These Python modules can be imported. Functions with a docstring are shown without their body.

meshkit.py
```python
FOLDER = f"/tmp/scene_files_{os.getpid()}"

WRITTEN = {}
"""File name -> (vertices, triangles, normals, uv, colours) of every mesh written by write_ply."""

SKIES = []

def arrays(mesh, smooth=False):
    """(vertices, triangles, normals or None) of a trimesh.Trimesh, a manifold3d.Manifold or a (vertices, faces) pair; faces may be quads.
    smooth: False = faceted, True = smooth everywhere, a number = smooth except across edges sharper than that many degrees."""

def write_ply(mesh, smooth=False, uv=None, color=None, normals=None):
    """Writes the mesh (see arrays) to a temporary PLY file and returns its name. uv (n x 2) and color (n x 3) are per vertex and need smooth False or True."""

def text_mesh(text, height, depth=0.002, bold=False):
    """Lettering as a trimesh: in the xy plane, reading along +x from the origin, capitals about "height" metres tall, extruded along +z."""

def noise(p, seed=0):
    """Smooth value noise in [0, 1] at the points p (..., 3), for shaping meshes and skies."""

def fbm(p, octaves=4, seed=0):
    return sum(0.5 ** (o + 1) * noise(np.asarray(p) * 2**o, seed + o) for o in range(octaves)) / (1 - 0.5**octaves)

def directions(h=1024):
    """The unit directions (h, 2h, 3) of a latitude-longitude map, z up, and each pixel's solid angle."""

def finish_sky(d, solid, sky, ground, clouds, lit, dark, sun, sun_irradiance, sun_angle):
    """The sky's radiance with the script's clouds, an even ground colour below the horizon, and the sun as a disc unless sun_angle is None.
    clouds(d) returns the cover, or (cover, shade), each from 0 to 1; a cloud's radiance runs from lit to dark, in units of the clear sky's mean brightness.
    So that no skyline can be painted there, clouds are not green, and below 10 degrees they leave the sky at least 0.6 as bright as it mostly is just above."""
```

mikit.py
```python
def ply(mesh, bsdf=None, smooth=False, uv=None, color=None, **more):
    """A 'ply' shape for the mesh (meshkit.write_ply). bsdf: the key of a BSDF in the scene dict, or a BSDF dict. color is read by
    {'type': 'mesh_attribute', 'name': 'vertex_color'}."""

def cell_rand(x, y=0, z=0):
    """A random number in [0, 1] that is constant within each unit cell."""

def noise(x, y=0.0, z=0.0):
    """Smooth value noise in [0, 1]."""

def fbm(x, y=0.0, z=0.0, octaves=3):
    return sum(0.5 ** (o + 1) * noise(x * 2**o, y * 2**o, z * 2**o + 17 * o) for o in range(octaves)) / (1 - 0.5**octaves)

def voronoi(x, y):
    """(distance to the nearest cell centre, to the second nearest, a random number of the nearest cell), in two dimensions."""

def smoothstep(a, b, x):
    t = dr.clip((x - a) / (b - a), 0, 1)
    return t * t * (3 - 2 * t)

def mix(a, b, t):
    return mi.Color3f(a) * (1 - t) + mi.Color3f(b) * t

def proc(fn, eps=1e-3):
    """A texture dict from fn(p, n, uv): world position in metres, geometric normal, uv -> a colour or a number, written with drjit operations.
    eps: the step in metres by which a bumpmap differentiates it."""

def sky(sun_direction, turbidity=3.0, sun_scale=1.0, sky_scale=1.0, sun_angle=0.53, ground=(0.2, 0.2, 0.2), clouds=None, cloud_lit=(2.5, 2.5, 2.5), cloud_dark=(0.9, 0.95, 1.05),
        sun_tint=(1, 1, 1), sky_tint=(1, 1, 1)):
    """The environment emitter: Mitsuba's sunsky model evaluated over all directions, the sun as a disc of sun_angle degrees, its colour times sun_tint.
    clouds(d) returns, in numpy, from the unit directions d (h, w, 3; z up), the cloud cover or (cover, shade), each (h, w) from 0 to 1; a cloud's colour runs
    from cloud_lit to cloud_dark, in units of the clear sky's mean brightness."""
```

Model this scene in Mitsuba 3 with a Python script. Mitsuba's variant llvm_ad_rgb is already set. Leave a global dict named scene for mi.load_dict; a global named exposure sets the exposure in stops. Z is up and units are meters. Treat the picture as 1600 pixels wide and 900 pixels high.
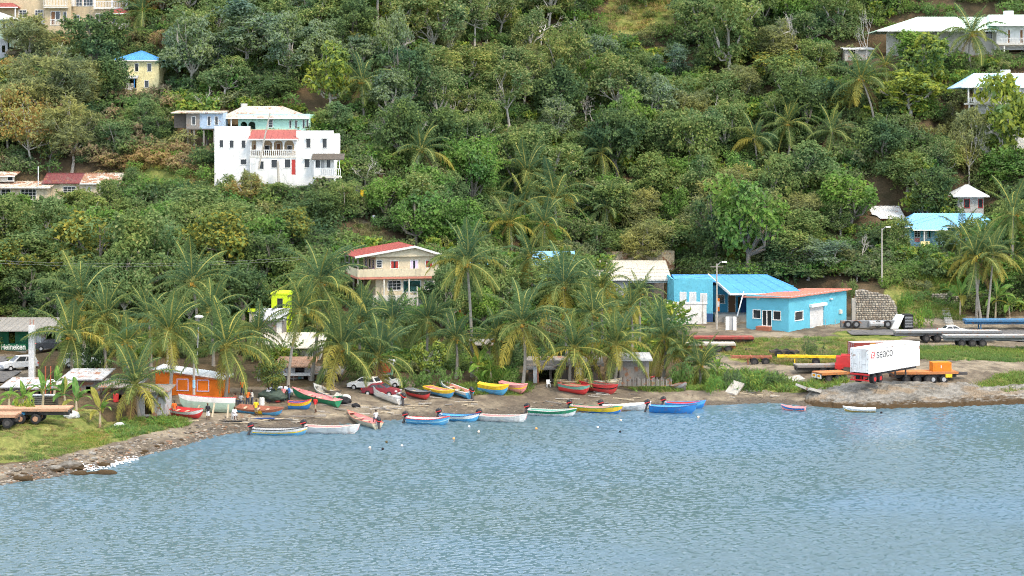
import math, numpy as np, trimesh, shapely, mitsuba as mi, drjit as dr, mikit, meshkit, manifold3d
from scipy.interpolate import griddata, RegularGridInterpolator
from scipy.ndimage import gaussian_filter
from shapely.geometry import Polygon, box as sbox

# ---------------------------------------------------------------- camera, light, exposure
# A cruise ship deck 30 m above the bay, long lens; image measurements below are in the photograph's 1600 x 900 pixels.
F, EYE, YH = 3000.0, 30.0, 225.0           # focal length in pixels, eye height in metres, row of the horizon
T = mi.ScalarTransform4f
scene, labels = {}, {}
scene['camera'] = {'type': 'perspective', 'fov_axis': 'x', 'fov': 2 * math.degrees(math.atan(800 / F)), 'principal_point_offset_y': 0.25,
                   'near_clip': 1.0, 'far_clip': 3000.0, 'to_world': T().look_at(origin=[0, 0, EYE], target=[0, 1, EYE], up=[0, 0, 1])}
exposure = 3.5

def cloud_cover(d):
    q = d / np.maximum(d[..., 2:3], 0.06)
    n = meshkit.fbm(np.stack([q[..., 0] * .55 + 3.1, q[..., 1] * .55, 0 * q[..., 0]], -1), 5, seed=4)
    cover = np.clip((n - .27) / .26, 0, 1) * .55 + .34
    shade = np.clip((meshkit.fbm(np.stack([q[..., 0] * .9, q[..., 1] * .9 + 7, 0 * q[..., 0]], -1), 4, seed=9) - .35) / .4, 0, 1)
    return cover, shade * .7
scene['sky'] = mikit.sky([0.42, -0.52, 0.80], turbidity=3, sun_scale=0.19, sun_angle=12, clouds=cloud_cover, cloud_lit=(2.2, 2.3, 2.44), cloud_dark=(1.38, 1.5, 1.68), ground=(.1, .13, .14))

# ---------------------------------------------------------------- materials
# Paints: one BSDF per finish; a mesh's uv holds (number in this list, wear 0..1). Reflectance, linear.
PAINT = dict(white=(.72, .72, .70), offwhite=(.58, .56, .50), cream=(.60, .53, .38), beige=(.52, .42, .27), palegreen=(.50, .64, .50), yellow_wall=(.74, .66, .36), mint=(.42, .68, .58),
    greyblue=(.36, .46, .58), woodgrey=(.23, .21, .19), wooddark=(.10, .085, .07), woodwarm=(.34, .24, .15), plank=(.48, .40, .28), redroof=(.30, .085, .072), rustroof=(.42, .24, .15), darkredroof=(.16, .05, .05),
    tin=(.38, .39, .40), tinlight=(.58, .59, .59), tinwarm=(.47, .44, .37), fadedgreen=(.34, .46, .38), blueroof=(.075, .27, .60), skyroof=(.20, .44, .72), dullblue=(.07, .18, .32), greenwhite=(.56, .70, .57), lightblueroof=(.46, .66, .84),
    bluewall=(.08, .36, .52), bluewall2=(.12, .43, .56), darkblue=(.035, .09, .22), teal=(.10, .32, .32), lime=(.60, .78, .03), orange=(.80, .19, .02), lilac=(.66, .56, .74), barred=(.40, .05, .045),
    bargreen=(.015, .12, .06), concrete=(.40, .38, .34), darkconcrete=(.22, .21, .19), stone=(.27, .24, .20), stonelight=(.42, .38, .31), mortar=(.33, .28, .22), black=(.018, .018, .02), rubber=(.022, .022, .024), interior=(.03, .03, .032),
    chassis=(.07, .065, .065), greysteel=(.20, .21, .22), redpaint=(.46, .03, .03), boatred=(.58, .05, .05), boatpink=(.72, .28, .27), boatyellow=(.82, .54, .03), boatblue=(.03, .20, .52), boatsky=(.09, .36, .62),
    navy=(.03, .07, .22), boatgreen=(.03, .24, .12), seagreen=(.16, .38, .31), lightaqua=(.42, .66, .66), mustard=(.36, .26, .07), brick=(.34, .13, .08), rebar=(.35, .10, .05), cyanpale=(.34, .60, .70),
    skin=(.09, .045, .03), shirtwhite=(.75, .75, .75), shirtorange=(.80, .16, .03), shirtyellow=(.82, .55, .03), shirtred=(.62, .04, .04), shirtblack=(.03, .03, .035), shirtblue=(.06, .16, .38), trousers=(.06, .07, .10), khaki=(.30, .24, .15), hair=(.012, .010, .010),
    carsilver=(.50, .52, .54), carred=(.20, .015, .025), deckorange=(.46, .18, .065), genorange=(.62, .20, .02), contred=(.26, .055, .045), deckgrey=(.36, .35, .33), chrome=(.5, .5, .5), amber=(.8, .35, .02), lampred=(.6, .03, .03), logored=(.75, .06, .07), logogrey=(.05, .05, .055),
    earth=(.22, .13, .08), buoy=(.78, .62, .48), buoyorange=(.78, .36, .12), cloth=(.55, .6, .7), net=(.07, .10, .08), bark=(.20, .18, .155), palebark=(.42, .39, .34), palmbark=(.30, .275, .24), bareb=(.50, .47, .43), coconut=(.45, .27, .05),
    foam=(.8, .82, .82), rope=(.42, .36, .26), terracotta=(.55, .22, .16), shutterred=(.45, .09, .09), doorbrown=(.24, .12, .06), bluetank=(.05, .18, .45), gaswhite=(.8, .8, .78), weed=(.10, .085, .04), chalk=(.6, .58, .54))
PI = {k: i for i, k in enumerate(PAINT)}
PV = np.array(list(PAINT.values()))
PR, PG, PB = (mi.Float(np.ascontiguousarray(PV[:, i])) for i in range(3))

def paint_fn(p, n, uv):
    i = mi.UInt32(uv.x)
    c = mi.Color3f(dr.gather(mi.Float, PR, i), dr.gather(mi.Float, PG, i), dr.gather(mi.Float, PB, i))
    big, fine = mikit.fbm(p.x * .7, p.y * .7, p.z * .7), mikit.noise(p.x * 7, p.y * 7, p.z * 7)
    c = c * (.84 + .22 * big + .12 * fine)
    streak = mikit.fbm(p.x * 3.2 + p.y * 1.3, p.y * 1.1, p.z * .5)           # dirt runs
    dirt = mikit.smoothstep(.50, .75, streak) * mikit.smoothstep(.05, .8, uv.y) * .5
    c = mikit.mix(c, mi.Color3f(.17, .15, .12), dirt)
    rust = mikit.smoothstep(1.12 - uv.y * .6, 1.2 - uv.y * .6, mikit.fbm(p.x * 1.4, p.y * 1.4, p.z * 1.4 + 5) + .28 * fine) * mikit.smoothstep(.4, .55, uv.y)
    return mikit.mix(c, mi.Color3f(.27, .12, .06), rust * .85)
PAINT_TEX = mikit.proc(paint_fn)
scene['matte'] = {'type': 'twosided', 'bsdf': {'type': 'principled', 'base_color': PAINT_TEX, 'roughness': .75, 'specular': .25}}
scene['gloss'] = {'type': 'twosided', 'bsdf': {'type': 'principled', 'base_color': PAINT_TEX, 'roughness': .32, 'specular': .5}}
scene['glass'] = {'type': 'twosided', 'bsdf': {'type': 'principled', 'base_color': {'type': 'rgb', 'value': [.03, .035, .04]}, 'roughness': .08, 'specular': .6}}

# Foliage: uv holds (number in this list, a random number per leaf that runs between the two colours).
LEAF = dict(dark=((0.073, 0.135, 0.060), (.165, .240, .100)), mid=((0.104, 0.185, 0.065), (.275, .365, .130)), pale=((0.176, 0.254, 0.156), (.31, .38, .23)), olive=((0.254, 0.293, 0.104), (.46, .475, .20)),
    lime=((0.169, 0.273, 0.052), (.46, .49, .10)), bright=((0.111, 0.247, 0.057), (.235, .385, .095)), autumn=((0.220, 0.165, 0.070), (.42, .28, .10)), gold=((0.143, 0.215, 0.055), (.46, .39, .08)), dry=((0.240, 0.180, 0.100), (.46, .35, .21)),
    palm=((0.062, 0.122, 0.055), (.150, .228, .092)), palmmid=((0.101, 0.156, 0.052), (.215, .272, .088)), palmyellow=((0.200, 0.200, 0.045), (.44, .39, .09)), rib=((0.360, 0.370, 0.110), (.56, .53, .17)), palmbrown=((0.160, 0.110, 0.060), (.32, .22, .11)),
    banana=((0.090, 0.200, 0.042), (.23, .38, .09)), grass=((0.130, 0.200, 0.048), (.30, .36, .10)), drygrass=((0.280, 0.250, 0.100), (.46, .41, .18)), redflower=((0.400, 0.060, 0.030), (.55, .12, .05)), dull=((0.137, 0.169, 0.085), (.25, .275, .14)))
LI = {k: i for i, k in enumerate(LEAF)}
LV = np.array([a + b for a, b in LEAF.values()])
LF = [mi.Float(np.ascontiguousarray(LV[:, i])) for i in range(6)]

def leaf_fn(p, n, uv):
    i = mi.UInt32(uv.x)
    a, b = (mi.Color3f(*[dr.gather(mi.Float, LF[k + o], i) for k in range(3)]) for o in (0, 3))
    h = mikit.noise(p.x * .22, p.y * .22, p.z * .22)                       # some crowns are yellower, some bluer
    c = mikit.mix(a, b, uv.y)
    return c * mi.Color3f(.68 + .66 * h, .82 + .36 * h, 1.1 - .2 * h)
scene['leaf'] = {'type': 'principledthin', 'base_color': mikit.proc(leaf_fn), 'roughness': .5, 'diff_trans': .8, 'eta': 1.4, 'spec_trans': 0.0}

# Ground: uv holds (how sandy, how grassy) of the place.
def ground_fn(p, n, uv):
    big, mid, fine = mikit.fbm(p.x * .16, p.y * .16, 3), mikit.fbm(p.x * .9, p.y * .9, p.z * .9), mikit.noise(p.x * 6, p.y * 6, p.z * 6)
    peb = mikit.noise(p.x * 3.1, p.y * 3.1, 9)
    sand = mikit.mix(mi.Color3f(.135, .112, .086), mi.Color3f(.29, .245, .18), mikit.smoothstep(.3, .7, .55 * big + .45 * mid)) * (.68 + .4 * fine + .24 * peb)
    soil = mikit.mix(mi.Color3f(.055, .052, .030), mi.Color3f(.150, .105, .066), mid) * (.7 + .6 * fine)
    turf = mikit.mix(mi.Color3f(.095, .135, .035), mi.Color3f(.26, .25, .085), mikit.smoothstep(.32, .68, .5 * big + .5 * mid)) * (.7 + .6 * fine)
    wet = mikit.smoothstep(.55, .25, p.z + .5 * (mid - .5))                  # wet sand and weed at the water's edge
    sand = mikit.mix(sand, mi.Color3f(.115, .098, .078) * (.6 + .8 * fine), wet)
    c = mikit.mix(soil, sand, mikit.smoothstep(.35, .65, uv.x + .5 * (mid - .5)))
    return mikit.mix(c, turf, mikit.smoothstep(.38, .62, uv.y + .7 * (mid - .5)))
scene['land'] = {'type': 'twosided', 'bsdf': {'type': 'diffuse', 'reflectance': mikit.proc(ground_fn)}}

def rock_fn(p, n, uv):
    a, b, c = mikit.fbm(p.x * .5, p.y * .5, p.z * 1.3), mikit.fbm(p.x * 2.2, p.y * 2.2, p.z * 5, 4), mikit.noise(p.x * 9, p.y * 9, p.z * 9)
    col = mikit.mix(mi.Color3f(.14, .13, .112), mi.Color3f(.29, .275, .245), mikit.smoothstep(.3, .7, .5 * a + .5 * b)) * (.72 + .5 * c)
    tan = mikit.smoothstep(.5, .66, mikit.fbm(p.x * .35 + 9, p.y * .35, p.z * 1.1)) 
    col = mikit.mix(col, mi.Color3f(.25, .18, .11) * (.7 + .5 * c), tan * .6)
    return mikit.mix(col, mi.Color3f(.075, .052, .03), mikit.smoothstep(.75, .35, p.z + .6 * (b - .5)))   # weed and wet at the tide line
scene['rock'] = {'type': 'twosided', 'bsdf': {'type': 'diffuse', 'reflectance': mikit.proc(rock_fn)}}

def water_fn(p, n, uv):
    w = mikit.fbm(p.x * .05, p.y * .05, 2)
    return mikit.mix(mi.Color3f(.078, .130, .150), mi.Color3f(.082, .150, .205), mikit.smoothstep(.3, .7, w))
scene['sea'] = {'type': 'principled', 'base_color': mikit.proc(water_fn), 'roughness': .06, 'eta': 1.34}
def road_fn(p, n, uv):
    a, c = mikit.fbm(p.x * .5, p.y * .5, 1), mikit.noise(p.x * 5, p.y * 5, 2)
    return mikit.mix(mi.Color3f(.10, .10, .105), mi.Color3f(.20, .19, .175), a) * (.8 + .4 * c)
scene['asphalt'] = {'type': 'twosided', 'bsdf': {'type': 'diffuse', 'reflectance': mikit.proc(road_fn)}}

# ---------------------------------------------------------------- helpers
used = {}
def uniq(key):
    n = used.get(key, -1) + 1
    used[key] = n
    return key if n == 0 else uniq_num(key, n)
def uniq_num(key, n):
    return f'{key}_{n:03d}'

class MB:
    """Collects boxes, beams and tubes into one mesh."""
    def __init__(s): s.v, s.f, s.c, s.n = [], [], [], 0
    def add(s, v, f, c=None):
        v, f = np.asarray(v, float), np.asarray(f, int)
        if f.shape[1] == 4: f = np.vstack([f[:, [0, 1, 2]], f[:, [0, 2, 3]]])
        s.v.append(v); s.f.append(f + s.n); s.n += len(v)
        s.c.append(np.tile([-1, -1], (len(v), 1)) if c is None else np.broadcast_to(np.asarray(c, float), (len(v), 2)))
        return s
    def mesh(s, m): return s.add(m.vertices, m.faces)
    def box(s, x0, x1, y0, y1, z0, z1, c=None):
        v = [[x, y, z] for x in (x0, x1) for y in (y0, y1) for z in (z0, z1)]
        return s.add(v, [[0, 1, 3, 2], [4, 6, 7, 5], [0, 4, 5, 1], [2, 3, 7, 6], [0, 2, 6, 4], [1, 5, 7, 3]], c)
    def beam(s, p, q, w, h=None, up=(0, 0, 1), c=None):
        p, q = np.asarray(p, float), np.asarray(q, float); h = h or w
        d = (q - p) / (np.linalg.norm(q - p) + 1e-9)
        a = np.cross(d, up)
        if np.linalg.norm(a) < 1e-3: a = np.cross(d, [1, 0, 0])
        a /= np.linalg.norm(a); b = np.cross(a, d)
        v = [e + a * i * w / 2 + b * j * h / 2 for e in (p, q) for i in (-1, 1) for j in (-1, 1)]
        return s.add(v, [[0, 1, 3, 2], [4, 6, 7, 5], [0, 4, 5, 1], [2, 3, 7, 6], [0, 2, 6, 4], [1, 5, 7, 3]], c)
    def tube(s, pts, rad, n=7, cap=True, c=None):
        pts = np.asarray(pts, float); rad = np.broadcast_to(np.asarray(rad, float), (len(pts),))
        d = np.gradient(pts, axis=0); d /= np.linalg.norm(d, axis=1, keepdims=True) + 1e-9
        ref = np.where(np.abs(d[:, 2:3]) > .9, [[1, 0, 0]], [[0, 0, 1]])
        a = np.cross(d, ref); a /= np.linalg.norm(a, axis=1, keepdims=True); b = np.cross(d, a)
        for k in range(1, len(pts)):       # keep the frame from flipping
            a[k] = a[k - 1] - d[k] * (a[k - 1] @ d[k]); a[k] /= np.linalg.norm(a[k]); b[k] = np.cross(d[k], a[k])
        t = np.arange(n) * 2 * np.pi / n
        v = pts[:, None] + rad[:, None, None] * (np.cos(t)[None, :, None] * a[:, None] + np.sin(t)[None, :, None] * b[:, None])
        i, j = np.meshgrid(np.arange(len(pts) - 1), np.arange(n), indexing='ij')
        i, j, k = i.ravel(), j.ravel(), (j.ravel() + 1) % n
        f = np.stack([i * n + j, i * n + k, (i + 1) * n + k, (i + 1) * n + j], 1)
        s.add(v.reshape(-1, 3), f, c)
        if cap:
            for e, o in ((0, 0), (len(pts) - 1, 1)):
                fan = [[0, m + 1, m] if not o else [0, m, m + 1] for m in range(1, n - 1)]
                s.add(v[e], fan, c)
        return s
    def disc(s, c0, axis, r, w, n=14):
        """A wheel: cylinder about axis through c0, width w."""
        c0, ax = np.asarray(c0, float), np.asarray(axis, float); ax = ax / np.linalg.norm(ax)
        return s.tube([c0 - ax * w / 2, c0 - ax * w * .42, c0 + ax * w * .42, c0 + ax * w / 2], [r * .93, r, r, r * .93], n)
    def extrude(s, poly, h, M=None):
        for g in getattr(poly, 'geoms', [poly]):
            m = trimesh.creation.extrude_polygon(g, h, engine='earcut')
            v = np.array(m.vertices)
            if M is not None: v = v @ np.asarray(M)[:3, :3].T + np.asarray(M)[:3, 3]
            s.add(v, m.faces)
        return s
    def arrays(s): return np.vstack(s.v), np.vstack(s.f), np.vstack(s.c)

def emit(key, mb, mat, wear=.25, bsdf='matte', M=None, smooth=False, kind=None, table=PI, smart=None):
    """Adds one shape entry; mat is a name in PAINT (or LEAF with table=LI)."""
    if isinstance(mb, MB): v, f, c = mb.arrays()
    else: v, f = np.array(mb.vertices), np.array(mb.faces); c = np.full((len(v), 2), -1.0)
    if M is not None:
        v = v @ M[:3, :3].T + M[:3, 3]
        if np.linalg.det(M[:3, :3]) < 0: f = f[:, ::-1]
    m = trimesh.Trimesh(v, f, process=False)
    if isinstance(smooth, (int, float)) and not isinstance(smooth, bool):
        m.merge_vertices(); m = trimesh.graph.smooth_shade(m, angle=np.radians(smooth), facet_minarea=None); c = np.full((len(m.vertices), 2), -1.0); smooth = True
    uv = np.where(c < 0, [[table[mat] + .5, wear]], c) if mat else c
    scene[key] = mikit.ply(m, bsdf, smooth, uv=uv)
    return key

def tag(key, label=None, cat=None, group=None, kind=None):
    d = {k: v for k, v in dict(label=label, category=cat, group=group, kind=kind).items() if v}
    labels[key] = {**labels.get(key, {}), **d}

def frame(loc=(0, 0, 0), rz=0, pitch=0, roll=0, s=1):
    """Local to world: x along, y across, z up; rz, pitch (nose up) and roll in degrees."""
    M = trimesh.transformations.euler_matrix(math.radians(roll), -math.radians(pitch), math.radians(rz), 'sxyz')
    M[:3, :3] *= s
    M[:3, 3] = loc
    return M

class Thing:
    def __init__(s, name, label, cat, M=None, group=None):
        s.key, s.M = uniq(name), np.eye(4) if M is None else M
        tag(s.key, label, cat, group)
    def part(s, name, mb, mat, wear=.25, bsdf='matte', smooth=False, parent=None, label=None, table=PI, kind=None):
        k = uniq((parent or s.key) + '__' + name)
        emit(k, mb, mat, wear, bsdf, s.M, smooth, table=table)
        if label or kind: tag(k, label, kind=kind)
        return k
def single(name, label, cat, mb, mat, wear=.25, bsdf='matte', smooth=False, M=None, group=None, table=PI):
    k = uniq(name)
    emit(k, mb, mat, wear, bsdf, M, smooth, table=table)
    tag(k, label, cat, group)
    return k

def at(px, py, Y):
    """The point at distance Y that the photograph shows at this pixel."""
    return np.array([(px - 800) * Y / F, Y, EYE - (py - YH) * Y / F])
def pix(p): return 800 + F * p[0] / p[1], YH + F * (EYE - p[2]) / p[1]

# ---------------------------------------------------------------- terrain
SHORE = [(-500, 860), (-200, 800), (-60, 768), (0, 757), (100, 745), (170, 726), (226, 712), (280, 698), (320, 684), (390, 672), (480, 667), (560, 662), (640, 652), (750, 650), (840, 646), (900, 645), (1000, 640), (1060, 634),
         (1150, 630), (1232, 627), (1360, 636), (1480, 633), (1600, 627), (1800, 620), (2100, 612)]
pts = []
for px, py in SHORE:
    p = at(px, py, F * EYE / (py - YH))
    pts += [p, p + [0, -9, -1.2], p + [0, -30, -4], p + [0, 6, .75 if px > 250 else .9]]
# (pixel, pixel, height) on the low ground
for px, py, z in [(-300, 740, 2.4), (-60, 705, 2.2), (0, 692, 2.2), (80, 668, 2.3), (150, 652, 2.2), (200, 662, 1.6), (30, 655, 2.5), (90, 640, 2.7), (30, 585, 3), (45, 552, 3.5), (-150, 585, 3), (150, 620, 2.5), (240, 650, 1.6), (300, 624, 2.0), (320, 652, 1.15),
                  (400, 648, 1.0), (440, 602, 2.3), (500, 630, 1.5), (600, 634, 1.2), (600, 604, 2.0), (700, 622, 1.4), (760, 615, 1.5), (800, 600, 2.0), (880, 602, 1.9), (960, 602, 1.8), (950, 622, 1.2), (1060, 604, 1.7), (1150, 605, 1.4), (1150, 562, 2.2), (1250, 606, 1.5), (1260, 580, 2.1),
                  (1180, 545, 2.9), (1180, 532, 3.4), (1330, 598, 2.2), (1400, 598, 2.3), (1500, 575, 2.4), (1600, 590, 2.0), (1800, 585, 2), (1500, 540, 2.8), (1450, 522, 3.1), (1600, 522, 3.1), (1800, 520, 3.1), (1250, 516, 3.4), (1110, 506, 3.5), (1370, 499, 3.5), (1500, 503, 3.4), (1600, 500, 3.5), (1800, 500, 3.5),
                  (1000, 540, 2.8), (900, 540, 3.0), (700, 545, 3.2), (560, 560, 3.2), (1080, 540, 3.0)]:
    pts.append(at(px, py, F * (EYE - z) / (py - YH)))
# (pixel, pixel, distance) on the slopes
for q in [(-300, 500, 252), (-300, 400, 278), (-300, 220, 318), (-300, 50, 355), (-300, -60, 380), (0, 500, 254), (0, 400, 276), (0, 330, 290), (0, 220, 312), (0, 100, 335), (0, -50, 368), (100, 530, 248), (100, 470, 264), (120, 400, 278), (120, 322, 292), (200, 250, 305), (200, 152, 324), (100, 52, 348), (290, 226, 305), (250, 390, 279), (250, 470, 264), (260, 310, 292),
          (440, 515, 250), (420, 450, 264), (420, 400, 274), (420, 330, 285), (430, 284, 292), (500, 295, 291), (420, 212, 309), (400, 120, 330), (400, 0, 352), (400, -60, 364), (620, 475, 262), (600, 378, 280), (560, 312, 292), (600, 250, 306), (600, 150, 327), (600, 50, 348), (600, -40, 368),
          (800, 470, 276), (830, 390, 300), (800, 300, 325), (800, 200, 348), (800, 100, 370), (800, 0, 393), (800, -80, 412), (1000, 470, 300), (1020, 440, 308), (1000, 350, 330), (1000, 250, 350), (1000, 100, 378), (1000, 0, 398), (1000, -60, 412), (1200, 470, 297), (1200, 425, 309), (1200, 330, 328), (1200, 230, 348), (1200, 100, 372), (1200, 0, 392), (1200, -60, 405),
          (1370, 455, 293), (1420, 430, 300), (1460, 390, 311), (1560, 335, 328), (1550, 238, 336), (1400, 300, 325), (1400, 200, 344), (1400, 100, 364), (1550, 76, 364), (1550, -40, 388), (1550, 440, 303), (1480, 478, 296), (1800, 440, 303), (1800, 240, 336), (1800, 76, 364), (1800, -40, 388)]:
    pts.append(at(*q))
pts = np.array(pts)
far = [[x, 425 + 12 * math.sin(x * .03), 76 + 4 * math.sin(x * .05)] for x in range(-200, 201, 25)] + [[x, 520, 84] for x in range(-200, 201, 25)] + [[x, 100, -6] for x in range(-200, 201, 50)]
far += [[sx, y, z] for sx in (-200, 200) for y, z in ((180, 1), (215, 2.2), (250, 4), (290, 17), (330, 34), (370, 56))]
allp = np.vstack([pts, far])
GX, GY = np.arange(-170, 170.1, 1.0), np.arange(105, 505.1, .8)
gx, gy = np.meshgrid(GX, GY, indexing='ij')
gz = griddata(allp[:, :2], allp[:, 2], (gx, gy), 'linear')
gn = griddata(allp[:, :2], allp[:, 2], (gx, gy), 'nearest')
gz = gaussian_filter(np.where(np.isnan(gz), gn, gz), 1.5)
hill = np.clip((gz - 5) / 6, 0, 1)
gz = gz + hill * (meshkit.fbm(np.stack([gx * .11, gy * .11, 0 * gx], -1), 3, 2) - .5) * 3.0 + np.clip(gz / 2, 0, 1) * (meshkit.fbm(np.stack([gx * .3, gy * .3, 0 * gx], -1), 3, 5) - .5) * .35
def pad(px0, px1, Y0, Y1, z, soft=2.5):
    """Levels the ground for a building."""
    global gz
    x0, x1 = (px0 - 800) * Y0 / F, (px1 - 800) * Y0 / F
    d = np.maximum(np.maximum(np.maximum(x0 - gx, gx - x1), np.maximum(Y0 - gy, gy - Y1)), 0)
    w = np.clip(1 - d / soft, 0, 1); w = w * w * (3 - 2 * w)
    gz = gz * (1 - w) + np.minimum(gz, z) * w if False else gz * (1 - w) + z * w
for a in [(-80, 210, 349, 364, 49.3), (-60, 22, 333, 343, 43.5), (186, 250, 325, 334, 37.6), (272, 350, 305, 312, 29.6), (345, 484, 308, 316, 31.2), (336, 522, 291.5, 303, 23.6), (66, 188, 295, 303, 20.6), (-60, 74, 292, 300, 20.2), (552, 690, 259, 272, 8.2),
          (940, 1060, 298, 311, 4.2), (1050, 1330, 273, 300, 3.45), (1334, 1402, 285, 290.5, 3.45), (1410, 1556, 312, 320, 13.2), (1488, 1540, 322, 328, 16.5), (1500, 1640, 337, 348, 28.2), (1372, 1640, 363, 376, 46.8), (1316, 1364, 366, 370, 46.0), (1366, 1412, 322, 327, 14.5), (420, 456, 249, 256, 5.5), (395, 445, 240, 247, 4.2)]:
    pad(*a)
gz = gaussian_filter(gz, .6)
# the eroded step below the grass on the left
_probe = RegularGridInterpolator((GX, GY), gz, bounds_error=False, fill_value=None)
def _low(px, py):
    Ys = np.arange(150, 300, .2); hit = np.nonzero(EYE - (py - YH) * Ys / F <= _probe(np.stack([(px - 800) * Ys / F, Ys], 1)))[0][0]
    return (px - 800) * Ys[hit] / F, Ys[hit]
LIP = Polygon([_low(*p) for p in [(-200, 735), (-60, 706), (0, 691), (28, 688), (36, 676), (76, 668), (84, 672), (126, 662), (152, 652), (176, 640)]] + [(-26, 215), (-26, 300), (-170, 300), (-170, 200)]).buffer(0)
off = ~shapely.contains_xy(LIP, gx, gy) & (gx < -24) & (gy < 214)
gz = np.where(off & (gz > .9), .9 + (gz - .9) * .3, gz)
ground_z = RegularGridInterpolator((GX, GY), gz, bounds_error=False, fill_value=None)
def gzat(x, y): return float(ground_z([[x, y]])[0])
_Y = np.arange(150, 480, .2)
def on(px, py, y0=150):
    """The point of the ground that the photograph shows at this pixel."""
    zr = EYE - (py - YH) * _Y / F
    zg = ground_z(np.stack([(px - 800) * _Y / F, _Y], 1))
    hit = np.nonzero((zr <= zg) & (_Y >= y0))[0]
    Y = _Y[hit[0]] if len(hit) else 430.0
    return np.array([(px - 800) * Y / F, Y, gzat((px - 800) * Y / F, Y)])
def region(*pp): return Polygon([on(*p)[:2] for p in pp]).buffer(0)

ZONE_SAND = [region((-60, 775), (-60, 730), (60, 722), (180, 690), (300, 660), (262, 640), (262, 620), (380, 604), (470, 606), (560, 592), (640, 596), (740, 612), (860, 600), (960, 606), (1050, 608), (1150, 612), (1240, 622), (1240, 640), (1000, 655), (700, 670), (520, 690), (330, 700), (170, 745), (60, 765)),
             region((1150, 576), (1190, 566), (1310, 566), (1330, 600), (1245, 606), (1210, 585)), region((1420, 590), (1420, 556), (1660, 562), (1660, 585), (1560, 602), (1480, 602)), region((1140, 522), (1130, 508), (1240, 514), (1330, 505), (1330, 515), (1250, 524)),
             region((-80, 600), (-80, 553), (30, 553), (60, 600)), region((550, 342), (562, 340), (605, 372), (612, 382), (595, 380)), region((1425, 462), (1440, 425), (1480, 430), (1475, 462))]
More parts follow.
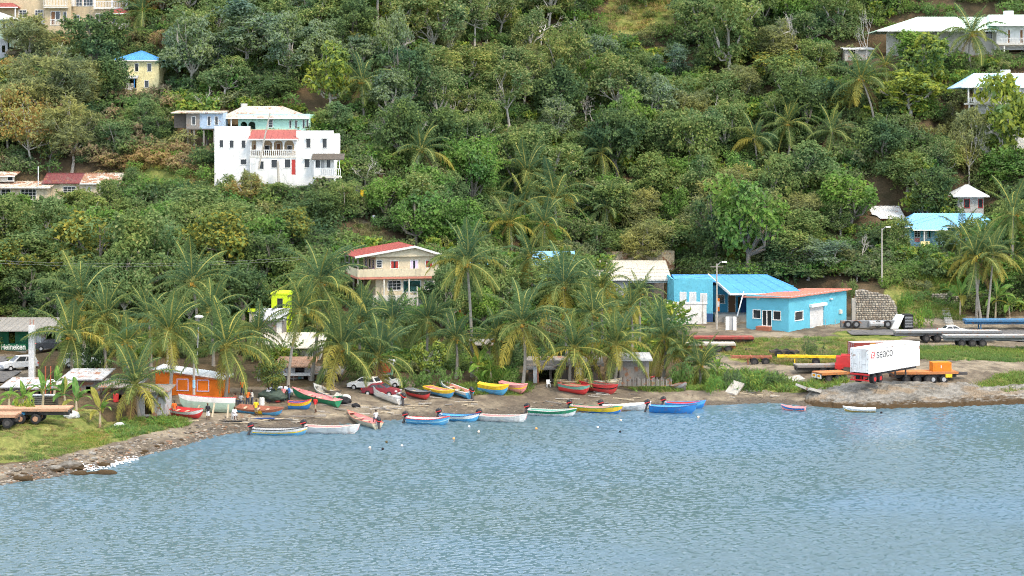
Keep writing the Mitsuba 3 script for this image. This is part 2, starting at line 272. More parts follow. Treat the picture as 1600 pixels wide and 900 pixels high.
ZONE_GRASS = [region((-80, 715), (-80, 640), (110, 636), (190, 660), (300, 654), (290, 662), (180, 690), (60, 722)), region((1330, 540), (1600, 545), (1660, 545), (1660, 566), (1440, 562)), region((1000, 596), (1080, 588), (1150, 585), (1240, 600), (1320, 596), (1300, 612), (1180, 608), (1050, 606)),
              region((1380, 500), (1380, 455), (1430, 410), (1500, 415), (1500, 500)), region((1100, 540), (1300, 525), (1330, 540), (1320, 566), (1150, 566)), region((1520, 604), (1560, 590), (1660, 585), (1660, 615)), region((560, 350), (545, 340), (590, 385), (625, 385)), region((680, 612), (760, 600), (830, 600), (820, 618), (740, 616)),
              region((930, 50), (960, -10), (1060, -10), (1050, 50)), region((190, 300), (180, 270), (300, 250), (360, 265), (330, 300), (230, 305)), region((-60, 60), (-60, 40), (110, 45), (110, 60)), region((1300, 520), (1420, 512), (1420, 526), (1340, 545)), region((0, 560), (40, 553), (60, 560), (20, 566))]
xs = np.unique(np.concatenate([np.arange(-170, -75, 2.5), np.arange(-75, 75, .6), np.arange(75, 170.1, 2.5)]))
ys = np.unique(np.concatenate([np.arange(110, 160, 3), np.arange(160, 300, .5), np.arange(300, 505, 1.5)]))
vx, vy = np.meshgrid(xs, ys, indexing='ij')
vz = ground_z(np.stack([vx, vy], -1))
low = (vz > .15) & (vz < 4.5)
vz = vz + np.where(low, (meshkit.noise(np.stack([vx * 1.1, vy * 1.1, 0 * vx], -1), 3) - .5) * .22, 0)
def inside(zones):
    w = np.zeros(vx.shape)
    for z in zones: w = np.maximum(w, shapely.contains_xy(z, vx, vy))
    return gaussian_filter(w.astype(float), 1.2)
yard = ((vx > 22) & (vz < 4.0)) * .75
sandy, grassy = np.maximum(np.maximum(inside(ZONE_SAND), (vz < .5) * 1.0), gaussian_filter(yard, 2)), inside(ZONE_GRASS)
i, j = np.meshgrid(np.arange(len(xs) - 1), np.arange(len(ys) - 1), indexing='ij')
q = (i * len(ys) + j).ravel()
faces = np.stack([q, q + len(ys), q + len(ys) + 1, q + 1], 1)
gm = MB().add(np.stack([vx, vy, vz], -1).reshape(-1, 3), faces, np.stack([sandy, grassy], -1).reshape(-1, 2))
emit('ground', gm, None, bsdf='land', smooth=True); tag('ground', 'sandy shore and dark soil of the hillside rising behind it', kind='structure')
grass_at = RegularGridInterpolator((xs, ys), grassy, bounds_error=False, fill_value=0)

# ---------------------------------------------------------------- water
rng = np.random.default_rng(5)
wu, wy = np.linspace(-.30, .30, 620), np.arange(127, 226, .115)
WU, WY = np.meshgrid(wu, wy, indexing='ij'); WX = WU * WY
h = np.zeros(WX.shape)
for k in range(56):
    L = 0.32 * (1.15 / 0.32) ** rng.random() if k < 50 else rng.uniform(1.2, 2.6)
    th = math.radians(rng.normal(85, 55))
    kk = 2 * math.pi / L
    h += .0072 * L ** .95 * (1 if L < 1.2 else .5) * np.cos(kk * (WX * math.cos(th) + WY * math.sin(th)) + rng.uniform(0, 6.28) + 3 * meshkit.noise(np.stack([WX * .2, WY * .2, 0 * WX + k], -1), k))
gust = meshkit.fbm(np.stack([WX * .045, WY * .03, 0 * WX], -1), 3, 11)
h *= .6 + .95 * np.clip((gust - .3) / .4, 0, 1)
edge = np.clip(np.minimum((.30 - np.abs(WU)) * 40, np.minimum(WY - 127, 226 - WY) / 4), 0, 1)
i, j = np.meshgrid(np.arange(len(wu) - 1), np.arange(len(wy) - 1), indexing='ij')
q = (i * len(wy) + j).ravel()
dry = ground_z(np.stack([WX, WY], -1)) > .5
faces = np.stack([q, q + len(wy), q + len(wy) + 1, q + 1], 1)
faces = faces[~dry.ravel()[faces].all(1)]
wm = MB().add(np.stack([WX, WY, h * edge], -1).reshape(-1, 3), faces)
y0, y1, e = wy[0], wy[-1], .30
for quad in ([[-1500, -1500], [1500, -1500], [1500, y0], [-1500, y0]], [[-1500, y0], [-e * y0, y0], [-e * y1, y1], [-1500, y1]], [[e * y0, y0], [1500, y0], [1500, y1], [e * y1, y1]]):
    wm.add([[x, y, 0] for x, y in quad], [[0, 1, 2, 3]])
emit('water', wm, 'white', bsdf='sea', smooth=True); tag('water', 'rippled blue-grey water of the bay', kind='structure')



# ---------------------------------------------------------------- vegetation templates
def leaves(rng, pos, nrm, L, W, mat, v, table=LI):
    """Diamond leaves folded along the middle: at pos, facing nrm."""
    n = len(pos)
    t = np.cross(nrm, rng.normal(size=(n, 3))); t /= np.linalg.norm(t, axis=1, keepdims=True) + 1e-9
    b = np.cross(nrm, t)
    L, W = (np.broadcast_to(x, (n,))[:, None] for x in (L, W))
    q = np.stack([pos - t * L / 2, pos + b * W / 2 + nrm * W * .22, pos + t * L / 2, pos - b * W / 2 + nrm * W * .22], 1).reshape(-1, 3)
    k = np.arange(n) * 4
    f = np.concatenate([np.stack([k, k + 1, k + 2], 1), np.stack([k, k + 2, k + 3], 1)])
    c = np.repeat(np.stack([np.broadcast_to(np.asarray(mat, float), (n,)) + .5, np.clip(v, 0, 1)], 1), 4, 0)
    return q, f, c

def lobed(rng, lobes, per, L, W, mat, up=.35, spread=.5, alt=None, alt_share=0, droop=0):
    """Leaves on the outside of a cloud of lobes (centre, radius, squash)."""
    m = MB()
    for c0, r, sq in lobes:
        n = int(per * r * r)
        d = rng.normal(size=(n, 3)); d[:, 2] += up; d /= np.linalg.norm(d, axis=1, keepdims=True)
        rad = r * (1.05 - .55 * rng.random(n) ** 1.5 + .1 * rng.normal(size=n))[:, None]
        stretch = rng.uniform(.75, 1.3, 3) * [1, 1, sq]
        p = c0 + d * rad * stretch
        k = rng.integers(6, 10); tw = rng.normal(size=(k, 3)); tw[:, 2] += up * .8; tw /= np.linalg.norm(tw, axis=1, keepdims=True); reach = rng.uniform(.95, 1.6, k)
        own = np.nonzero(rng.random(n) < .52)[0]; which = rng.integers(0, k, len(own)); u = rng.uniform(.35, 1, len(own)) ** .8          # sprays of leaves along outer twigs
        p[own] = c0 + (tw[which] * (u * reach[which])[:, None] * r + rng.normal(size=(len(own), 3)) * r * .15 * (1.25 - u)[:, None]) * [1, 1, .5 + .5 * sq]
        d[own] = tw[which] * .5 + rng.normal(size=(len(own), 3)) * .35 + [0, 0, .5]; d[own] /= np.linalg.norm(d[own], axis=1, keepdims=True)
        nr = d + rng.normal(size=(n, 3)) * spread + [0, 0, .25 - droop]; nr /= np.linalg.norm(nr, axis=1, keepdims=True)
        tone = rng.random() * .4
        kind = np.where(rng.random(n) < alt_share, LI[alt] if alt else 0, LI[mat])
        m.add(*leaves(rng, p, nr, L * rng.uniform(.7, 1.3, n), W * rng.uniform(.7, 1.3, n), kind, tone + .6 * rng.random(n)))
    return m

def limbs(rng, h0, r0, lobes, lean=(0, 0), n=9, forks=True):
    """A tapered trunk that splits into limbs reaching the lobes."""
    m = MB()
    top = np.array([lean[0], lean[1], h0])
    bend = rng.normal(size=2) * .15
    m.tube([[0, 0, -.8], [bend[0], bend[1], h0 * .45], top], [r0 * 1.25, r0 * .9, r0 * .7], 7)
    for c0, r, sq in lobes[:n]:
        c0 = np.asarray(c0); mid = (top + c0) / 2 + rng.normal(size=3) * .3 - [0, 0, .2]
        m.tube([top - [0, 0, .3], mid, c0 + [0, 0, r * .3]], [r0 * .6, r0 * .42, r0 * .16], 5)
        if forks:
            for _ in range(2):
                e = c0 + rng.normal(size=3) * r * .6
                m.tube([mid, (mid + e) / 2 + rng.normal(size=3) * .15, e], [r0 * .25, r0 * .16, .02], 4)
    return m

def cloud(rng, n, rx, rz, cz, r0, r1, sq=.8):
    out = []
    while len(out) < n:
        d = rng.normal(size=3); d /= np.linalg.norm(d)
        c0 = d * [rx, rx, rz] * rng.uniform(.35, 1) ** .6
        out.append((c0 + [0, 0, cz], r0 * .5 + (r1 * 1.15 - r0 * .5) * rng.random(), sq * rng.uniform(.8, 1.2)))
    return out

TREES, SIZE = {}, {}
def group(name, kind, parts, height, width):
    scene[name] = {'type': 'shapegroup', **{k: {kk: vv for kk, vv in d.items()} for k, d in parts.items()}}
    TREES.setdefault(kind, []).append(name); SIZE[name] = (height, width)
def shape(mb, bsdf, mat=None, wear=.3):
    v, f, c = mb.arrays()
    uv = np.where(c < 0, [[PI[mat] + .5 if mat else 0, wear]], c)
    return mikit.ply(trimesh.Trimesh(v, f, process=False), bsdf, False, uv=uv)

def broadleaf(kind, seed, mat, L, W, n, rx, rz, cz, r0, r1, sq, per, trunk_h, trunk_r, bark='bark', **kw):
    rng = np.random.default_rng(seed)
    lobes = cloud(rng, n, rx, rz, cz, r0, r1, sq)
    cr = lobed(rng, lobes, per, L, W, mat, **kw)
    v = np.vstack(cr.v)
    group(f'group_{kind}_{seed}', kind, {'trunk': shape(limbs(rng, trunk_h, trunk_r, lobes), 'matte', bark), 'crown': shape(cr, 'leaf')}, np.percentile(v[:, 2], 99.5), np.percentile(np.abs(v[:, :2]), 99) * 2)

for s in (1, 2, 3, 4):
    broadleaf('dark', s, 'dark', .36, .2, 24, 2.6, 2.5, 4.9, .75, 1.5, .85, 210, 2.2, .24, alt='mid', alt_share=.25)
    broadleaf('mid', 10 + s, 'mid', .34, .2, 34, 2.8, 3.0, 4.7, .6, 1.3, .85, 225, 2.2, .2, 'palebark', alt='olive', alt_share=.14, spread=.7)
    broadleaf('bright', 20 + s, 'bright', .36, .22, 24, 2.6, 2.4, 4.5, .65, 1.35, .85, 210, 2.0, .2, alt='mid', alt_share=.3)
    broadleaf('olive', 30 + s, 'olive', .52, .10, 34, 2.6, 3.0, 4.8, .5, 1.1, 1.0, 330, 2.0, .14, 'palebark', up=.2, spread=.9, alt='dull', alt_share=.35, droop=.2)
    broadleaf('pale', 40 + s, 'pale', .34, .19, 38, 3.0, 2.9, 5.0, .55, 1.2, .55, 240, 2.6, .2, 'palebark', up=.7, spread=.5, alt='mid', alt_share=.3)
    broadleaf('lime', 50 + s, 'lime', .62, .28, 30, 2.5, 2.7, 4.6, .5, 1.05, .8, 130, 2.2, .17, 'palebark', spread=.6, alt='mid', alt_share=.35)
    broadleaf('tall', 60 + s, 'mid', .34, .18, 36, 2.7, 3.0, 7.0, .5, 1.2, .75, 225, 4.4, .17, 'palebark', up=.5, spread=.7, alt='olive', alt_share=.4)
    broadleaf('autumn', 70 + s, 'autumn', .34, .16, 26, 2.4, 2.4, 4.0, .5, 1.0, .8, 140, 2.0, .11, 'palebark', spread=.9, alt='olive', alt_share=.55)
    broadleaf('gold', 80 + s, 'gold', .36, .2, 26, 2.6, 2.3, 4.6, .6, 1.3, .8, 210, 2.2, .2, alt='mid', alt_share=.5)

def bare_tree(seed):
    rng = np.random.default_rng(seed); m = MB()
    def grow(p, d, L, r, depth):
        mid = p + d * L * .5 + rng.normal(size=3) * L * .05; e = p + d * L + rng.normal(size=3) * L * .08
        m.tube([p, mid, e], [r, r * .8, r * .58], 5 if depth > 1 else 3, cap=False)
        if depth:
            for _ in range(3 if depth > 1 else 4):
                nd = d + rng.normal(size=3) * .55 + [0, 0, .12]; nd /= np.linalg.norm(nd)
                grow(e if rng.random() < .7 else mid, nd, L * rng.uniform(.55, .8), r * .56, depth - 1)
    grow(np.array([0, 0, -.5]), np.array([0, 0, 1.]), 2.8, .16, 4)
    v = np.vstack(m.v)
    group(f'group_bare_{seed}', 'bare', {'trunk': shape(m, 'matte', 'bareb')}, v[:, 2].max(), np.abs(v[:, :2]).max() * 2)
for s in (91, 92, 93): bare_tree(s)

def bush(seed, mat, alt, share, L=.27, W=.15, kind='bush', per=260):
    rng = np.random.default_rng(seed)
    lobes = [(np.array([rng.normal() * .9, rng.normal() * .9, rng.uniform(.2, 1.0)]), rng.uniform(.55, .95), .8) for _ in range(7)]
    m = lobed(rng, lobes, per, L, W, mat, up=.5, spread=.6, alt=alt, alt_share=share)
    v = np.vstack(m.v)
    group(f'group_{kind}_{seed}', kind, {'leaves': shape(m, 'leaf')}, v[:, 2].max(), np.abs(v[:, :2]).max() * 2)
bush(201, 'mid', 'bright', .3, kind='bush_mid'); bush(202, 'dark', 'mid', .3, kind='bush_mid'); bush(203, 'bright', 'lime', .15, kind='bush_bright'); bush(204, 'olive', 'dull', .5, .5, .1, kind='bush_olive')
bush(205, 'dry', 'olive', .25, .5, .12, kind='bush_dry'); bush(206, 'dull', 'mid', .5, kind='bush_mid'); bush(207, 'lime', 'bright', .4, .42, .22, kind='bush_bright'); bush(208, 'mid', 'dull', .3, kind='bush_olive')
bush(209, 'bright', 'redflower', .12, kind='bush_red')

# ---------------------------------------------------------------- palms
def frond(seed, e0, sag, mat, n=38, size=4.2, rib='rib', lw=.085):
    """A feather leaf along +x: starts at elevation e0 and sags by the angle sag over its length; midrib and hanging leaflets."""
    rng = np.random.default_rng(seed)
    t = np.linspace(0, 1, 13)
    el = np.radians(e0 - sag * t ** 1.25)
    x = np.concatenate([[0], np.cumsum(np.cos(el[:-1]))]) / 12 * size; z = np.concatenate([[0], np.cumsum(np.sin(el[:-1]))]) / 12 * size
    y = np.sin(t * 2.2 + rng.uniform(-1, 1)) * .12 * size * t * rng.uniform(-1, 1)
    m = MB()
    P = np.stack([x, y, z], 1)
    m.tube(P, .065 * (1 - .8 * t) + .012, 3, c=(LI[rib] + .5, .4))
    s = np.linspace(.12, .985, n); 
    pos = np.stack([np.interp(s, t, P[:, k]) for k in range(3)], 1)
    tan = np.gradient(pos, axis=0); tan /= np.linalg.norm(tan, axis=1, keepdims=True)
    side = np.cross([0, 0, 1.0], tan); side /= np.linalg.norm(side, axis=1, keepdims=True)
    ln = size * .235 * np.clip(np.sin(np.pi * (.16 + .80 * s)), .2, 1) ** .8
    for sg in (-1, 1):
        k = len(s)
        l = ln * rng.uniform(.8, 1.1, k)
        dirn = side * sg * (.8 + .2 * rng.random((k, 1))) + tan * (.45 + .7 * s[:, None] ** 2) + rng.normal(size=(k, 3)) * .1
        up = np.cross(tan, side); up *= np.sign(up[:, 2:3] + 1e-9)
        dirn += up * .12
        dirn /= np.linalg.norm(dirn, axis=1, keepdims=True)
        mid = pos + dirn * l[:, None] * .5
        end = pos + dirn * l[:, None] * .85 - np.array([0, 0, 1]) * l[:, None] * rng.uniform(.3, .62, (k, 1))
        w = tan * lw / 2 * size / 4
        v = np.stack([pos - w * .6, pos + w * .6, mid - w, mid + w, end], 1).reshape(-1, 3)
        o = np.arange(k) * 5
        f = np.concatenate([np.stack([o, o + 1, o + 3], 1), np.stack([o, o + 3, o + 2], 1), np.stack([o + 2, o + 3, o + 4], 1)])
        m.add(v, f, np.repeat(np.stack([np.full(k, LI[mat] + .5), np.clip(.15 + .7 * rng.random(k), 0, 1)], 1), 5, 0))
    return m
# classes from the newest, upright leaf to the oldest, hanging one
FROND, PALMKEEP = [], []
for ci, (e0, sag, mats) in enumerate([(78, 34, ('palm', 'palmmid')), (62, 55, ('palm', 'palm')), (46, 72, ('palm', 'palmmid')), (30, 80, ('palm', 'palmmid')), (14, 76, ('palmmid', 'palmyellow')), (-8, 60, ('palmmid', 'palmyellow')), (-34, 42, ('palmmid', 'palmyellow')), (-58, 24, ('palmyellow', 'palmbrown'))]):
    FROND.append([shape(frond(300 + ci * 10 + k, e0 + 5 * (k - 1), sag * (.85 + .15 * k), mats[k == 2]), 'leaf') for k in range(3)])
def palm(px, py, bx, by, r, label, yellow=.25, n=None, parts=True, seed=None, group_=None, up=False, nuts=True, bent=None):
    """A coconut palm: its crown's heart at pixel (px, py), its foot on the ground seen at (bx, by), leaves about r pixels long."""
    rng = np.random.default_rng(int(px * 7 + py * 13) if seed is None else seed)
    foot = on(bx, by)
    top = at(px, py, foot[1] + rng.uniform(-.4, .4))
    s = F / foot[1]
    size = r / s / 3.3
    th = Thing('palm_tree', label, 'palm', group=group_)
    d = top - foot
    tt = np.linspace(0, 1, 9)[:, None]
    curve = foot + d * tt + np.array([-d[0], -d[1], 0]) * (.35 * tt * (1 - tt)) * 1.6 + np.array([(rng.normal() * .03 if bent is None else bent) * np.linalg.norm(d), 0, 0]) * 4 * tt * (1 - tt)
    curve[0] -= [0, 0, .5]
    if by < 420: PALMKEEP.append((px - r * .75, py - r * .75, px + r * .75, max(py + r * .6, by - 25), foot[1]))
    rad = np.linspace(.19, .115, 9); rad[0] = .27; rad[8] = .15
    tr = MB().tube(curve, rad * (.7 + .3 * size), 8)
    th.part('trunk', tr, 'palmbark', .35)
    n = n or int(rng.integers(21, 27))
    cr = MB()
    for k in range(n):
        u = (k + .5) / n
        cls = int(np.clip(u * (5.2 + 2.3 * (not up)) + rng.normal() * .35, 0, 7))
        var = int(2 if rng.random() < .75 * yellow * (.3 + u) else rng.integers(0, 2))
        az = k * 137.5 + rng.normal() * 12
        M = frame(top + [0, 0, .1], az, 0, rng.normal() * 8, size * rng.uniform(.86, 1.1))
        d0 = FROND[cls][var]
        if parts:
            key = uniq(th.key + '__frond'); scene[key] = {**d0, 'to_world': T(M.tolist())}
        else:
            v, f, _, uv, _ = meshkit.WRITTEN[d0['filename']]
            cr.add(v @ M[:3, :3].T + M[:3, 3], f, uv)
    if not parts:
        emit(uniq(th.key + '__crown'), cr, None, bsdf='leaf')
    if nuts and parts:
        m = MB()
        for _ in range(9):
            o = top + rng.normal(size=3) * [.28, .28, .1] + [0, -.1, -.25]
            b = trimesh.creation.icosphere(subdivisions=1, radius=.14 * (.6 + .4 * size)); b.apply_translation(o); m.mesh(b)
        th.part('coconuts', m, 'coconut', .1)
    return th

# ---------------------------------------------------------------- banana plants
def banana_leaf(seed, e0, sag, size=2.4, mat='banana', w=.62):
    rng = np.random.default_rng(seed); t = np.linspace(0, 1, 9)
    el = np.radians(e0 - sag * t ** 1.3)
    x = np.concatenate([[0], np.cumsum(np.cos(el[:-1]))]) / 8 * size; z = np.concatenate([[0], np.cumsum(np.sin(el[:-1]))]) / 8 * size
    P = np.stack([x, 0 * x, z], 1); m = MB()
    hw = w / 2 * np.sin(np.pi * np.clip(.02 + t * .96, 0, 1)) ** .6 * np.clip((t - .1) * 6, .05, 1) * rng.uniform(.8, 1.1, 9)
    for sg in (-1, 1):
        q = P + np.stack([0 * hw, sg * hw, hw * .28], 1)
        v = np.stack([P, q], 1).reshape(-1, 3)
        f = [[2 * k, 2 * k + 1, 2 * k + 3, 2 * k + 2] for k in range(8)]
        m.add(v, f, np.stack([np.full(18, LI[mat] + .5), np.repeat(rng.random(9), 2)], 1))
    m.tube(P, .03 * (1 - .7 * t), 3, c=(LI['rib'] + .5, .5))
    return m
BLEAF = [[shape(banana_leaf(600 + i * 7 + k, e, s_, mat=('banana', 'banana', 'palmyellow')[k]), 'leaf') for k in range(3)] for i, (e, s_) in enumerate(((80, 40), (62, 80), (42, 95), (15, 80)))]
def banana(px, py, hpx, label, n=8, yellow=.1, group_=None):
    rng = np.random.default_rng(int(px * 3 + py))
    foot = on(px, py); s = F / foot[1]; hgt = hpx / s
    th = Thing('banana_plant', label, 'banana plant', group=group_)
    top = foot + [rng.normal() * .15, 0, hgt * .5]
    th.part('trunk', MB().tube([foot - [0, 0, .3], (foot + top) / 2, top], [.16, .13, .08], 7), 'plank', .5)
    for k in range(n):
        M = frame(top, k * 137.5 + rng.normal() * 14, 0, rng.normal() * 14, hgt / 3.4 * rng.uniform(.8, 1.15))
        key = uniq(th.key + '__leaf')
        scene[key] = {**BLEAF[min(3, int(k / n * 4))][2 if rng.random() < yellow else int(rng.integers(0, 2))], 'to_world': T(M.tolist())}

# ---------------------------------------------------------------- planting
occupied = []          # (x, y, radius) of trees that stand already
trng = np.random.default_rng(77)
NAMES = dict(dark='broadleaf_tree', mid='broadleaf_tree', bright='broadleaf_tree', olive='bamboo_clump', pale='spreading_tree', lime='breadfruit_tree', tall='tall_tree', autumn='dry_tree', gold='flowering_tree', bare='bare_tree')
CATS = dict(broadleaf_tree='tree', bamboo_clump='bamboo', spreading_tree='tree', breadfruit_tree='tree', tall_tree='tree', dry_tree='tree', flowering_tree='tree', bare_tree='tree', shrub='shrub')
def plant(kind, foot, height, width, label, group_=None, name=None):
    g = TREES[kind][int(trng.integers(len(TREES[kind])))]
    h0, w0 = SIZE[g]
    M = frame(foot, trng.uniform(0, 360)); M[:3, :3] = M[:3, :3] @ np.diag([width / w0, width / w0, height / h0])
    k = uniq(name or NAMES.get(kind, 'shrub'))
    scene[k] = {'type': 'instance', 'shapegroup': {'type': 'ref', 'id': g}, 'to_world': T(M.tolist())}
    tag(k, label, CATS.get(name or NAMES.get(kind, 'shrub'), 'shrub'), group_)
    occupied.append((foot[0], foot[1], width / 2))
    return k
def tree(px, py, w, h, kind, label, Y=None, name=None, group_=None):
    """A tree whose crown is centred at pixel (px, py) and w x h pixels large; it stands on the slope seen just below, or at distance Y."""
    foot = on(px, py + h * (.62 if kind not in ('tall', 'bare') else .75))
    if Y:
        x = (px - 800) * Y / F; foot = np.array([x, Y, gzat(x, Y)])
        return plant(kind, foot, at(px, py - h / 2, Y)[2] - foot[2], w * Y / F, label, group_, name)
    s = F / foot[1]
    return plant(kind, foot, 1.14 * h / s if kind not in ('tall',) else 1.5 * h / s, w / s, label, group_, name)

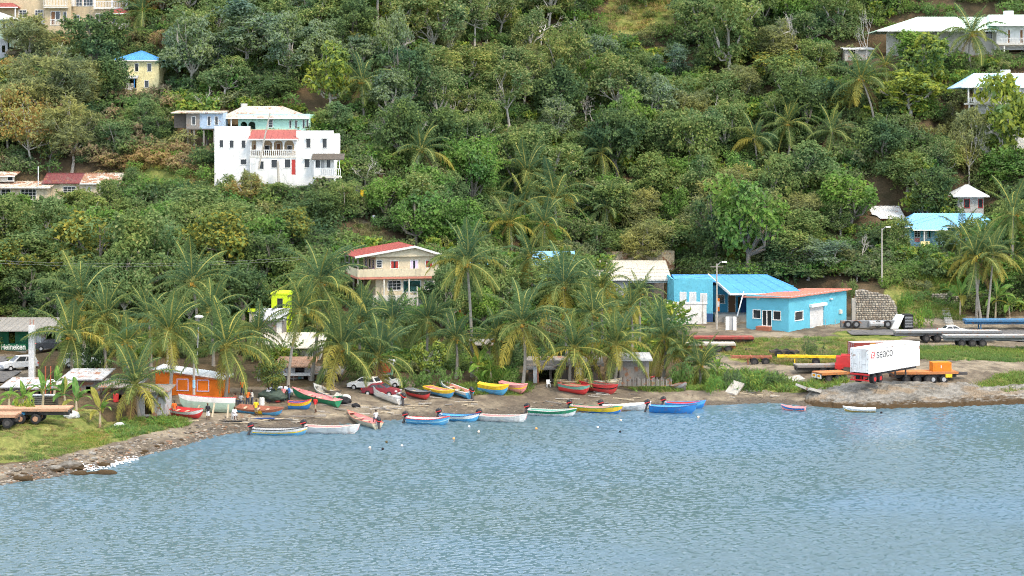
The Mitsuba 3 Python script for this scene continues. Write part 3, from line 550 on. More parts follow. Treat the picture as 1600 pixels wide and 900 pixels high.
# ---------------------------------------------------------------- trees that can be told apart
for a in [
    (146, 66, 100, 92, 'dark', 'big dark green tree in front of the beige apartment block'), (168, 122, 66, 76, 'dark', 'dark tree at the left wall of the yellow house with the blue roof'),
    (44, 62, 84, 76, 'olive', 'yellow-olive leafy clump under the beige block beside the pale green house'), (66, 132, 120, 110, 'olive', 'large feathery olive clump below the beige apartment block'), (112, 206, 96, 96, 'olive', 'olive feathery clump down the slope left of the brown cleared patch'),
    (26, 118, 64, 64, 'autumn', 'orange-brown thin tree at the left edge below the pale green house'), (44, 206, 90, 90, 'autumn', 'dry orange-tinged tree above the cream houses at the left'), (78, 240, 52, 56, 'gold', 'golden shrubby tree just above the rusty roofed cream house'), (6, 168, 60, 80, 'olive', 'olive clump cut by the left edge of the view'),
    (222, 182, 66, 52, 'mid', 'tree below the yellow house with the blue roof'), (246, 204, 60, 44, 'dark', 'dark low tree left of the grey-blue wooden house'), (180, 212, 60, 50, 'mid', 'green tree above the brown cleared patch'), (322, 205, 34, 36, 'bright', 'small bright green tree before the grey-blue wooden house'),
    (300, 50, 84, 74, 'mid', 'green tree on the upper slope right of the beige block'), (276, 92, 60, 60, 'dark', 'dark tree on the slope right of the yellow house'), (386, 52, 124, 100, 'pale', 'broad pale grey-green spreading tree above the white villa'), (452, 74, 96, 104, 'pale', 'pale spreading tree with bare limbs left of the yellow-green breadfruit'),
    (352, 120, 80, 60, 'mid', 'green tree above the mint house'), (334, 90, 70, 60, 'pale', 'pale tree between the yellow house and the mint house'), (420, 140, 76, 44, 'dark', 'dark tree right behind the mint house roof'), 
    (516, 122, 84, 104, 'lime', 'yellow-green breadfruit tree above and right of the white villa'), (520, 186, 70, 50, 'mid', 'tree at the right end of the mint house'), (566, 84, 64, 56, 'pale', 'pale tree right of the yellow-green breadfruit'), (612, 72, 62, 104, 'pale', 'tall pale grey-green tree on the upper central slope'), (606, 152, 70, 80, 'pale', 'pale tree on the slope above the lone coconut palm'),
    (700, 52, 54, 84, 'olive', 'straw-coloured feathery clump at the top of the central slope'), (640, 36, 80, 64, 'olive', 'olive clump at the top edge left of centre'), (676, 116, 96, 64, 'tall', 'tall tree with vine-covered trunk left of the bare tree'), (728, 118, 90, 62, 'tall', 'tall tree with two leaning pale trunks above the bare tree'), (776, 112, 76, 60, 'tall', 'tall tree with a thin curved pale trunk in the centre'),
    (764, 240, 84, 84, 'bare', 'leafless whitish tree standing in the middle of the slope'), (322, 150, 44, 40, 'bare', 'leafless grey bush above the mint house'), (1354, 46, 44, 84, 'bare', 'leafless stems rising left of the pale green roof'), (1230, 46, 84, 70, 'bare', 'sparse bare-limbed tree on the upper right slope'), (572, 262, 60, 46, 'bare', 'tangle of bare branches right of the white villa'), (1154, 338, 48, 40, 'bare', 'grey leafless crown inside the bamboo above the blue building'), (1348, 380, 44, 40, 'bare', 'dead pale tree beside the street lamp at the right'),
    (1212, 66, 76, 64, 'olive', 'olive tree at the top right below the bare-limbed one'), (1216, 110, 96, 60, 'gold', 'round tree with yellow-green tips on the upper right slope'), (1190, 84, 50, 46, 'gold', 'yellow-tipped tree left of the round one on the upper right slope'), (1276, 88, 60, 50, 'mid', 'green tree left of the small concrete box'),
    (1442, 78, 84, 56, 'bright', 'bright green tree in front of the pale green roof'), (1444, 98, 80, 84, 'lime', 'breadfruit tree between the palms below the pale green roof'), (1418, 146, 100, 66, 'lime', 'wide breadfruit tree with big leaves right of the leaning palm'), (1568, 172, 100, 110, 'lime', 'breadfruit tree in front of the white house with light blue roof', 332), (1500, 196, 70, 56, 'olive', 'brownish olive tree left of the white house with light blue roof'),
    (1256, 268, 116, 88, 'mid', 'large domed green tree on the right slope above the bamboo'), (1332, 312, 92, 84, 'bright', 'bright green round tree right of the domed one'), (1146, 300, 110, 76, 'olive', 'large straw-coloured bamboo clump on the right slope'), (1180, 340, 110, 76, 'olive', 'olive bamboo clump above the blue building'), (1110, 346, 90, 70, 'olive', 'olive bamboo clump left of the straw-coloured one'),
    (1000, 330, 84, 66, 'olive', 'yellow-olive clump above the grey warehouse'), (1012, 380, 84, 66, 'olive', 'low olive clump behind the warehouse roof'), (1056, 322, 56, 56, 'bright', 'bright narrow tree above the warehouse'), (1044, 374, 90, 56, 'mid', 'green tree behind the tan wall of the warehouse'), (928, 384, 76, 56, 'dark', 'dark tree left of the warehouse roof'), (1072, 276, 60, 60, 'bright', 'bright vine-covered tree on the middle slope'),
    (1236, 392, 84, 60, 'mid', 'green bushy tree behind the blue building'), (1288, 400, 80, 54, 'pale', 'pale bushy tree at the right end behind the blue building'), (1204, 384, 70, 60, 'olive', 'olive bushy tree above the blue roof'), (1566, 266, 80, 66, 'bright', 'bright green tree beside the grey tower house'), (1478, 378, 34, 36, 'mid', 'dense green bush in front of the light blue house'), (1400, 370, 54, 60, 'mid', 'green tree left of the light blue house'),
    (602, 312, 74, 66, 'bright', 'bright dense tree right of the hillside path'), (650, 342, 84, 80, 'bright', 'bright round tree above the house with the red roof'), (712, 350, 74, 80, 'bright', 'bright tree right of the leaning lamp post'), (538, 310, 46, 56, 'mid', 'green tree below the right corner of the white villa'), (498, 324, 70, 52, 'dark', 'dark tree below the white villa'),
    (30, 322, 46, 40, 'bright', 'round bright bush in front of the leftmost cream house'), (122, 312, 50, 26, 'mid', 'dark bush under the window of the rusty roofed cream house'), (172, 302, 36, 40, 'mid', 'bush at the right end of the rusty roofed cream house'), (212, 276, 40, 28, 'mid', 'bush right of the rusty roofed cream house'),
    (44, 400, 110, 70, 'mid', 'wide leafy tree on the lower left slope'), (112, 412, 110, 66, 'mid', 'leafy tree above the leftmost palms'), (40, 450, 90, 60, 'dark', 'dark tree behind the green bar'), (216, 340, 90, 60, 'mid', 'vine-covered tree on the left bank'), (300, 330, 100, 70, 'mid', 'large vine-covered tree over the earth bank'), (350, 350, 80, 76, 'mid', 'green tree on the bank below the white villa'), (192, 420, 80, 50, 'gold', 'yellow-green bush beside the left palms'), (456, 360, 80, 66, 'gold', 'golden-tinged tree on the bank'), (404, 378, 84, 80, 'bright', 'bright green tree on the bank left of the tall palm'), (462, 420, 70, 60, 'mid', 'green tree above the lime green house'), (386, 300, 60, 46, 'autumn', 'brownish bush below the left wing of the white villa'), (408, 462, 60, 50, 'mid', 'green tree left of the lime green house'), (360, 462, 60, 40, 'mid', 'green tree between the palms on the left'),
    (690, 470, 84, 60, 'dark', 'dark tree right of the house with the red roof'), (756, 480, 66, 60, 'bright', 'bright bush between the two tall palms'), (700, 300, 66, 60, 'mid', 'green tree below the bare whitish tree'), (672, 564, 58, 56, 'lime', 'yellow-green bush tree at the back of the beach'), (428, 590, 50, 60, 'gold', 'small thin tree with reddish leaves beside the beach shacks'), (790, 560, 46, 50, 'mid', 'green tree behind the tall palm on the beach'), (858, 520, 60, 50, 'autumn', 'pinkish flowering bush behind the beach palms'), (640, 520, 50, 50, 'mid', 'green tree below the house with the red roof'), (388, 284, 36, 36, 'olive', 'thin pale tree before the left wing of the white villa', 287), (352, 290, 40, 34, 'mid', 'green bush tree at the foot of the left wing of the white villa', 288), (436, 298, 60, 26, 'mid', 'low green tree at the foot of the villa under its arches', 288), (476, 302, 44, 24, 'dark', 'dark low tree under the red door of the villa', 288), (1262, 440, 76, 44, 'mid', 'low green tree right behind the turquoise office roof', 303), (1312, 440, 60, 46, 'olive', 'olive low tree between the turquoise office and the stone wall', 303), (1222, 428, 60, 40, 'bright', 'bright low tree behind the blue gabled roof', 305), (1340, 432, 44, 40, 'mid', 'green low tree above the stone wall', 300), (1450, 296, 80, 66, 'dark', 'dark tree left of the grey tower house'), (1418, 268, 70, 60, 'mid', 'green tree up the slope above the dull white shed'), (1474, 262, 60, 60, 'tall', 'pale-trunked tree above the grey tower house'), (1440, 326, 46, 34, 'mid', 'low green tree directly behind the bright blue roof', 322), (1514, 204, 56, 70, 'olive', 'olive tree covering the posts of the white house at the right edge', 331), (1520, 360, 40, 40, 'mid', 'green tree before the right half of the light blue house', 308), (700, 440, 50, 60, 'mid', 'tree at the right corner of the house with the red roof', 254), (566, 462, 40, 40, 'dark', 'dark tree at the left corner of the house with the red roof', 252), (604, 484, 54, 36, 'mid', 'green tree covering the base of the house with the red roof', 250), (646, 484, 54, 40, 'bright', 'bright tree under the teal louvres of the house with the red roof', 250),
    (1312, 340, 50, 50, 'mid', 'darker tree right of the bright round one'), (1260, 330, 70, 56, 'olive', 'olive tree under the domed one'), (950, 300, 60, 50, 'bright', 'bright tree right of the palm cluster'), (880, 258, 90, 60, 'mid', 'green tree above the palm cluster'), (905, 230, 60, 50, 'mid', 'green tree on the middle slope behind the palms')]:
    tree(*a)

# ---------------------------------------------------------------- palms
for a in [
    (111, 526, 112, 592, 60, 'coconut palm in front of the concrete pillar, second from the left edge', .35), (127, 467, 132, 560, 66, 'palm with orange-brown heart at the far left of the palm row', .3), (198, 538, 202, 604, 46, 'small palm between the left palms, behind the low one', .25), (232, 496, 236, 580, 42, 'palm standing behind the left front palms', .2),
    (265, 520, 263, 628, 64, 'tall palm at the left corner of the orange shed', .3), (212, 602, 219, 656, 56, 'low young palm in front of the corrugated shack', .35), (352, 543, 352, 622, 68, 'big palm hanging over the right end of the orange shed', .4), (300, 442, 304, 545, 60, 'palm standing behind on the rising ground above the orange shed', .2),
    (500, 442, 486, 596, 68, 'tallest palm, with white curved trunk, left of the house with the red roof', .35), (470, 486, 450, 610, 44, 'slim leaning palm next to the tallest white-trunked one', .35), (534, 545, 520, 606, 66, 'broad palm drooping over the parked cars', .45), (592, 560, 590, 604, 60, 'palm with its trunk in front of the white cars', .25),
    (730, 412, 738, 590, 58, 'tall thin palm right of the house with the red roof', .35), (815, 506, 816, 604, 64, 'straight tall palm in the middle of the beach', .55), (880, 448, 886, 566, 58, 'tall palm behind the dark beach shack', .35), (897, 546, 891, 604, 54, 'palm growing over the green and red boat', .25), (962, 540, 958, 602, 58, 'yellow-leaved palm left of the wooden fence', .85), (1037, 530, 1035, 594, 56, 'palm at the right end of the beach grove', .25),
    (940, 450, 942, 548, 44, 'palm behind the yellow-leaved one', .25), (1000, 458, 1000, 545, 34, 'small palm in front of the warehouse opening', .2), (712, 530, 712, 592, 46, 'short palm among the shrubs at the back of the beach', .1), (1094, 574, 1094, 606, 44, 'low bushy palm at the edge of the trailer yard', .1), (828, 402, 832, 480, 40, 'palm beside the blue roof behind the grove', .2), (612, 500, 614, 560, 44, 'palm between the red roofed house and the cars', .15), (985, 482, 986, 560, 36, 'palm in front of the white wall', .2), (164, 498, 166, 585, 50, 'palm rising between the left palms in front of the dark shrub', .15), (402, 520, 404, 596, 44, 'slender palm in front of the beige shed', .15), (562, 500, 566, 578, 48, 'palm below the left corner of the house with the red roof', .15), (776, 530, 778, 592, 44, 'leafy low palm behind the straight tall palm', .1), (926, 492, 930, 580, 48, 'palm standing between the dark shack and the yellow-leaved palm', .2), (668, 500, 666, 570, 42, 'palm among the shrubs below the cream house', .1), (330, 486, 334, 572, 50, 'palm in the second row behind the orange shed', .15), (1066, 548, 1066, 600, 38, 'short palm right of the board fence', .1)]:
    palm(*a[:6], yellow=a[6])
for a in [
    (822, 270, 826, 330, 52, 'highest palm of the cluster in the middle of the slope', .15), (818, 318, 822, 370, 46, 'second palm of the cluster on the slope, left side', .15), (866, 312, 868, 376, 56, 'broad palm on the right of the cluster on the slope', .15), (850, 350, 852, 412, 48, 'lowest palm of the cluster on the slope', .2), (796, 350, 800, 400, 44, 'yellowish palm at the left foot of the cluster', .6), (946, 326, 944, 368, 38, 'lone small palm right of the cluster on the slope', .15), (940, 240, 942, 290, 40, 'palm half hidden in the forest above the cluster', .1),
    (658, 236, 642, 286, 48, 'lone palm on the slope right of the white villa', .3), (1346, 124, 1368, 204, 48, 'palm leaning left with a long bare trunk on the right slope', .35), (1519, 54, 1519, 114, 46, 'palm in front of the pale green roof', .4), (1384, 102, 1388, 150, 32, 'smaller palm behind the leaning one', .2), (1231, 194, 1232, 242, 44, 'palm in the middle of three on the right slope', .35), (1179, 216, 1184, 268, 38, 'left palm of three on the right slope', .55), (1300, 206, 1302, 246, 40, 'right palm of three on the right slope', .3),
    (1524, 404, 1534, 505, 50, 'yellowish palm with slim trunk below the light blue house', .6), (1538, 394, 1526, 502, 44, 'second slim trunk palm below the light blue house', .4), (1552, 400, 1542, 506, 40, 'third palm of the clump below the light blue house', .5), (1583, 334, 1580, 472, 50, 'tall palm at the right edge with hanging brown leaves', .5), (1502, 368, 1504, 420, 36, 'short palm against the light blue house', .2), (222, 18, 222, 56, 40, 'dark palm right of the beige apartment block', .2), (566, 128, 570, 190, 46, 'dark palm partly hidden right of the breadfruit tree', .2), (1582, 400, 1590, 470, 40, 'low palm cut by the right edge', .2)]:
    palm(*a[:6], yellow=a[6], parts=a[4] > 43, n=18, nuts=a[4] > 43)

for k, a in enumerate([(36, 652, 56), (66, 640, 56), (104, 642, 52), (120, 652, 50), (156, 668, 52), (84, 622, 44), (14, 640, 34)]):
    banana(*a, ['banana plant at the left edge behind the pallet box', 'banana plant behind the two rusty rods', 'banana plant right of the rusty rods', 'leafy banana plant beside the trailer deck end', 'yellowing banana plant on the grass bank in front of the shacks', 'banana plant up by the shack roofs', 'small banana plant at the left edge'][k], yellow=.5 if k == 4 else .12)
for k, a in enumerate([(1500, 494, 60), (1555, 500, 64), (1578, 500, 44), (1566, 452, 40), (744, 598, 54), (768, 602, 44), (664, 502, 44), (1120, 596, 36)]):
    banana(*a, ['banana plant beside the stone wall at the right', 'large banana plant behind the blue beam trailer', 'small banana plant at the right edge', 'banana plant up the slope at the right', 'banana plant at the back of the beach left of the middle palm', 'short banana plant near the blue and yellow boat', 'banana plant under the house with the red roof', 'broad-leaved plant at the yard edge'][k])
# grass-like cane clump behind the boats
KEEP = [(-10, -20, 212, 54, 349), (-10, 10, 24, 90, 333), (186, 76, 256, 140, 325), (276, 170, 350, 210, 305), (343, 162, 486, 206, 308), (334, 185, 536, 284, 291), (60, 268, 190, 302, 295), (-10, 268, 76, 312, 292), (538, 378, 692, 456, 258), (942, 402, 1062, 470, 298), (1040, 428, 1330, 515, 272), (1334, 448, 1410, 500, 290), (1405, 333, 1500, 384, 311), (1486, 288, 1540, 338, 322), (1364, 320, 1414, 345, 322), (1495, 110, 1560, 160, 337), (1366, 20, 1610, 70, 363), (1316, 70, 1366, 86, 366), (416, 455, 456, 514, 249), (395, 480, 450, 530, 240), (140, 232, 292, 280, 300), (552, 296, 620, 376, 285), (1400, 405, 1500, 500, 296), (930, -20, 1056, 40, 395)] + PALMKEEP + [(726, 196, 800, 290, 300), (480, 80, 556, 170, 325), (1400, 120, 1466, 176, 345)]
def blocked(foot, w, h):
    s = F / foot[1]; x, y = pix(foot)
    for x0, y0, x1, y1, Y in KEEP:
        if foot[1] < Y + 1 and x + w * s * .42 > x0 and x - w * s * .42 < x1 and y - h * s * .9 < y1 and y > y0: return True
    return False
HOUSES = [((a - 800) * c / F - 1.5, (b - 800) * d / F + 1.5, c - 1, d + 1) for a, b, c, d in [(-80, 210, 348, 364), (-60, 22, 333, 343), (186, 250, 324, 334), (272, 350, 304, 312), (345, 484, 308, 316), (336, 522, 291, 303), (66, 188, 295, 303), (-60, 74, 292, 300), (545, 690, 257, 272), (940, 1060, 297, 314), (1050, 1330, 265, 302), (1334, 1402, 280, 294), (1410, 1556, 311, 320), (1488, 1540, 321, 328), (1500, 1640, 336, 348), (1372, 1640, 362, 376), (1316, 1364, 365, 370), (1366, 1412, 321, 327), (415, 456, 248, 256), (395, 445, 239, 247)]]
def forest_kind(px, py, r):
    """What grows where: read off the photograph by region."""
    if px < 260 and py < 260: opts = ['olive', 'olive', 'autumn', 'mid', 'dark', 'gold']
    elif px < 560 and py < 160: opts = ['pale', 'pale', 'mid', 'dark', 'mid']
    elif px < 560: opts = ['mid', 'mid', 'bright', 'dark', 'mid', 'gold']
    elif px < 900 and py < 260: opts = ['tall', 'tall', 'tall', 'mid', 'olive', 'dark', 'pale', 'bare', 'tall']
    elif px < 1180 and py < 260: opts = ['mid', 'tall', 'tall', 'olive', 'dark', 'mid', 'bright', 'pale', 'bare', 'mid']
    elif py < 260: opts = ['mid', 'bright', 'gold', 'dark', 'lime', 'mid']
    elif px > 960: opts = ['mid', 'olive', 'bright', 'dark', 'mid', 'mid']
    else: opts = ['mid', 'bright', 'dark', 'mid']
    return opts[int(r * len(opts))]
SHADES = dict(bare='leafless grey', dark='dark green', mid='mid-green', bright='bright green', olive='feathery olive', pale='pale grey-green', lime='yellow-green', tall='tall pale-trunked', autumn='thin brownish', gold='yellow-tipped')
MARKS = [(330, 60, 'the broad pale spreading tree'), (146, 66, 'the beige apartment block'), (218, 110, 'the small yellow house'), (310, 190, 'the grey-blue board house'), (420, 185, 'the mint house'), (430, 240, 'the white villa'), (125, 295, 'the rusty roofed cream house'), (20, 300, 'the low cream house at the left edge'), (220, 255, 'the brown cleared patch'),
    (620, 420, 'the house with the red roof'), (516, 122, 'the breadfruit tree above the villa'), (612, 72, 'the tall pale grey-green tree'), (700, 52, 'the straw-coloured clump at the top'), (658, 240, 'the lone palm right of the villa'), (764, 240, 'the leafless whitish tree'), (840, 310, 'the palm cluster on the slope'), (1000, 30, 'the bare grassy rise'), (1000, 425, 'the grey warehouse'), (1180, 450, 'the blue gabled roof'),
    (1146, 300, 'the straw-coloured bamboo clump'), (1256, 268, 'the domed tree on the right slope'), (1332, 312, 'the bright round tree on the right slope'), (1346, 124, 'the leaning long-trunked palm'), (1231, 200, 'the three palms on the right slope'), (1216, 110, 'the round yellow-tipped tree'), (1340, 78, 'the small concrete hut'), (1480, 40, 'the pale green roof'), (1560, 150, 'the white house with pale blue roof'), (1516, 320, 'the grey tower house'), (1470, 360, 'the light blue house'), (1378, 400, 'the slope lamp pole'), (1370, 475, 'the stone retaining wall'),
    (585, 355, 'the hillside path'), (440, 480, 'the lime green house'), (300, 440, 'the palm on the rise above the orange shed'), (128, 467, 'the orange-hearted palm at the far left'), (30, 525, 'the green bar'), (500, 440, 'the tallest white-trunked palm'), (940, 240, 'the palm half hidden in the forest'), (1000, 330, 'the yellow-olive clump above the warehouse')]
met = {}
def forest_label(kind, px, py):
    """Says which forest tree: by its look and the landmark next to it, numbered away from that."""
    mx, my, mark = min(MARKS, key=lambda m: (m[0] - px) ** 2 + (m[1] - py) ** 2 * 1.6)
    dx, dy = px - mx, py - my
    side = ('right of' if dx > 0 else 'left of') if abs(dx) > abs(dy) else ('below' if dy > 0 else 'above')
    tree_ = f'{SHADES[kind]} ' + ('bamboo clump' if kind == 'olive' else 'forest tree')
    met.setdefault((tree_, side, mark), []).append((dx * dx + dy * dy, k_new))
    return tree_
ORD = ['', 'second ', 'third ', 'fourth ', 'fifth ', 'sixth ', 'seventh ', 'eighth ']
cand = []
frng = np.random.default_rng(123)
for _ in range(9000):
    y = 250 + 175 * frng.random(); x = frng.uniform(-.3, .3) * y
    cand.append((x, y))
count = 0
for x, y in cand:
    z = gzat(x, y); px, py = pix((x, y, z))
    if z < 4.5 or py > 520 or py < -75: continue
    big = 2.5 + 1.9 * frng.random()
    if any((x - a) ** 2 + (y - b) ** 2 < (big + r * .62) ** 2 * .62 for a, b, r in occupied): continue
    if any(a - big * .5 < x < b + big * .5 and c - 1 < y < d + 1 for a, b, c, d in HOUSES): continue
    foot = np.array([x, y, z])
    kind = forest_kind(px, py, frng.random())
    w = big * 2 * frng.uniform(1.15, 1.5); h = w * frng.uniform(.95, 1.4) * (1.25 if kind == 'tall' else 1)
    if blocked(foot, w, h):
        continue
    if count >= 295: break
    k_new = plant(kind, foot, h, w, 'forest tree', f'{SHADES[kind]} forest trees')
    forest_label(kind, px, py)
    count += 1
for (tree_, side, mark), found in met.items():
    for n_, (_, k_) in enumerate(sorted(found)): labels[k_]['label'] = (f'{ORD[min(n_, 7)]}nearest ' if len(found) > 1 else '') + f'{tree_} {side} {mark}'
print('forest trees', count)

# undergrowth: one mass of low bushes that covers the slope between the trees
ucount = 0
BK = ['bush_mid', 'bush_mid', 'bush_mid', 'bush_bright', 'bush_olive']
for x, y in [(frng.uniform(-.31, .31) * yy, yy) for yy in 224 + 204 * frng.random(8200)]:
    z = gzat(x, y); px, py = pix((x, y, z))
    if z < (3.9 if px < 560 or px > 1050 else 2.5) or py > 606 or py < -60 or (px > 1050 and py > 520): continue
    if any(a < x < b and c - .6 < y < d + 1 for a, b, c, d in HOUSES): continue
    foot = np.array([x, y, z - .15]); sc = frng.uniform(.8, 2.0) if y > 262 else frng.uniform(.6, 1.2)
    if blocked(foot, 2 * sc, 1.2 * sc) and (frng.random() < .6 or sc > 1.15): continue
    kinds = BK if not (px < 260 and py < 280) else ['bush_olive', 'bush_olive', 'bush_mid', 'bush_dry']
    g = TREES[kinds[int(frng.random() * len(kinds))]]; g = g[int(frng.random() * len(g))]
    M = frame(foot, frng.uniform(0, 360), 0, 0, sc)
    ucount += 1
    scene[f'undergrowth__{ucount:03d}'] = {'type': 'instance', 'shapegroup': {'type': 'ref', 'id': g}, 'to_world': T(M.tolist())}
print('undergrowth', ucount)
tag('undergrowth', 'low leafy undergrowth between the trees of the slope', 'undergrowth', kind='stuff')

# ---------------------------------------------------------------- building helpers
class Face:
    """A vertical wall plane through the plan point C: local x runs along it, y into the building, z is world height."""
    def __init__(s, C, ang=0):
        s.C, s.a = np.asarray(C, float), math.radians(ang); s.u = np.array([math.cos(s.a), math.sin(s.a)]); s.M = frame((C[0], C[1], 0), ang)
    def tz(s, px, py):
        k = (px - 800) / F
        t = (k * s.C[1] - s.C[0]) / (s.u[0] - k * s.u[1]); Y = s.C[1] + t * s.u[1]
        return t, EYE - (py - YH) * Y / F
    def rect(s, x0, y0, x1, y1):
        c = (y0 + y1) / 2; m = (x0 + x1) / 2
        return s.tz(x0, c)[0], s.tz(m, y1)[1], s.tz(x1, c)[0], s.tz(m, y0)[1]
def front(px, Y): return Face(((px - 800) * Y / F, Y))
UP = np.array([[1, 0, 0, 0], [0, 0, -1, 0], [0, 1, 0, 0], [0, 0, 0, 1.0]])
def panel(mb, poly, y, t):
    """An upright slab: poly in (x, z), from y to y + t."""
    M = UP.copy(); M[1, 3] = y + t
    return mb.extrude(poly, t, M)
def put(th, fc, name, mb, mat, **kw):
    old, th.M = th.M, th.M @ fc.M
    k = th.part(name, mb, mat, **kw)
    th.M = old
    return k
def arch(x0, z0, x1, z1):
    r = (x1 - x0) / 2; a = np.linspace(0, np.pi, 13)
    h = min(r, (z1 - z0) * .6)
    return Polygon([(x0, z0), (x1, z0)] + [(x0 + r + r * math.cos(b), z1 - h + h * math.sin(b)) for b in a])
def openings(th, fc, ops, frame_mat='white', hole=True):
    """Fills the openings of one wall; returns the holes to cut."""
    holes = []
    for kind, *r in ops:
        k, _, col = kind.partition(':')
        x0, z0, x1, z1 = fc.rect(*r); w, h = x1 - x0, z1 - z0
        if k == 'a': holes.append(arch(x0, z0, x1, z1)); continue
        if k != 'b': holes.append(sbox(x0, z0, x1, z1))
        if k == 'o': continue
        e = min(.09, w * .12); fr = MB()
        if k != 'g':
            fr.box(x0 - e, x1 + e, -.05, .1, z1 - .003, z1 + e).box(x0 - e, x0 + .003, -.05, .1, z0, z1 - .005).box(x1 - .003, x1 + e, -.05, .1, z0, z1 - .005)
            if k != 'd': fr.box(x0 - e - .04, x1 + e + .04, -.1, .1, z0 - e, z0 + .002)
        if k in ('w', 'v'):
            n = max(1, round(w / .55)) if k == 'w' else 1
            for q in range(1, n + 1 - (k == 'v')):
                if q < n: fr.box(x0 + w * q / n - .025, x0 + w * q / n + .025, .0, .09, z0, z1)
            if k == 'w':
                for q in (1, 2): fr.box(x0, x1, .012, .085, z0 + h * q / 3 - .022, z0 + h * q / 3 + .022)
            key = put(th, fc, 'window', fr, col or frame_mat, wear=.15)
            pm = MB().box(x0, x1, .1, .12, z0, z1); put(th, fc, 'pane', pm, None, bsdf='glass', parent=key)
        elif k == 'l':
            key = put(th, fc, 'window', fr, frame_mat, wear=.15)
            n = max(3, int(h / .16))
            for q in range(n):
                z = z0 + h * (q + .5) / n
                put(th, fc, 'slat', MB().beam([x0, .1, z], [x1, .1, z], .11, .025, up=(0, .6, 1)), col or 'tinlight', parent=key)
        elif k == 's':
            key = put(th, fc, 'window', fr, frame_mat, wear=.15)
            for a, b in ((x0, x0 + w * .36), (x1 - w * .36, x1)): put(th, fc, 'shutter', MB().box(a, b, -.03, .04, z0 + .02, z1 - .02), col, parent=key)
            put(th, fc, 'pane', MB().box(x0 + w * .36, x1 - w * .36, .1, .12, z0, z1), None, bsdf='glass', parent=key)
        elif k == 'd':
            key = put(th, fc, 'door', MB().box(x0, x1, .07, .13, z0, z1), col or 'doorbrown', wear=.2)
            put(th, fc, 'frame', fr, frame_mat, parent=key, wear=.15)
            put(th, fc, 'handle', MB().box(x1 - w * .2, x1 - w * .12, .02, .07, z0 + h * .45, z0 + h * .5), 'chrome', parent=key)
        elif k == 'g':
            key = put(th, fc, 'roller_door', MB().box(x0, x1, .1, .14, z0, z1), col or 'tin', wear=.3)
            n = int(h / .32)
            for q in range(n): put(th, fc, 'slat', MB().box(x0 + .02, x1 - .02, .06, .103, z0 + h * q / n + .02, z0 + h * (q + 1) / n - .03), col or 'tin', parent=key, wear=.3)
        elif k == 'b':
            key = put(th, fc, 'shutter', MB().box(x0, x1, -.04, .02, z0, z1), col)
            put(th, fc, 'frame', fr, frame_mat, parent=key)
    return holes
def wall(th, fc, r, ops, mat, frame_mat='white', t=.22, down=0, wear=.3, name='wall', top=None):
    """A wall over the pixel rectangle r (or the polygon top in pixels) with real openings."""
    if top: x = [fc.tz(*p) for p in top]; poly = Polygon(x)
    else: x0, z0, x1, z1 = fc.rect(*r); poly = sbox(x0, z0 - down, x1, z1)
    for hl in openings(th, fc, ops, frame_mat): poly = poly.difference(hl)
    return put(th, fc, name, panel(MB(), poly, 0, t), mat, wear=wear)
def shell(th, fc, r, depth, mat, down=1.5, wear=.3, t=.22, back=True, drop=0):
    """Side and back walls behind a front wall over the pixel rectangle r."""
    x0, z0, x1, z1 = fc.rect(*r); z1 -= drop
    m = MB().box(x0, x0 + t, t, depth, z0 - down, z1).box(x1 - t, x1, t, depth, z0 - down, z1)
    if back: m.box(x0 + t, x1 - t, depth - t, depth, z0 - down, z1)
    return put(th, fc, 'wall', m, mat, wear=wear)
def slab(m, P, t):
    P = np.asarray(P, float); n = len(P)
    v = np.vstack([P, P - [0, 0, t]])
    if n == 4: f = [[0, 1, 2], [0, 2, 3], [4, 6, 5], [4, 7, 6]]
    else: f = [[0, 1, 2], [3, 5, 4]]
    for k in range(n): a, b = k, (k + 1) % n; f += [[a, a + n, b + n], [a, b + n, b]]
    return m.add(v, f)
def ribs(m, a, b, c, d, step=.75, w=.05):
    """Ridges of sheet metal from the eave a-b up to the ridge d-c."""
    a, b, c, d = (np.asarray(x, float) for x in (a, b, c, d))
    n = max(2, int(np.linalg.norm(b - a) / step))
    for k in range(n + 1):
        p, q = a + (b - a) * k / n, d + (c - d) * k / n
        if np.linalg.norm(q - p) > .3: m.beam(p + [0, 0, .015], q + [0, 0, .015], w, .05)
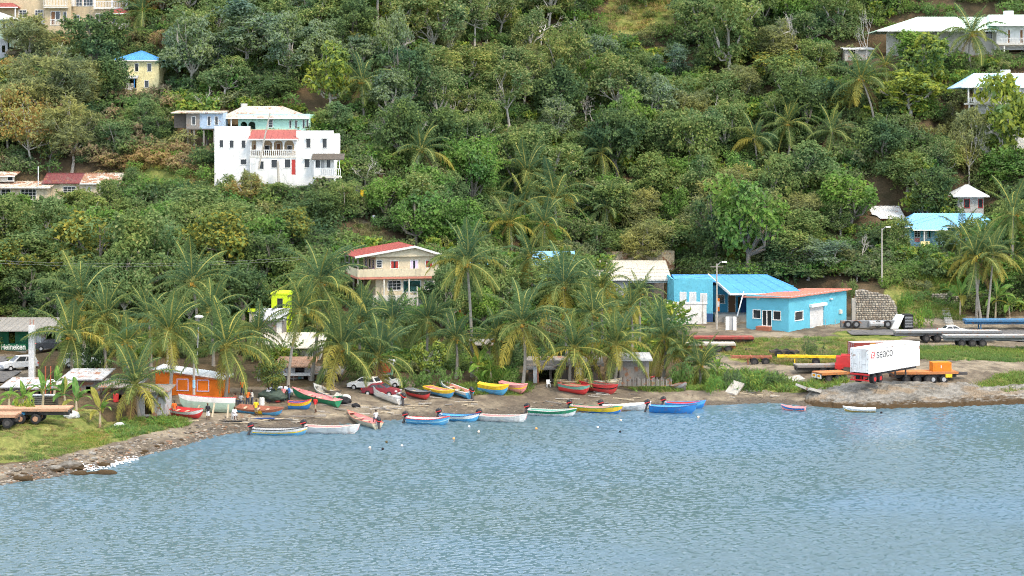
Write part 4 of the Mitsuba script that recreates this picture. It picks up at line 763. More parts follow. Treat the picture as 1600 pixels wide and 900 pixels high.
def roof(th, fc, kind, x0, x1, y0, y1, ze, zr, mat, wear=.3, t=.12, ridge=None, sides=None, fascia='white', fz=.16, label=None):
    """kind: hip, gx (ridge along the front), gy (ridge running back), shed (front edge ze, back edge zr). Local metres of the face."""
    m = MB(); xm, ym = (x0 + x1) / 2, (y0 + y1) / 2
    A, B, C, D = [x0, y0, ze], [x1, y0, ze], [x1, y1, ze], [x0, y1, ze]
    if kind == 'hip':
        k = min((y1 - y0) / 2, (x1 - x0) / 2 - .2); r0, r1 = ridge or (x0 + k, x1 - k)
        R0, R1 = [r0, ym, zr], [r1, ym, zr]; fs = [(A, B, R1, R0), (C, D, R0, R1), (B, C, R1), (D, A, R0)]
    elif kind == 'gx':
        R0, R1 = [x0, ym, zr], [x1, ym, zr]; fs = [(A, B, R1, R0), (C, D, R0, R1)]
    elif kind == 'gy':
        xm = ridge if ridge is not None else xm
        R0, R1 = [xm, y0, zr], [xm, y1, zr]; fs = [(D, A, R0, R1), (B, C, R1, R0)]
    else:
        fs = [(A, B, [x1, y1, zr], [x0, y1, zr])]
    for q in fs:
        slab(m, q, t)
        if len(q) == 4: ribs(m, *q)
        else: ribs(m, q[0], q[1], q[2], q[2])
    key = put(th, fc, 'roof', m, mat, wear=wear, label=label)
    if fascia:
        f = MB().box(x0 - .03, x1 + .03, y0 - .05, y0 - .004, ze - fz - .04, ze - .0) if kind != 'gy' else MB().beam([x0, y0 - .03, ze - .06], [xm, y0 - .03, zr - .06], .05, fz, up=(0, 0, 1)).beam([xm, y0 - .03, zr - .06], [x1, y0 - .03, ze - .06], .05, fz)
        put(th, fc, 'fascia', f, fascia, wear=.2, parent=key)
    if kind == 'gx': put(th, fc, 'ridge_cap', MB().box(x0, x1, ym - .15, ym + .15, zr - .02, zr + .05), mat, wear=wear, parent=key)
    return key
def railing(th, fc, r, y=0, mat='white', step=.28, solid=False, name='railing', thick=.06):
    x0, z0, x1, z1 = fc.rect(*r)
    key = put(th, fc, name, MB().box(x0, x1, y - .05, y + .05, z1 - .1, z1).box(x0, x1, y - .04, y + .04, z0, z0 + .08), mat, wear=.2)
    if solid: put(th, fc, 'panel', MB().box(x0 + .02, x1 - .02, y - .03, y + .03, z0 + .08, z1 - .1), mat, parent=key, wear=.3)
    else:
        m = MB()
        for k in range(int((x1 - x0) / step) + 1): x = x0 + .06 + (x1 - x0 - .12) * k / max(1, int((x1 - x0) / step)); m.box(x - thick / 2, x + thick / 2, y - .03, y + .03, z0 + .08, z1 - .1)
        k2 = put(th, fc, 'balusters', m, mat, parent=key, wear=.2); tag(k2, kind='stuff')
def floor(th, fc, x0, x1, y0, y1, z, mat, t=.18, name='floor_slab', parent=None): return put(th, fc, name, MB().box(x0, x1, y0, y1, z - t, z), mat, parent=parent)
def posts(th, fc, pxs, py0, py1, y, w=.14, mat='white', name='post'):
    for p in pxs:
        a, z1 = fc.tz(p, py0); b, z0 = fc.tz(p, py1)
        put(th, fc, name, MB().box(a - w / 2, a + w / 2, y - w / 2, y + w / 2, z0, z1), mat, wear=.25)
def X(fc, px, py=300): return fc.tz(px, py)[0]
def Z(fc, py, px=800): return fc.tz(px, py)[1]

# ---------------------------------------------------------------- houses of the slope
# beige apartment block at the upper left
th = Thing('apartment_house', 'long beige apartment block with white balconies at the upper left corner', 'house')
fc = front(50, 350)
wall(th, fc, (-70, -60, 72, 46), [('w', 30, 16, 41, 27), ('w', 55, 16, 67, 28), ('w', -20, 16, -8, 28), ('w', 30, -24, 41, -12), ('w', 55, -24, 67, -12)], 'beige', down=2)
f2 = front(90, 348)
wall(th, f2, (70, -60, 111, 52), [('d:doorbrown', 80, 18, 86, 38), ('v', 87, 18, 93.5, 32), ('w', 80, -30, 92, -6), ('v', 99, 19, 104, 33)], 'beige', down=2)
f3 = front(130, 350)
wall(th, f3, (111, -60, 149, 52), [('w', 119, -6, 128, 9), ('w', 131, -6, 145, 9), ('v', 116, 24, 124, 33)], 'beige', down=2)
f4 = front(180, 349)
wall(th, f4, (149, 12, 201, 56), [('w', 150, 22, 164, 33), ('v', 176, 24, 182, 36), ('v', 190, 22, 196, 37)], 'beige', down=2)
wall(th, front(180, 352), (149, -60, 201, 12), [('d:boatyellow', 160, -14, 168, 6), ('w', 178, -12, 188, 2)], 'beige')
put(th, fc, 'wall', MB().box(X(fc, -70), X(fc, 201), .25, 11, Z(fc, 53), Z(fc, -60)), 'beige')
floor(th, f4, X(f4, 147), X(f4, 201), -.6, 3, Z(f4, 12), 'offwhite', .3)
railing(th, f4, (148, 2, 200, 12), -.5); posts(th, f4, (149, 176, 199), -60, 12, -.45, .3)
railing(th, f2, (70, -1, 107, 9.5), -.9); floor(th, f2, X(f2, 70), X(f2, 107), -1, 0, Z(f2, 11), 'offwhite', .25)
railing(th, f2, (78, 30, 95, 39.5), -.06); railing(th, f3, (111, 0, 118, 10), -.5, solid=True)
floor(th, f4, X(f4, 176), X(f4, 205), -2.2, -.01, Z(f4, 47), 'beige', 1.2); railing(th, f4, (183, 37, 205, 46), -2.1); posts(th, f4, (194, 203), 22, 47, -2.0, .3)
roof(th, f4, 'hip', X(f4, 173), X(f4, 207), -2.8, .6, Z(f4, 22), Z(f4, 14), 'redroof')
roof(th, fc, 'hip', X(fc, -14), X(fc, 32), -2.0, .6, Z(fc, 12), Z(fc, 5), 'redroof'); posts(th, fc, (28,), 12, 44, -1.8, .2)
fa = front(69, 349.6)
ac = single('air_conditioner', 'white air conditioner unit on the beige wall under the balcony', 'air conditioner', MB().box(X(fa, 64.5), X(fa, 73), -.35, .12, Z(fa, 38.5), Z(fa, 32)), 'white', M=fa.M)

th = Thing('house', 'pale green house with white roof cut by the left edge', 'house')
fc = front(10, 334)
wall(th, fc, (-60, 29, 16, 60), [('v', 4, 33, 8, 45)], 'palegreen'); wall(th, fc, (-60, 60, 12, 92), [('o', 3, 71, 8, 82)], 'tin', down=2)
shell(th, fc, (-60, 29, 16, 60), 8, 'palegreen'); roof(th, fc, 'hip', X(fc, -66), X(fc, 23), -.7, 8.5, Z(fc, 29), Z(fc, 14), 'tinlight')

th = Thing('house', 'small yellow two-storey house with bright blue hipped roof', 'house')
fc = front(215, 325)
wall(th, fc, (183, 93, 248, 152), [('v', 193, 99.5, 198, 110), ('v', 211, 99.5, 216, 111), ('v', 230.5, 99.5, 236, 111), ('o', 196, 122, 213, 138), ('v', 226, 126, 232, 136)], 'yellow_wall', down=1)
shell(th, fc, (183, 93, 248, 152), 7.5, 'yellow_wall'); roof(th, fc, 'hip', X(fc, 176), X(fc, 253), -.6, 8, Z(fc, 94), Z(fc, 78), 'blueroof', wear=.15)
roof(th, fc, 'shed', X(fc, 191), X(fc, 217), -1.3, 0, Z(fc, 121), Z(fc, 118), 'tin'); posts(th, fc, (194.5, 212), 121, 139, -1.1, .14, 'boatblue'); railing(th, fc, (199, 131, 211, 138), -1.1, step=.2)
floor(th, fc, X(fc, 192), X(fc, 214), -1.3, 0, Z(fc, 138), 'concrete')
for k in range(5): put(th, fc, 'stair', MB().box(X(fc, 198), X(fc, 208), -1.3 - .3 * (k + 1), -1.3 - .3 * k, Z(fc, 152), Z(fc, 139 + 2.4 * k)), 'tinlight')

th = Thing('wooden_house', 'grey-blue board house on stilts left of the mint house', 'house')
fc = front(310, 305)
wall(th, fc, (312, 175, 348.5, 201), [('v', 324.5, 182, 329, 196), ('v', 336, 182, 340.5, 195)], 'greyblue', wear=.5); wall(th, fc, (291, 175, 312, 202), [('v', 300, 182, 305, 195)], 'woodgrey', wear=.6)
shell(th, fc, (291, 175, 348.5, 201), 5, 'greyblue', down=0)
for k in range(9): put(th, fc, 'plank', MB().box(X(fc, 312.5), X(fc, 324), -.03, .0, Z(fc, 200.5 - 2.8 * k), Z(fc, 198.4 - 2.8 * k)), 'greyblue', wear=.5)
floor(th, fc, X(fc, 290), X(fc, 349), 0, 5, Z(fc, 201), 'wooddark'); posts(th, fc, (293, 303, 318, 334, 346), 202, 228, .3, .25, 'darkconcrete'); posts(th, fc, (293, 318, 346), 202, 228, 4, .25, 'darkconcrete')
wall(th, front(281, 306), (272, 178, 291, 200), [], 'wooddark'); roof(th, fc, 'shed', X(fc, 268), X(fc, 349), -.6, 5.6, Z(fc, 176), Z(fc, 172), 'tinwarm', wear=.75, fascia=None)

th = Thing('house', 'mint green house with weathered cream roof behind the white villa', 'house')
fc = front(420, 308.5)
wall(th, fc, (372, 178, 484, 212), [('a', 376, 190, 386, 206), ('a', 388, 190, 399, 206), ('w', 420, 187, 426, 198.5), ('l', 452, 188, 455, 200), ('l', 461, 188, 464, 200), ('v', 473, 187, 476, 200), ('v', 479, 187, 482, 200)], 'mint')
shell(th, fc, (372, 178, 484, 212), 7.5, 'mint'); roof(th, fc, 'hip', X(fc, 345), X(fc, 484), -.8, 8, Z(fc, 184), Z(fc, 165), 'tinwarm', wear=.55, ridge=(X(fc, 376), X(fc, 436)))
posts(th, fc, (349, 362), 184, 206, -.5, .2); single('water_tank', 'small whitish tank on the ridge of the mint house', 'tank', MB().tube([[X(fc, 376), 4, Z(fc, 168)], [X(fc, 376), 4, Z(fc, 161)]], .55, 10), 'offwhite', M=fc.M, smooth=40)

# white villa
th = Thing('villa', 'large white villa with arched balcony and red roof on the left slope', 'house')
fc = front(430, 292)
wall(th, fc, (335, 197, 391, 275), [('v', 343, 219, 348.5, 230), ('v', 359, 219.5, 365, 231), ('v', 377.5, 219.5, 383.5, 231), ('v', 376, 249, 385, 257)], 'white', down=1.5)
fa = front(430, 291)
wall(th, fa, (391, 216.5, 463, 236), [('a', 393, 219, 400.5, 236), ('a', 409.5, 219, 425.5, 236), ('a', 427.5, 219, 442, 236), ('a', 444, 219, 459.5, 236)], 'white')
wall(th, fa, (391, 244, 463, 280), [('v', 445, 249, 453.5, 262), ('d:barred', 455.5, 249, 462, 273), ('v', 404, 252, 412, 264), ('v', 424, 250, 433, 262)], 'white', down=1.5)
railing(th, fa, (391.5, 234, 463, 244), -.05, step=.3, thick=.12); floor(th, fa, X(fa, 391), X(fa, 463), -.12, 3, Z(fa, 244), 'offwhite', .25)
wall(th, front(430, 294.8), (391, 202, 463, 245), [('d:doorbrown', 396, 226, 399, 243), ('v', 414, 228, 421, 238), ('d:doorbrown', 432, 225, 438, 243), ('v', 449, 228, 456, 238)], 'beige')  # arcade back wall: beige puts some of the shade behind the arches into its colour
wall(th, fa, (463, 204, 521.5, 290), [('v', 478.5, 217, 485, 231), ('v', 504, 217, 510.5, 231), ('v', 476, 249, 483.5, 261.5), ('v', 493.5, 250, 500, 262), ('d:tin', 501.5, 250, 507, 264), ('v', 510.5, 250, 516, 262), ('d:barred', 494, 279, 499, 293.5), ('v', 501.5, 279, 510, 290)], 'white', down=1)
for r in ((478, 215, 486, 216.5), (503, 215, 511.5, 216.5), (475, 247, 484.5, 248.4)): x0, z0, x1, z1 = fa.rect(*r); put(th, fa, 'window_hood', MB().box(x0, x1, -.45, -.002, z0, z1), 'white')
put(th, fa, 'wall', MB().box(X(fa, 335), X(fa, 335) + .22, 1.25, 11, Z(fa, 285), Z(fa, 198)).box(X(fa, 521.5) - .22, X(fa, 521.5), .22, 11, Z(fa, 300), Z(fa, 210)).box(X(fa, 335.5), X(fa, 521), 10.8, 11, Z(fa, 285), Z(fa, 208)), 'white')
floor(th, fa, X(fa, 335) + .23, X(fa, 521) - .23, 3.8, 10.7, Z(fa, 212), 'offwhite', .3, name='flat_roof')
roof(th, fa, 'shed', X(fa, 389), X(fa, 466), -.6, 3.75, Z(fa, 217), Z(fa, 203), 'redroof', wear=.25)
floor(th, fa, X(fa, 492), X(fa, 534), -1.7, -.01, Z(fa, 275), 'offwhite', .3, name='balcony'); railing(th, fa, (492, 263, 534, 274), -1.65, step=.3, thick=.1); railing(th, fa, (492, 263, 502, 274), -1.6, solid=True)
roof(th, fa, 'shed', X(fa, 489), X(fa, 539), -1.9, 0, Z(fa, 248.5), Z(fa, 240), 'wooddark', fascia=None, label='dark sheet awning over the lower balcony'); posts(th, fa, (493, 532), 249, 263, -1.6, .12)
railing(th, fa, (391, 247, 401, 270), -.6, step=.25)

# two cream houses
th = Thing('house', 'cream house with rusty patched roof, second from the left edge', 'house')
fc = front(120, 296)
wall(th, fc, (65.5, 284, 186, 318), [('w', 99, 292, 118, 303), ('v', 157, 292, 166, 301), ('d:offwhite', 136, 292, 142, 314)], 'cream', wear=.5, down=1)
shell(th, fc, (65.5, 284, 186, 318), 6.5, 'cream', wear=.5)
put(th, fc, 'wall', panel(MB(), Polygon([(X(fc, 65.6), 0), (0, 0), (0, 0)]) if False else sbox(X(fc, 65.6), Z(fc, 284), X(fc, 66.5), Z(fc, 283)), 1, 4), 'cream')
x0, xm, x1 = X(fc, 66), X(fc, 126), X(fc, 189)
roof(th, fc, 'gx', x0, xm - .003, -.5, 7, Z(fc, 286), Z(fc, 271), 'darkredroof', wear=.5, fascia=None, label='dark red half of the sheet roof'); roof(th, fc, 'gx', xm, x1, -.5, 7, Z(fc, 286), Z(fc, 271), 'tinwarm', wear=.95, label='rust-streaked pale half of the sheet roof')
th = Thing('house', 'low cream house with tan roof at the left edge', 'house')
fc = front(30, 294)
wall(th, fc, (-60, 290, 73, 326), [('w', 2, 296, 16, 311), ('w', 33, 296, 56, 311), ('w', -30, 296, -14, 311)], 'cream', wear=.45, down=1)
shell(th, fc, (-60, 290, 73, 326), 6, 'cream', wear=.5); roof(th, fc, 'shed', X(fc, -66), X(fc, 80), -.7, 6.4, Z(fc, 292), Z(fc, 284), 'tinwarm', wear=.8)
wall(th, front(0, 297), (-40, 274, 22, 284), [('v', 12, 276, 20, 282)], 'offwhite'); roof(th, front(0, 297), 'shed', X(front(0, 297), -44), X(front(0, 297), 24), -.4, 3, Z(fc, 275), Z(fc, 269), 'tinwarm', wear=.8)
single('post', 'thin white post between the two cream houses', 'post', MB().tube([at(60, 290, 293), at(60, 260, 293)], .09, 6), 'tinlight')

# house with the red roof, turned so that its left side shows
th = Thing('house', 'cream two-storey house with red roof and wrap-around balcony above the palms', 'house')
C = at(587, 430, 257)[:2]
ff = Face(C, 14); wl = 9.3
px2 = lambda t: 800 + F * (C[0] + t * ff.u[0]) / (C[1] + t * ff.u[1])
zf, zl = Z(ff, 432, 587), Z(ff, 474, 587)
z_eave = Z(ff, 400, 587)
def fx(p): return ff.tz(p, 420)[0]
wall(th, ff, (587, 399, 686, 432), [('w', 589, 407, 596.5, 417.5), ('s:barred', 611, 408, 622, 419), ('s:lilac', 641.5, 407, 652.5, 421), ('s:barred', 665.5, 407, 675.5, 418)], 'cream')
wall(th, ff, (587, 434, 686, 474), [('w', 606.5, 439, 626, 453), ('l:teal', 630, 439, 657, 456), ('w', 664, 440, 676, 452)], 'cream', down=1.5)
fl = Face(C, 104)        # left side: runs back from the front corner
left = MB()
put(th, ff, 'wall', MB().box(0, .22, .22, 10, zl - 1.5, z_eave + .1).box(fx(686) - .22, fx(686), .22, 10, zl - 1.5, z_eave + .1).box(.22, fx(686) - .22, 9.8, 10, zl - 1.5, z_eave), 'cream')
for y, w_ in ((1.2, 1.1), (4, 1.1), (7, 1.1)):
    k = put(th, ff, 'window', MB().box(-.05, .02, y - .1, y + w_ + .1, zf + .9, zf + 1.0).box(-.05, .02, y - .1, y, zf + 1, zf + 2.1).box(-.05, .02, y + w_, y + w_ + .1, zf + 1, zf + 2.1).box(-.05, .02, y - .1, y + w_ + .1, zf + 2.1, zf + 2.2), 'lilac')
    put(th, ff, 'pane', MB().box(-.025, -.004, y, y + w_, zf + 1, zf + 2.1), None, bsdf='glass', parent=k)
bz = Z(ff, 419, 640)
floor(th, ff, -2.6, fx(686), -1.0, -.003, zf, 'terracotta', .3, name='balcony'); floor(th, ff, -2.6, -.003, 0, 10, zf, 'terracotta', .3, name='balcony')
put(th, ff, 'parapet', MB().box(-2.6, fx(686), -1.05, -.9, zf + .003, bz).box(-2.62, -2.47, -.897, 10, zf + .003, bz), 'cream', wear=.4)
put(th, ff, 'parapet', MB().box(-2.6, fx(690), -2.1, -1.95, zl + .1, zl + 1.2), 'offwhite', wear=.4); floor(th, ff, -2.6, fx(690), -2.2, -.003, zl + .1, 'concrete', 1.6, name='terrace')
for x in (-2.5, 1.0, 4.4, 7.8): put(th, ff, 'post', MB().box(x - .1, x + .1, -1.0 + .12, -.7, zl + .1, zf - .3), 'offwhite')
for x, y in ((-2.5, -.8), (-2.5, 3), (-2.5, 6.5), (-2.5, 9.8)): put(th, ff, 'post', MB().box(x - .09, x + .09, y - .09, y + .09, zl + .1, zf - .303), 'woodgrey'); put(th, ff, 'post', MB().box(x - .09, x + .09, y + .1, y + .28, bz, z_eave), 'woodgrey')
xa, xb = -3.0, fx(686) + .7; apex = fx(646); zr = Z(ff, 384, 646)
roof(th, ff, 'gy', xa, xb, -1.2, 10.6, z_eave - .02, zr, 'redroof', ridge=apex, wear=.25, fz=.28)
put(th, ff, 'gable', panel(MB(), Polygon([(xa + .5, z_eave - .1), (xb - .3, z_eave - .1), (apex, zr - .24)]), -.6, .2), 'cream')
put(th, ff, 'railing', MB().box(-2.62, -2.56, -.8, 9.8, bz + .35, bz + .4), 'tin')

# blue roof behind the grove
th = Thing('house', 'light blue roofed house half hidden behind the palms left of the warehouse', 'house')
fc = front(860, 277)
wall(th, fc, (834, 412, 894, 470), [('v', 842, 430, 850, 444), ('v', 870, 430, 880, 444)], 'cyanpale', down=1); shell(th, fc, (834, 412, 894, 470), 8, 'cyanpale'); roof(th, fc, 'shed', X(fc, 828), X(fc, 900), -.6, 8, Z(fc, 414), Z(fc, 397), 'skyroof')
th = Thing('hut', 'little blue roofed hut between the tall thin palm and the bright trees', 'hut')
fc = front(755, 268)
wall(th, fc, (738, 416, 772, 450), [('d:tin', 750, 428, 758, 448)], 'tinlight', down=1); shell(th, fc, (738, 416, 772, 450), 4, 'tinlight'); roof(th, fc, 'shed', X(fc, 733), X(fc, 776), -.5, 4.3, Z(fc, 417), Z(fc, 410), 'skyroof')

# warehouse
th = Thing('warehouse', 'grey flat-roofed open warehouse with yellow corner column', 'warehouse')
fc = front(1000, 298)
wall(th, fc, (905, 437, 982, 474), [('w', 920, 446, 936, 456)], 'tin', wear=.4, down=1); x0, x1 = X(fc, 905), X(fc, 1047)
roof(th, fc, 'shed', X(fc, 900), X(fc, 1049), -.6, 12, Z(fc, 436), Z(fc, 414), 'tinwarm', wear=.4)
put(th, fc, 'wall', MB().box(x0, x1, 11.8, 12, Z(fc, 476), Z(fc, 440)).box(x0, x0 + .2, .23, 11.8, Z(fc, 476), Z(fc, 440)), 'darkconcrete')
posts(th, fc, (1049,), 437, 476, -.3, .5, 'yellow_wall', 'column'); posts(th, fc, (1000, 1024), 440, 476, 5, .25, 'tin', 'column')
put(th, fc, 'beam', MB().box(X(fc, 982), X(fc, 1046), -.2, .1, Z(fc, 442), Z(fc, 438)), 'tinlight')
single('retaining_wall', 'tan concrete wall on the slope behind the warehouse', 'wall', panel(MB(), Polygon([(X(fc, 955), Z(fc, 432)), (X(fc, 1066), Z(fc, 432)), (X(fc, 1066), Z(fc, 400)), (X(fc, 1010), Z(fc, 398)), (X(fc, 955), Z(fc, 402))]), 14.5, .4), 'beige', wear=.7, M=fc.M)

# blue building
th = Thing('blue_building', 'turquoise depot with blue gabled roof and deep porch', 'building')
fc = front(1084, 286)
wall(th, fc, (1053, 436, 1114, 490), [('b:tinlight', 1063, 457, 1071.5, 472), ('b:tinlight', 1078, 457, 1087, 472.5), ('b:tinlight', 1095, 459, 1104, 474)], 'bluewall2', wear=.15); wall(th, front(1084, 285.7), (1053, 490, 1114, 506), [], 'darkblue', down=1)
put(th, fc, 'wall', MB().box(X(fc, 1053), X(fc, 1053) + .2, .23, 13, Z(fc, 506), Z(fc, 438)).box(X(fc, 1114) - .2, X(fc, 1114), .23, 5, Z(fc, 506), Z(fc, 447)), 'bluewall2')
fp = front(1140, 291)
wall(th, fp, (1112, 446, 1240, 496), [('l:tin', 1121, 461, 1132, 474), ('d:doorbrown', 1138, 462, 1149, 488), ('o', 1153, 464, 1157, 488)], 'bluewall', wear=.2); wall(th, front(1140, 290.7), (1158, 448, 1170, 502), [], 'darkblue'); floor(th, fp, X(fp, 1112), X(fp, 1182), -5, 0, Z(fp, 488), 'concrete', 1.2, name='porch')
for k in range(4): put(th, fp, 'step', MB().box(X(fp, 1124), X(fp, 1148), -5 - .35 * (k + 1), -5 - .35 * k, Z(fp, 506), Z(fp, 488) - .25 * (k + 1)), 'darkconcrete')
zr, ze = Z(fp, 431), Z(front(1140, 284), 458)
m = MB(); a, b, c, d = [X(fp, 1132), -7.5, ze], [X(fp, 1246), -7.5, ze], [X(fp, 1202), 3, zr], [X(fp, 1110), 3, zr]
m2 = [X(fp, 1250), 10, ze]
slab(m, (a, b, c, d), .15); ribs(m, a, b, c, d, 1.6, .04); slab(m, (b, m2, c), .15); slab(m, (m2, [X(fp, 1052), 10, ze], [X(fp, 1052), 3, zr], c), .15); slab(m, ([X(fp, 1052), -4.7, Z(fp, 436)], [X(fp, 1114), -4.7, Z(fp, 436)], d, [X(fp, 1052), 3, zr]), .15)
key = put(th, fp, 'roof', m, 'blueroof', wear=.12)
put(th, fp, 'barge_board', MB().beam(np.array(a) + [-.06, 0, -.05], np.array(d) + [-.06, 0, -.05], .12, .36), 'white', parent=key, wear=.1); put(th, fp, 'fascia', MB().beam(np.array(a) + [0, -.05, -.1], np.array(b) + [0, -.05, -.1], .06, .3), 'white', parent=key, wear=.1)
put(th, fp, 'sign', MB().box(X(fp, 1114.5), X(fp, 1119), -4.95, -4.85, Z(fp, 482), Z(fp, 462)), 'orange'); put(th, fp, 'sign', MB().box(X(fp, 1115), X(fp, 1118.6), -4.98, -4.953, Z(fp, 475), Z(fp, 467)), 'white')
single('pipe', 'slanted white pipe leaning against the blue porch roof', 'pipe', MB().tube([at(1152, 494, 277), at(1162, 456, 282)], .09, 6), 'tinlight')
fw = front(1075, 283)
th = Thing('boundary_wall', 'plain white wall in front of the turquoise depot', 'wall')
wall(th, fw, (1040, 473, 1104, 507), [], 'white', wear=.25, down=1); wall(th, fw, (960, 480, 1040, 507), [], 'white', wear=.4, down=1); put(th, fw, 'coping', MB().box(X(fw, 1039.5), X(fw, 1105), -.12, .34, Z(fw, 475), Z(fw, 472)), 'white'); put(th, fw, 'meter_box', MB().box(X(fw, 1097), X(fw, 1099), -.15, -.002, Z(fw, 494), Z(fw, 487)), 'tin')
# turquoise corner building, turned towards the road
th = Thing('blue_building', 'turquoise office with red roof edge and a corner towards the road', 'building')
C = np.array([39.2, 272.0]); ur = np.array([math.cos(math.radians(54)), math.sin(math.radians(54))]); ul = np.array([-ur[1], ur[0]]); L0 = 6.8
fr, fl = Face(C, 54), Face(C + ul * L0, -36)
zt, zb = 8.35, 3.3
def quadwall(fc, length, ops, mat='bluewall2', t=.22):
    poly = sbox(0, zb - 1, length, zt)
    for hl in openings(th, fc, ops): poly = poly.difference(hl)
    put(th, fc, 'wall', panel(MB(), poly, 0, t), mat, wear=.15)
quadwall(fl, L0, [('v', 1177, 484.5, 1188, 497), ('v', 1191.5, 485.5, 1197.5, 508.5), ('v', 1198.5, 485.5, 1205, 509), ('v', 1208.5, 486.5, 1219.5, 499.5)])
quadwall(fr, 18.3, [('v', 1242, 487, 1254.5, 500), ('g:tinlight', 1265.5, 479, 1287, 511)])
put(th, fr, 'wall', MB().box(18.1, 18.3, .23, L0, zb - 1, zt - .45).box(.23, 18.1, L0 - .2, L0, zb - 1, zt - .45), 'bluewall2')
m = MB(); slab(m, ([-.5, -.6, zt + .02], [18.9, -.6, zt + .02], [18.9, L0 + .4, zt - .25], [-.5, L0 + .4, zt - .25]), .16); ribs(m, [-.5, -.6, zt + .02], [18.9, -.6, zt + .02], [18.9, L0 + .4, zt - .25], [-.5, L0 + .4, zt - .25], 1.0)
put(th, fr, 'roof', m, 'terracotta', wear=.3, label='flat red sheet roof with dark edge')
x0, z0, x1, z1 = fr.rect(1264, 474, 1288, 478.5); put(th, fr, 'lintel', MB().box(x0, x1, -.5, -.003, z0, z1), 'white', wear=.1)
x0, z0, x1, z1 = fr.rect(1310.5, 484, 1314, 490); put(th, fr, 'meter_box', MB().box(x0, x1, -.25, -.003, z0, z1), 'offwhite')
for p in (1184, 1296): x0, z0, x1, z1 = (fl if p < 1232 else fr).rect(p, 466, p + 3, 468); put(th, fl if p < 1232 else fr, 'lamp', MB().box(x0, x1, -.3, -.003, z0, z1), 'tinlight')
x0, z0, x1, z1 = fl.rect(1186, 509.5, 1206, 512); put(th, fl, 'step', MB().box(x0, x1, -1, -.003, z0 - .5, z1), 'brick')

# stone retaining wall beside it: every stone a lump of its own
fs = front(1370, 289)
th = Thing('stone_wall', 'stone retaining wall with concrete post right of the turquoise office', 'wall')
def stones(fc, poly_px, size, seed, th, depth=.35):
    rng = np.random.default_rng(seed)
    P = Polygon([fc.tz(*p) for p in poly_px]); x0, z0, x1, z1 = P.bounds; m = MB(); row = 0; z = z0
    while z < z1:
        hh = size * rng.uniform(.75, 1.15); x = x0 - rng.random() * size
        while x < x1:
            w = size * rng.uniform(.8, 1.7)
            if P.contains(shapely.Point(x + w / 2, z + hh / 2)):
                b = trimesh.creation.icosphere(subdivisions=1); v = b.vertices * [w * .52, depth * rng.uniform(.5, .8), hh * .54]; v += rng.normal(size=v.shape) * .03
                v[:, 0] = np.clip(v[:, 0], -w * .45, w * .45); v[:, 2] = np.clip(v[:, 2], -hh * .45, hh * .45)
                tone = ['stone', 'stonelight', 'mortar', 'stonelight'][rng.integers(4)]
                m.add(v + [x + w / 2, 0, z + hh / 2], b.faces, (PI[tone] + .5, .3))
            x += w
        z += hh
    put(th, fc, 'core', panel(MB(), P, .02, .5), 'darkconcrete')
    k = put(th, fc, 'stones', m, 'stone'); tag(k, 'rough field stones set in the wall', kind='stuff')
stones(fs, [(1337, 500), (1400, 500), (1402, 480), (1390, 462), (1360, 456), (1350, 452), (1337, 454)], .34, 3, th)
put(th, fs, 'post', MB().box(X(fs, 1331), X(fs, 1337), -.1, .4, Z(fs, 501), Z(fs, 466)), 'concrete')
th = Thing('stone_wall', 'dark stone wall at the foot of the banana plants on the right', 'wall')
stones(front(1476, 296), [(1452, 482), (1490, 482), (1500, 462), (1486, 460), (1456, 460)], .36, 4, th)
th = Thing('stone_wall', 'low stone footing under the light blue house', 'wall')
stones(front(1420, 311), [(1410, 402), (1434, 402), (1434, 385), (1412, 385)], .5, 6, th)

# light blue house on the right and the buildings round it
th = Thing('house', 'light blue house with bright blue roof above the grassy bank', 'house')
fc = front(1460, 312)
wall(th, fc, (1415, 355, 1552, 387), [('w', 1429, 360, 1437.5, 370), ('d:white', 1443, 360, 1448, 374), ('s:teal', 1449, 360, 1455.5, 371), ('w', 1500, 360, 1512, 371)], 'cyanpale', down=2); shell(th, fc, (1415, 355, 1552, 387), 7, 'cyanpale', down=2)
for a_, b_ in ((1424.5, 1428), (1438.3, 1441.5)): x0, z0, x1, z1 = fc.rect(a_, 360, b_, 370); put(th, fc, 'shutter', MB().box(x0, x1, -.06, -.003, z0, z1), 'bluewall2')
x0, z0, x1, z1 = fc.rect(1429, 371.5, 1437, 378); put(th, fc, 'panel', MB().box(x0, x1, -.06, -.003, z0, z1), 'boatpink', wear=.4)
roof(th, fc, 'hip', X(fc, 1408), X(fc, 1560), -.8, 7.6, Z(fc, 354), Z(fc, 334), 'skyroof', wear=.12, ridge=(X(fc, 1436), X(fc, 1540))); roof(th, fc, 'shed', X(fc, 1422), X(fc, 1476), -2.2, -.75, Z(fc, 358), Z(fc, 353), 'skyroof', wear=.12)
posts(th, fc, (1440, 1474), 358, 386, -2.0, .14)
for k in range(6): put(th, fc, 'stair', MB().box(X(fc, 1434), X(fc, 1448), -2 - .3 * (k + 1), -2 - .3 * k, Z(fc, 396), Z(fc, 376 + 3 * k)), 'yellow_wall')
th = Thing('tower_house', 'narrow grey unpainted house with pale roof behind the light blue house', 'house')
fc = front(1516, 322)
wall(th, fc, (1496, 305, 1537, 345), [('v:barred', 1507, 311.5, 1514.5, 324.5), ('v:barred', 1529, 311.5, 1535, 324.5)], 'concrete', wear=.5, down=2); shell(th, fc, (1496, 305, 1537, 345), 5, 'concrete'); roof(th, fc, 'hip', X(fc, 1488), X(fc, 1544), -.8, 5.7, Z(fc, 306), Z(fc, 289), 'tinlight')
th = Thing('shed', 'brown shed with dull white roof left of the light blue house', 'shed')
fc = front(1390, 322)
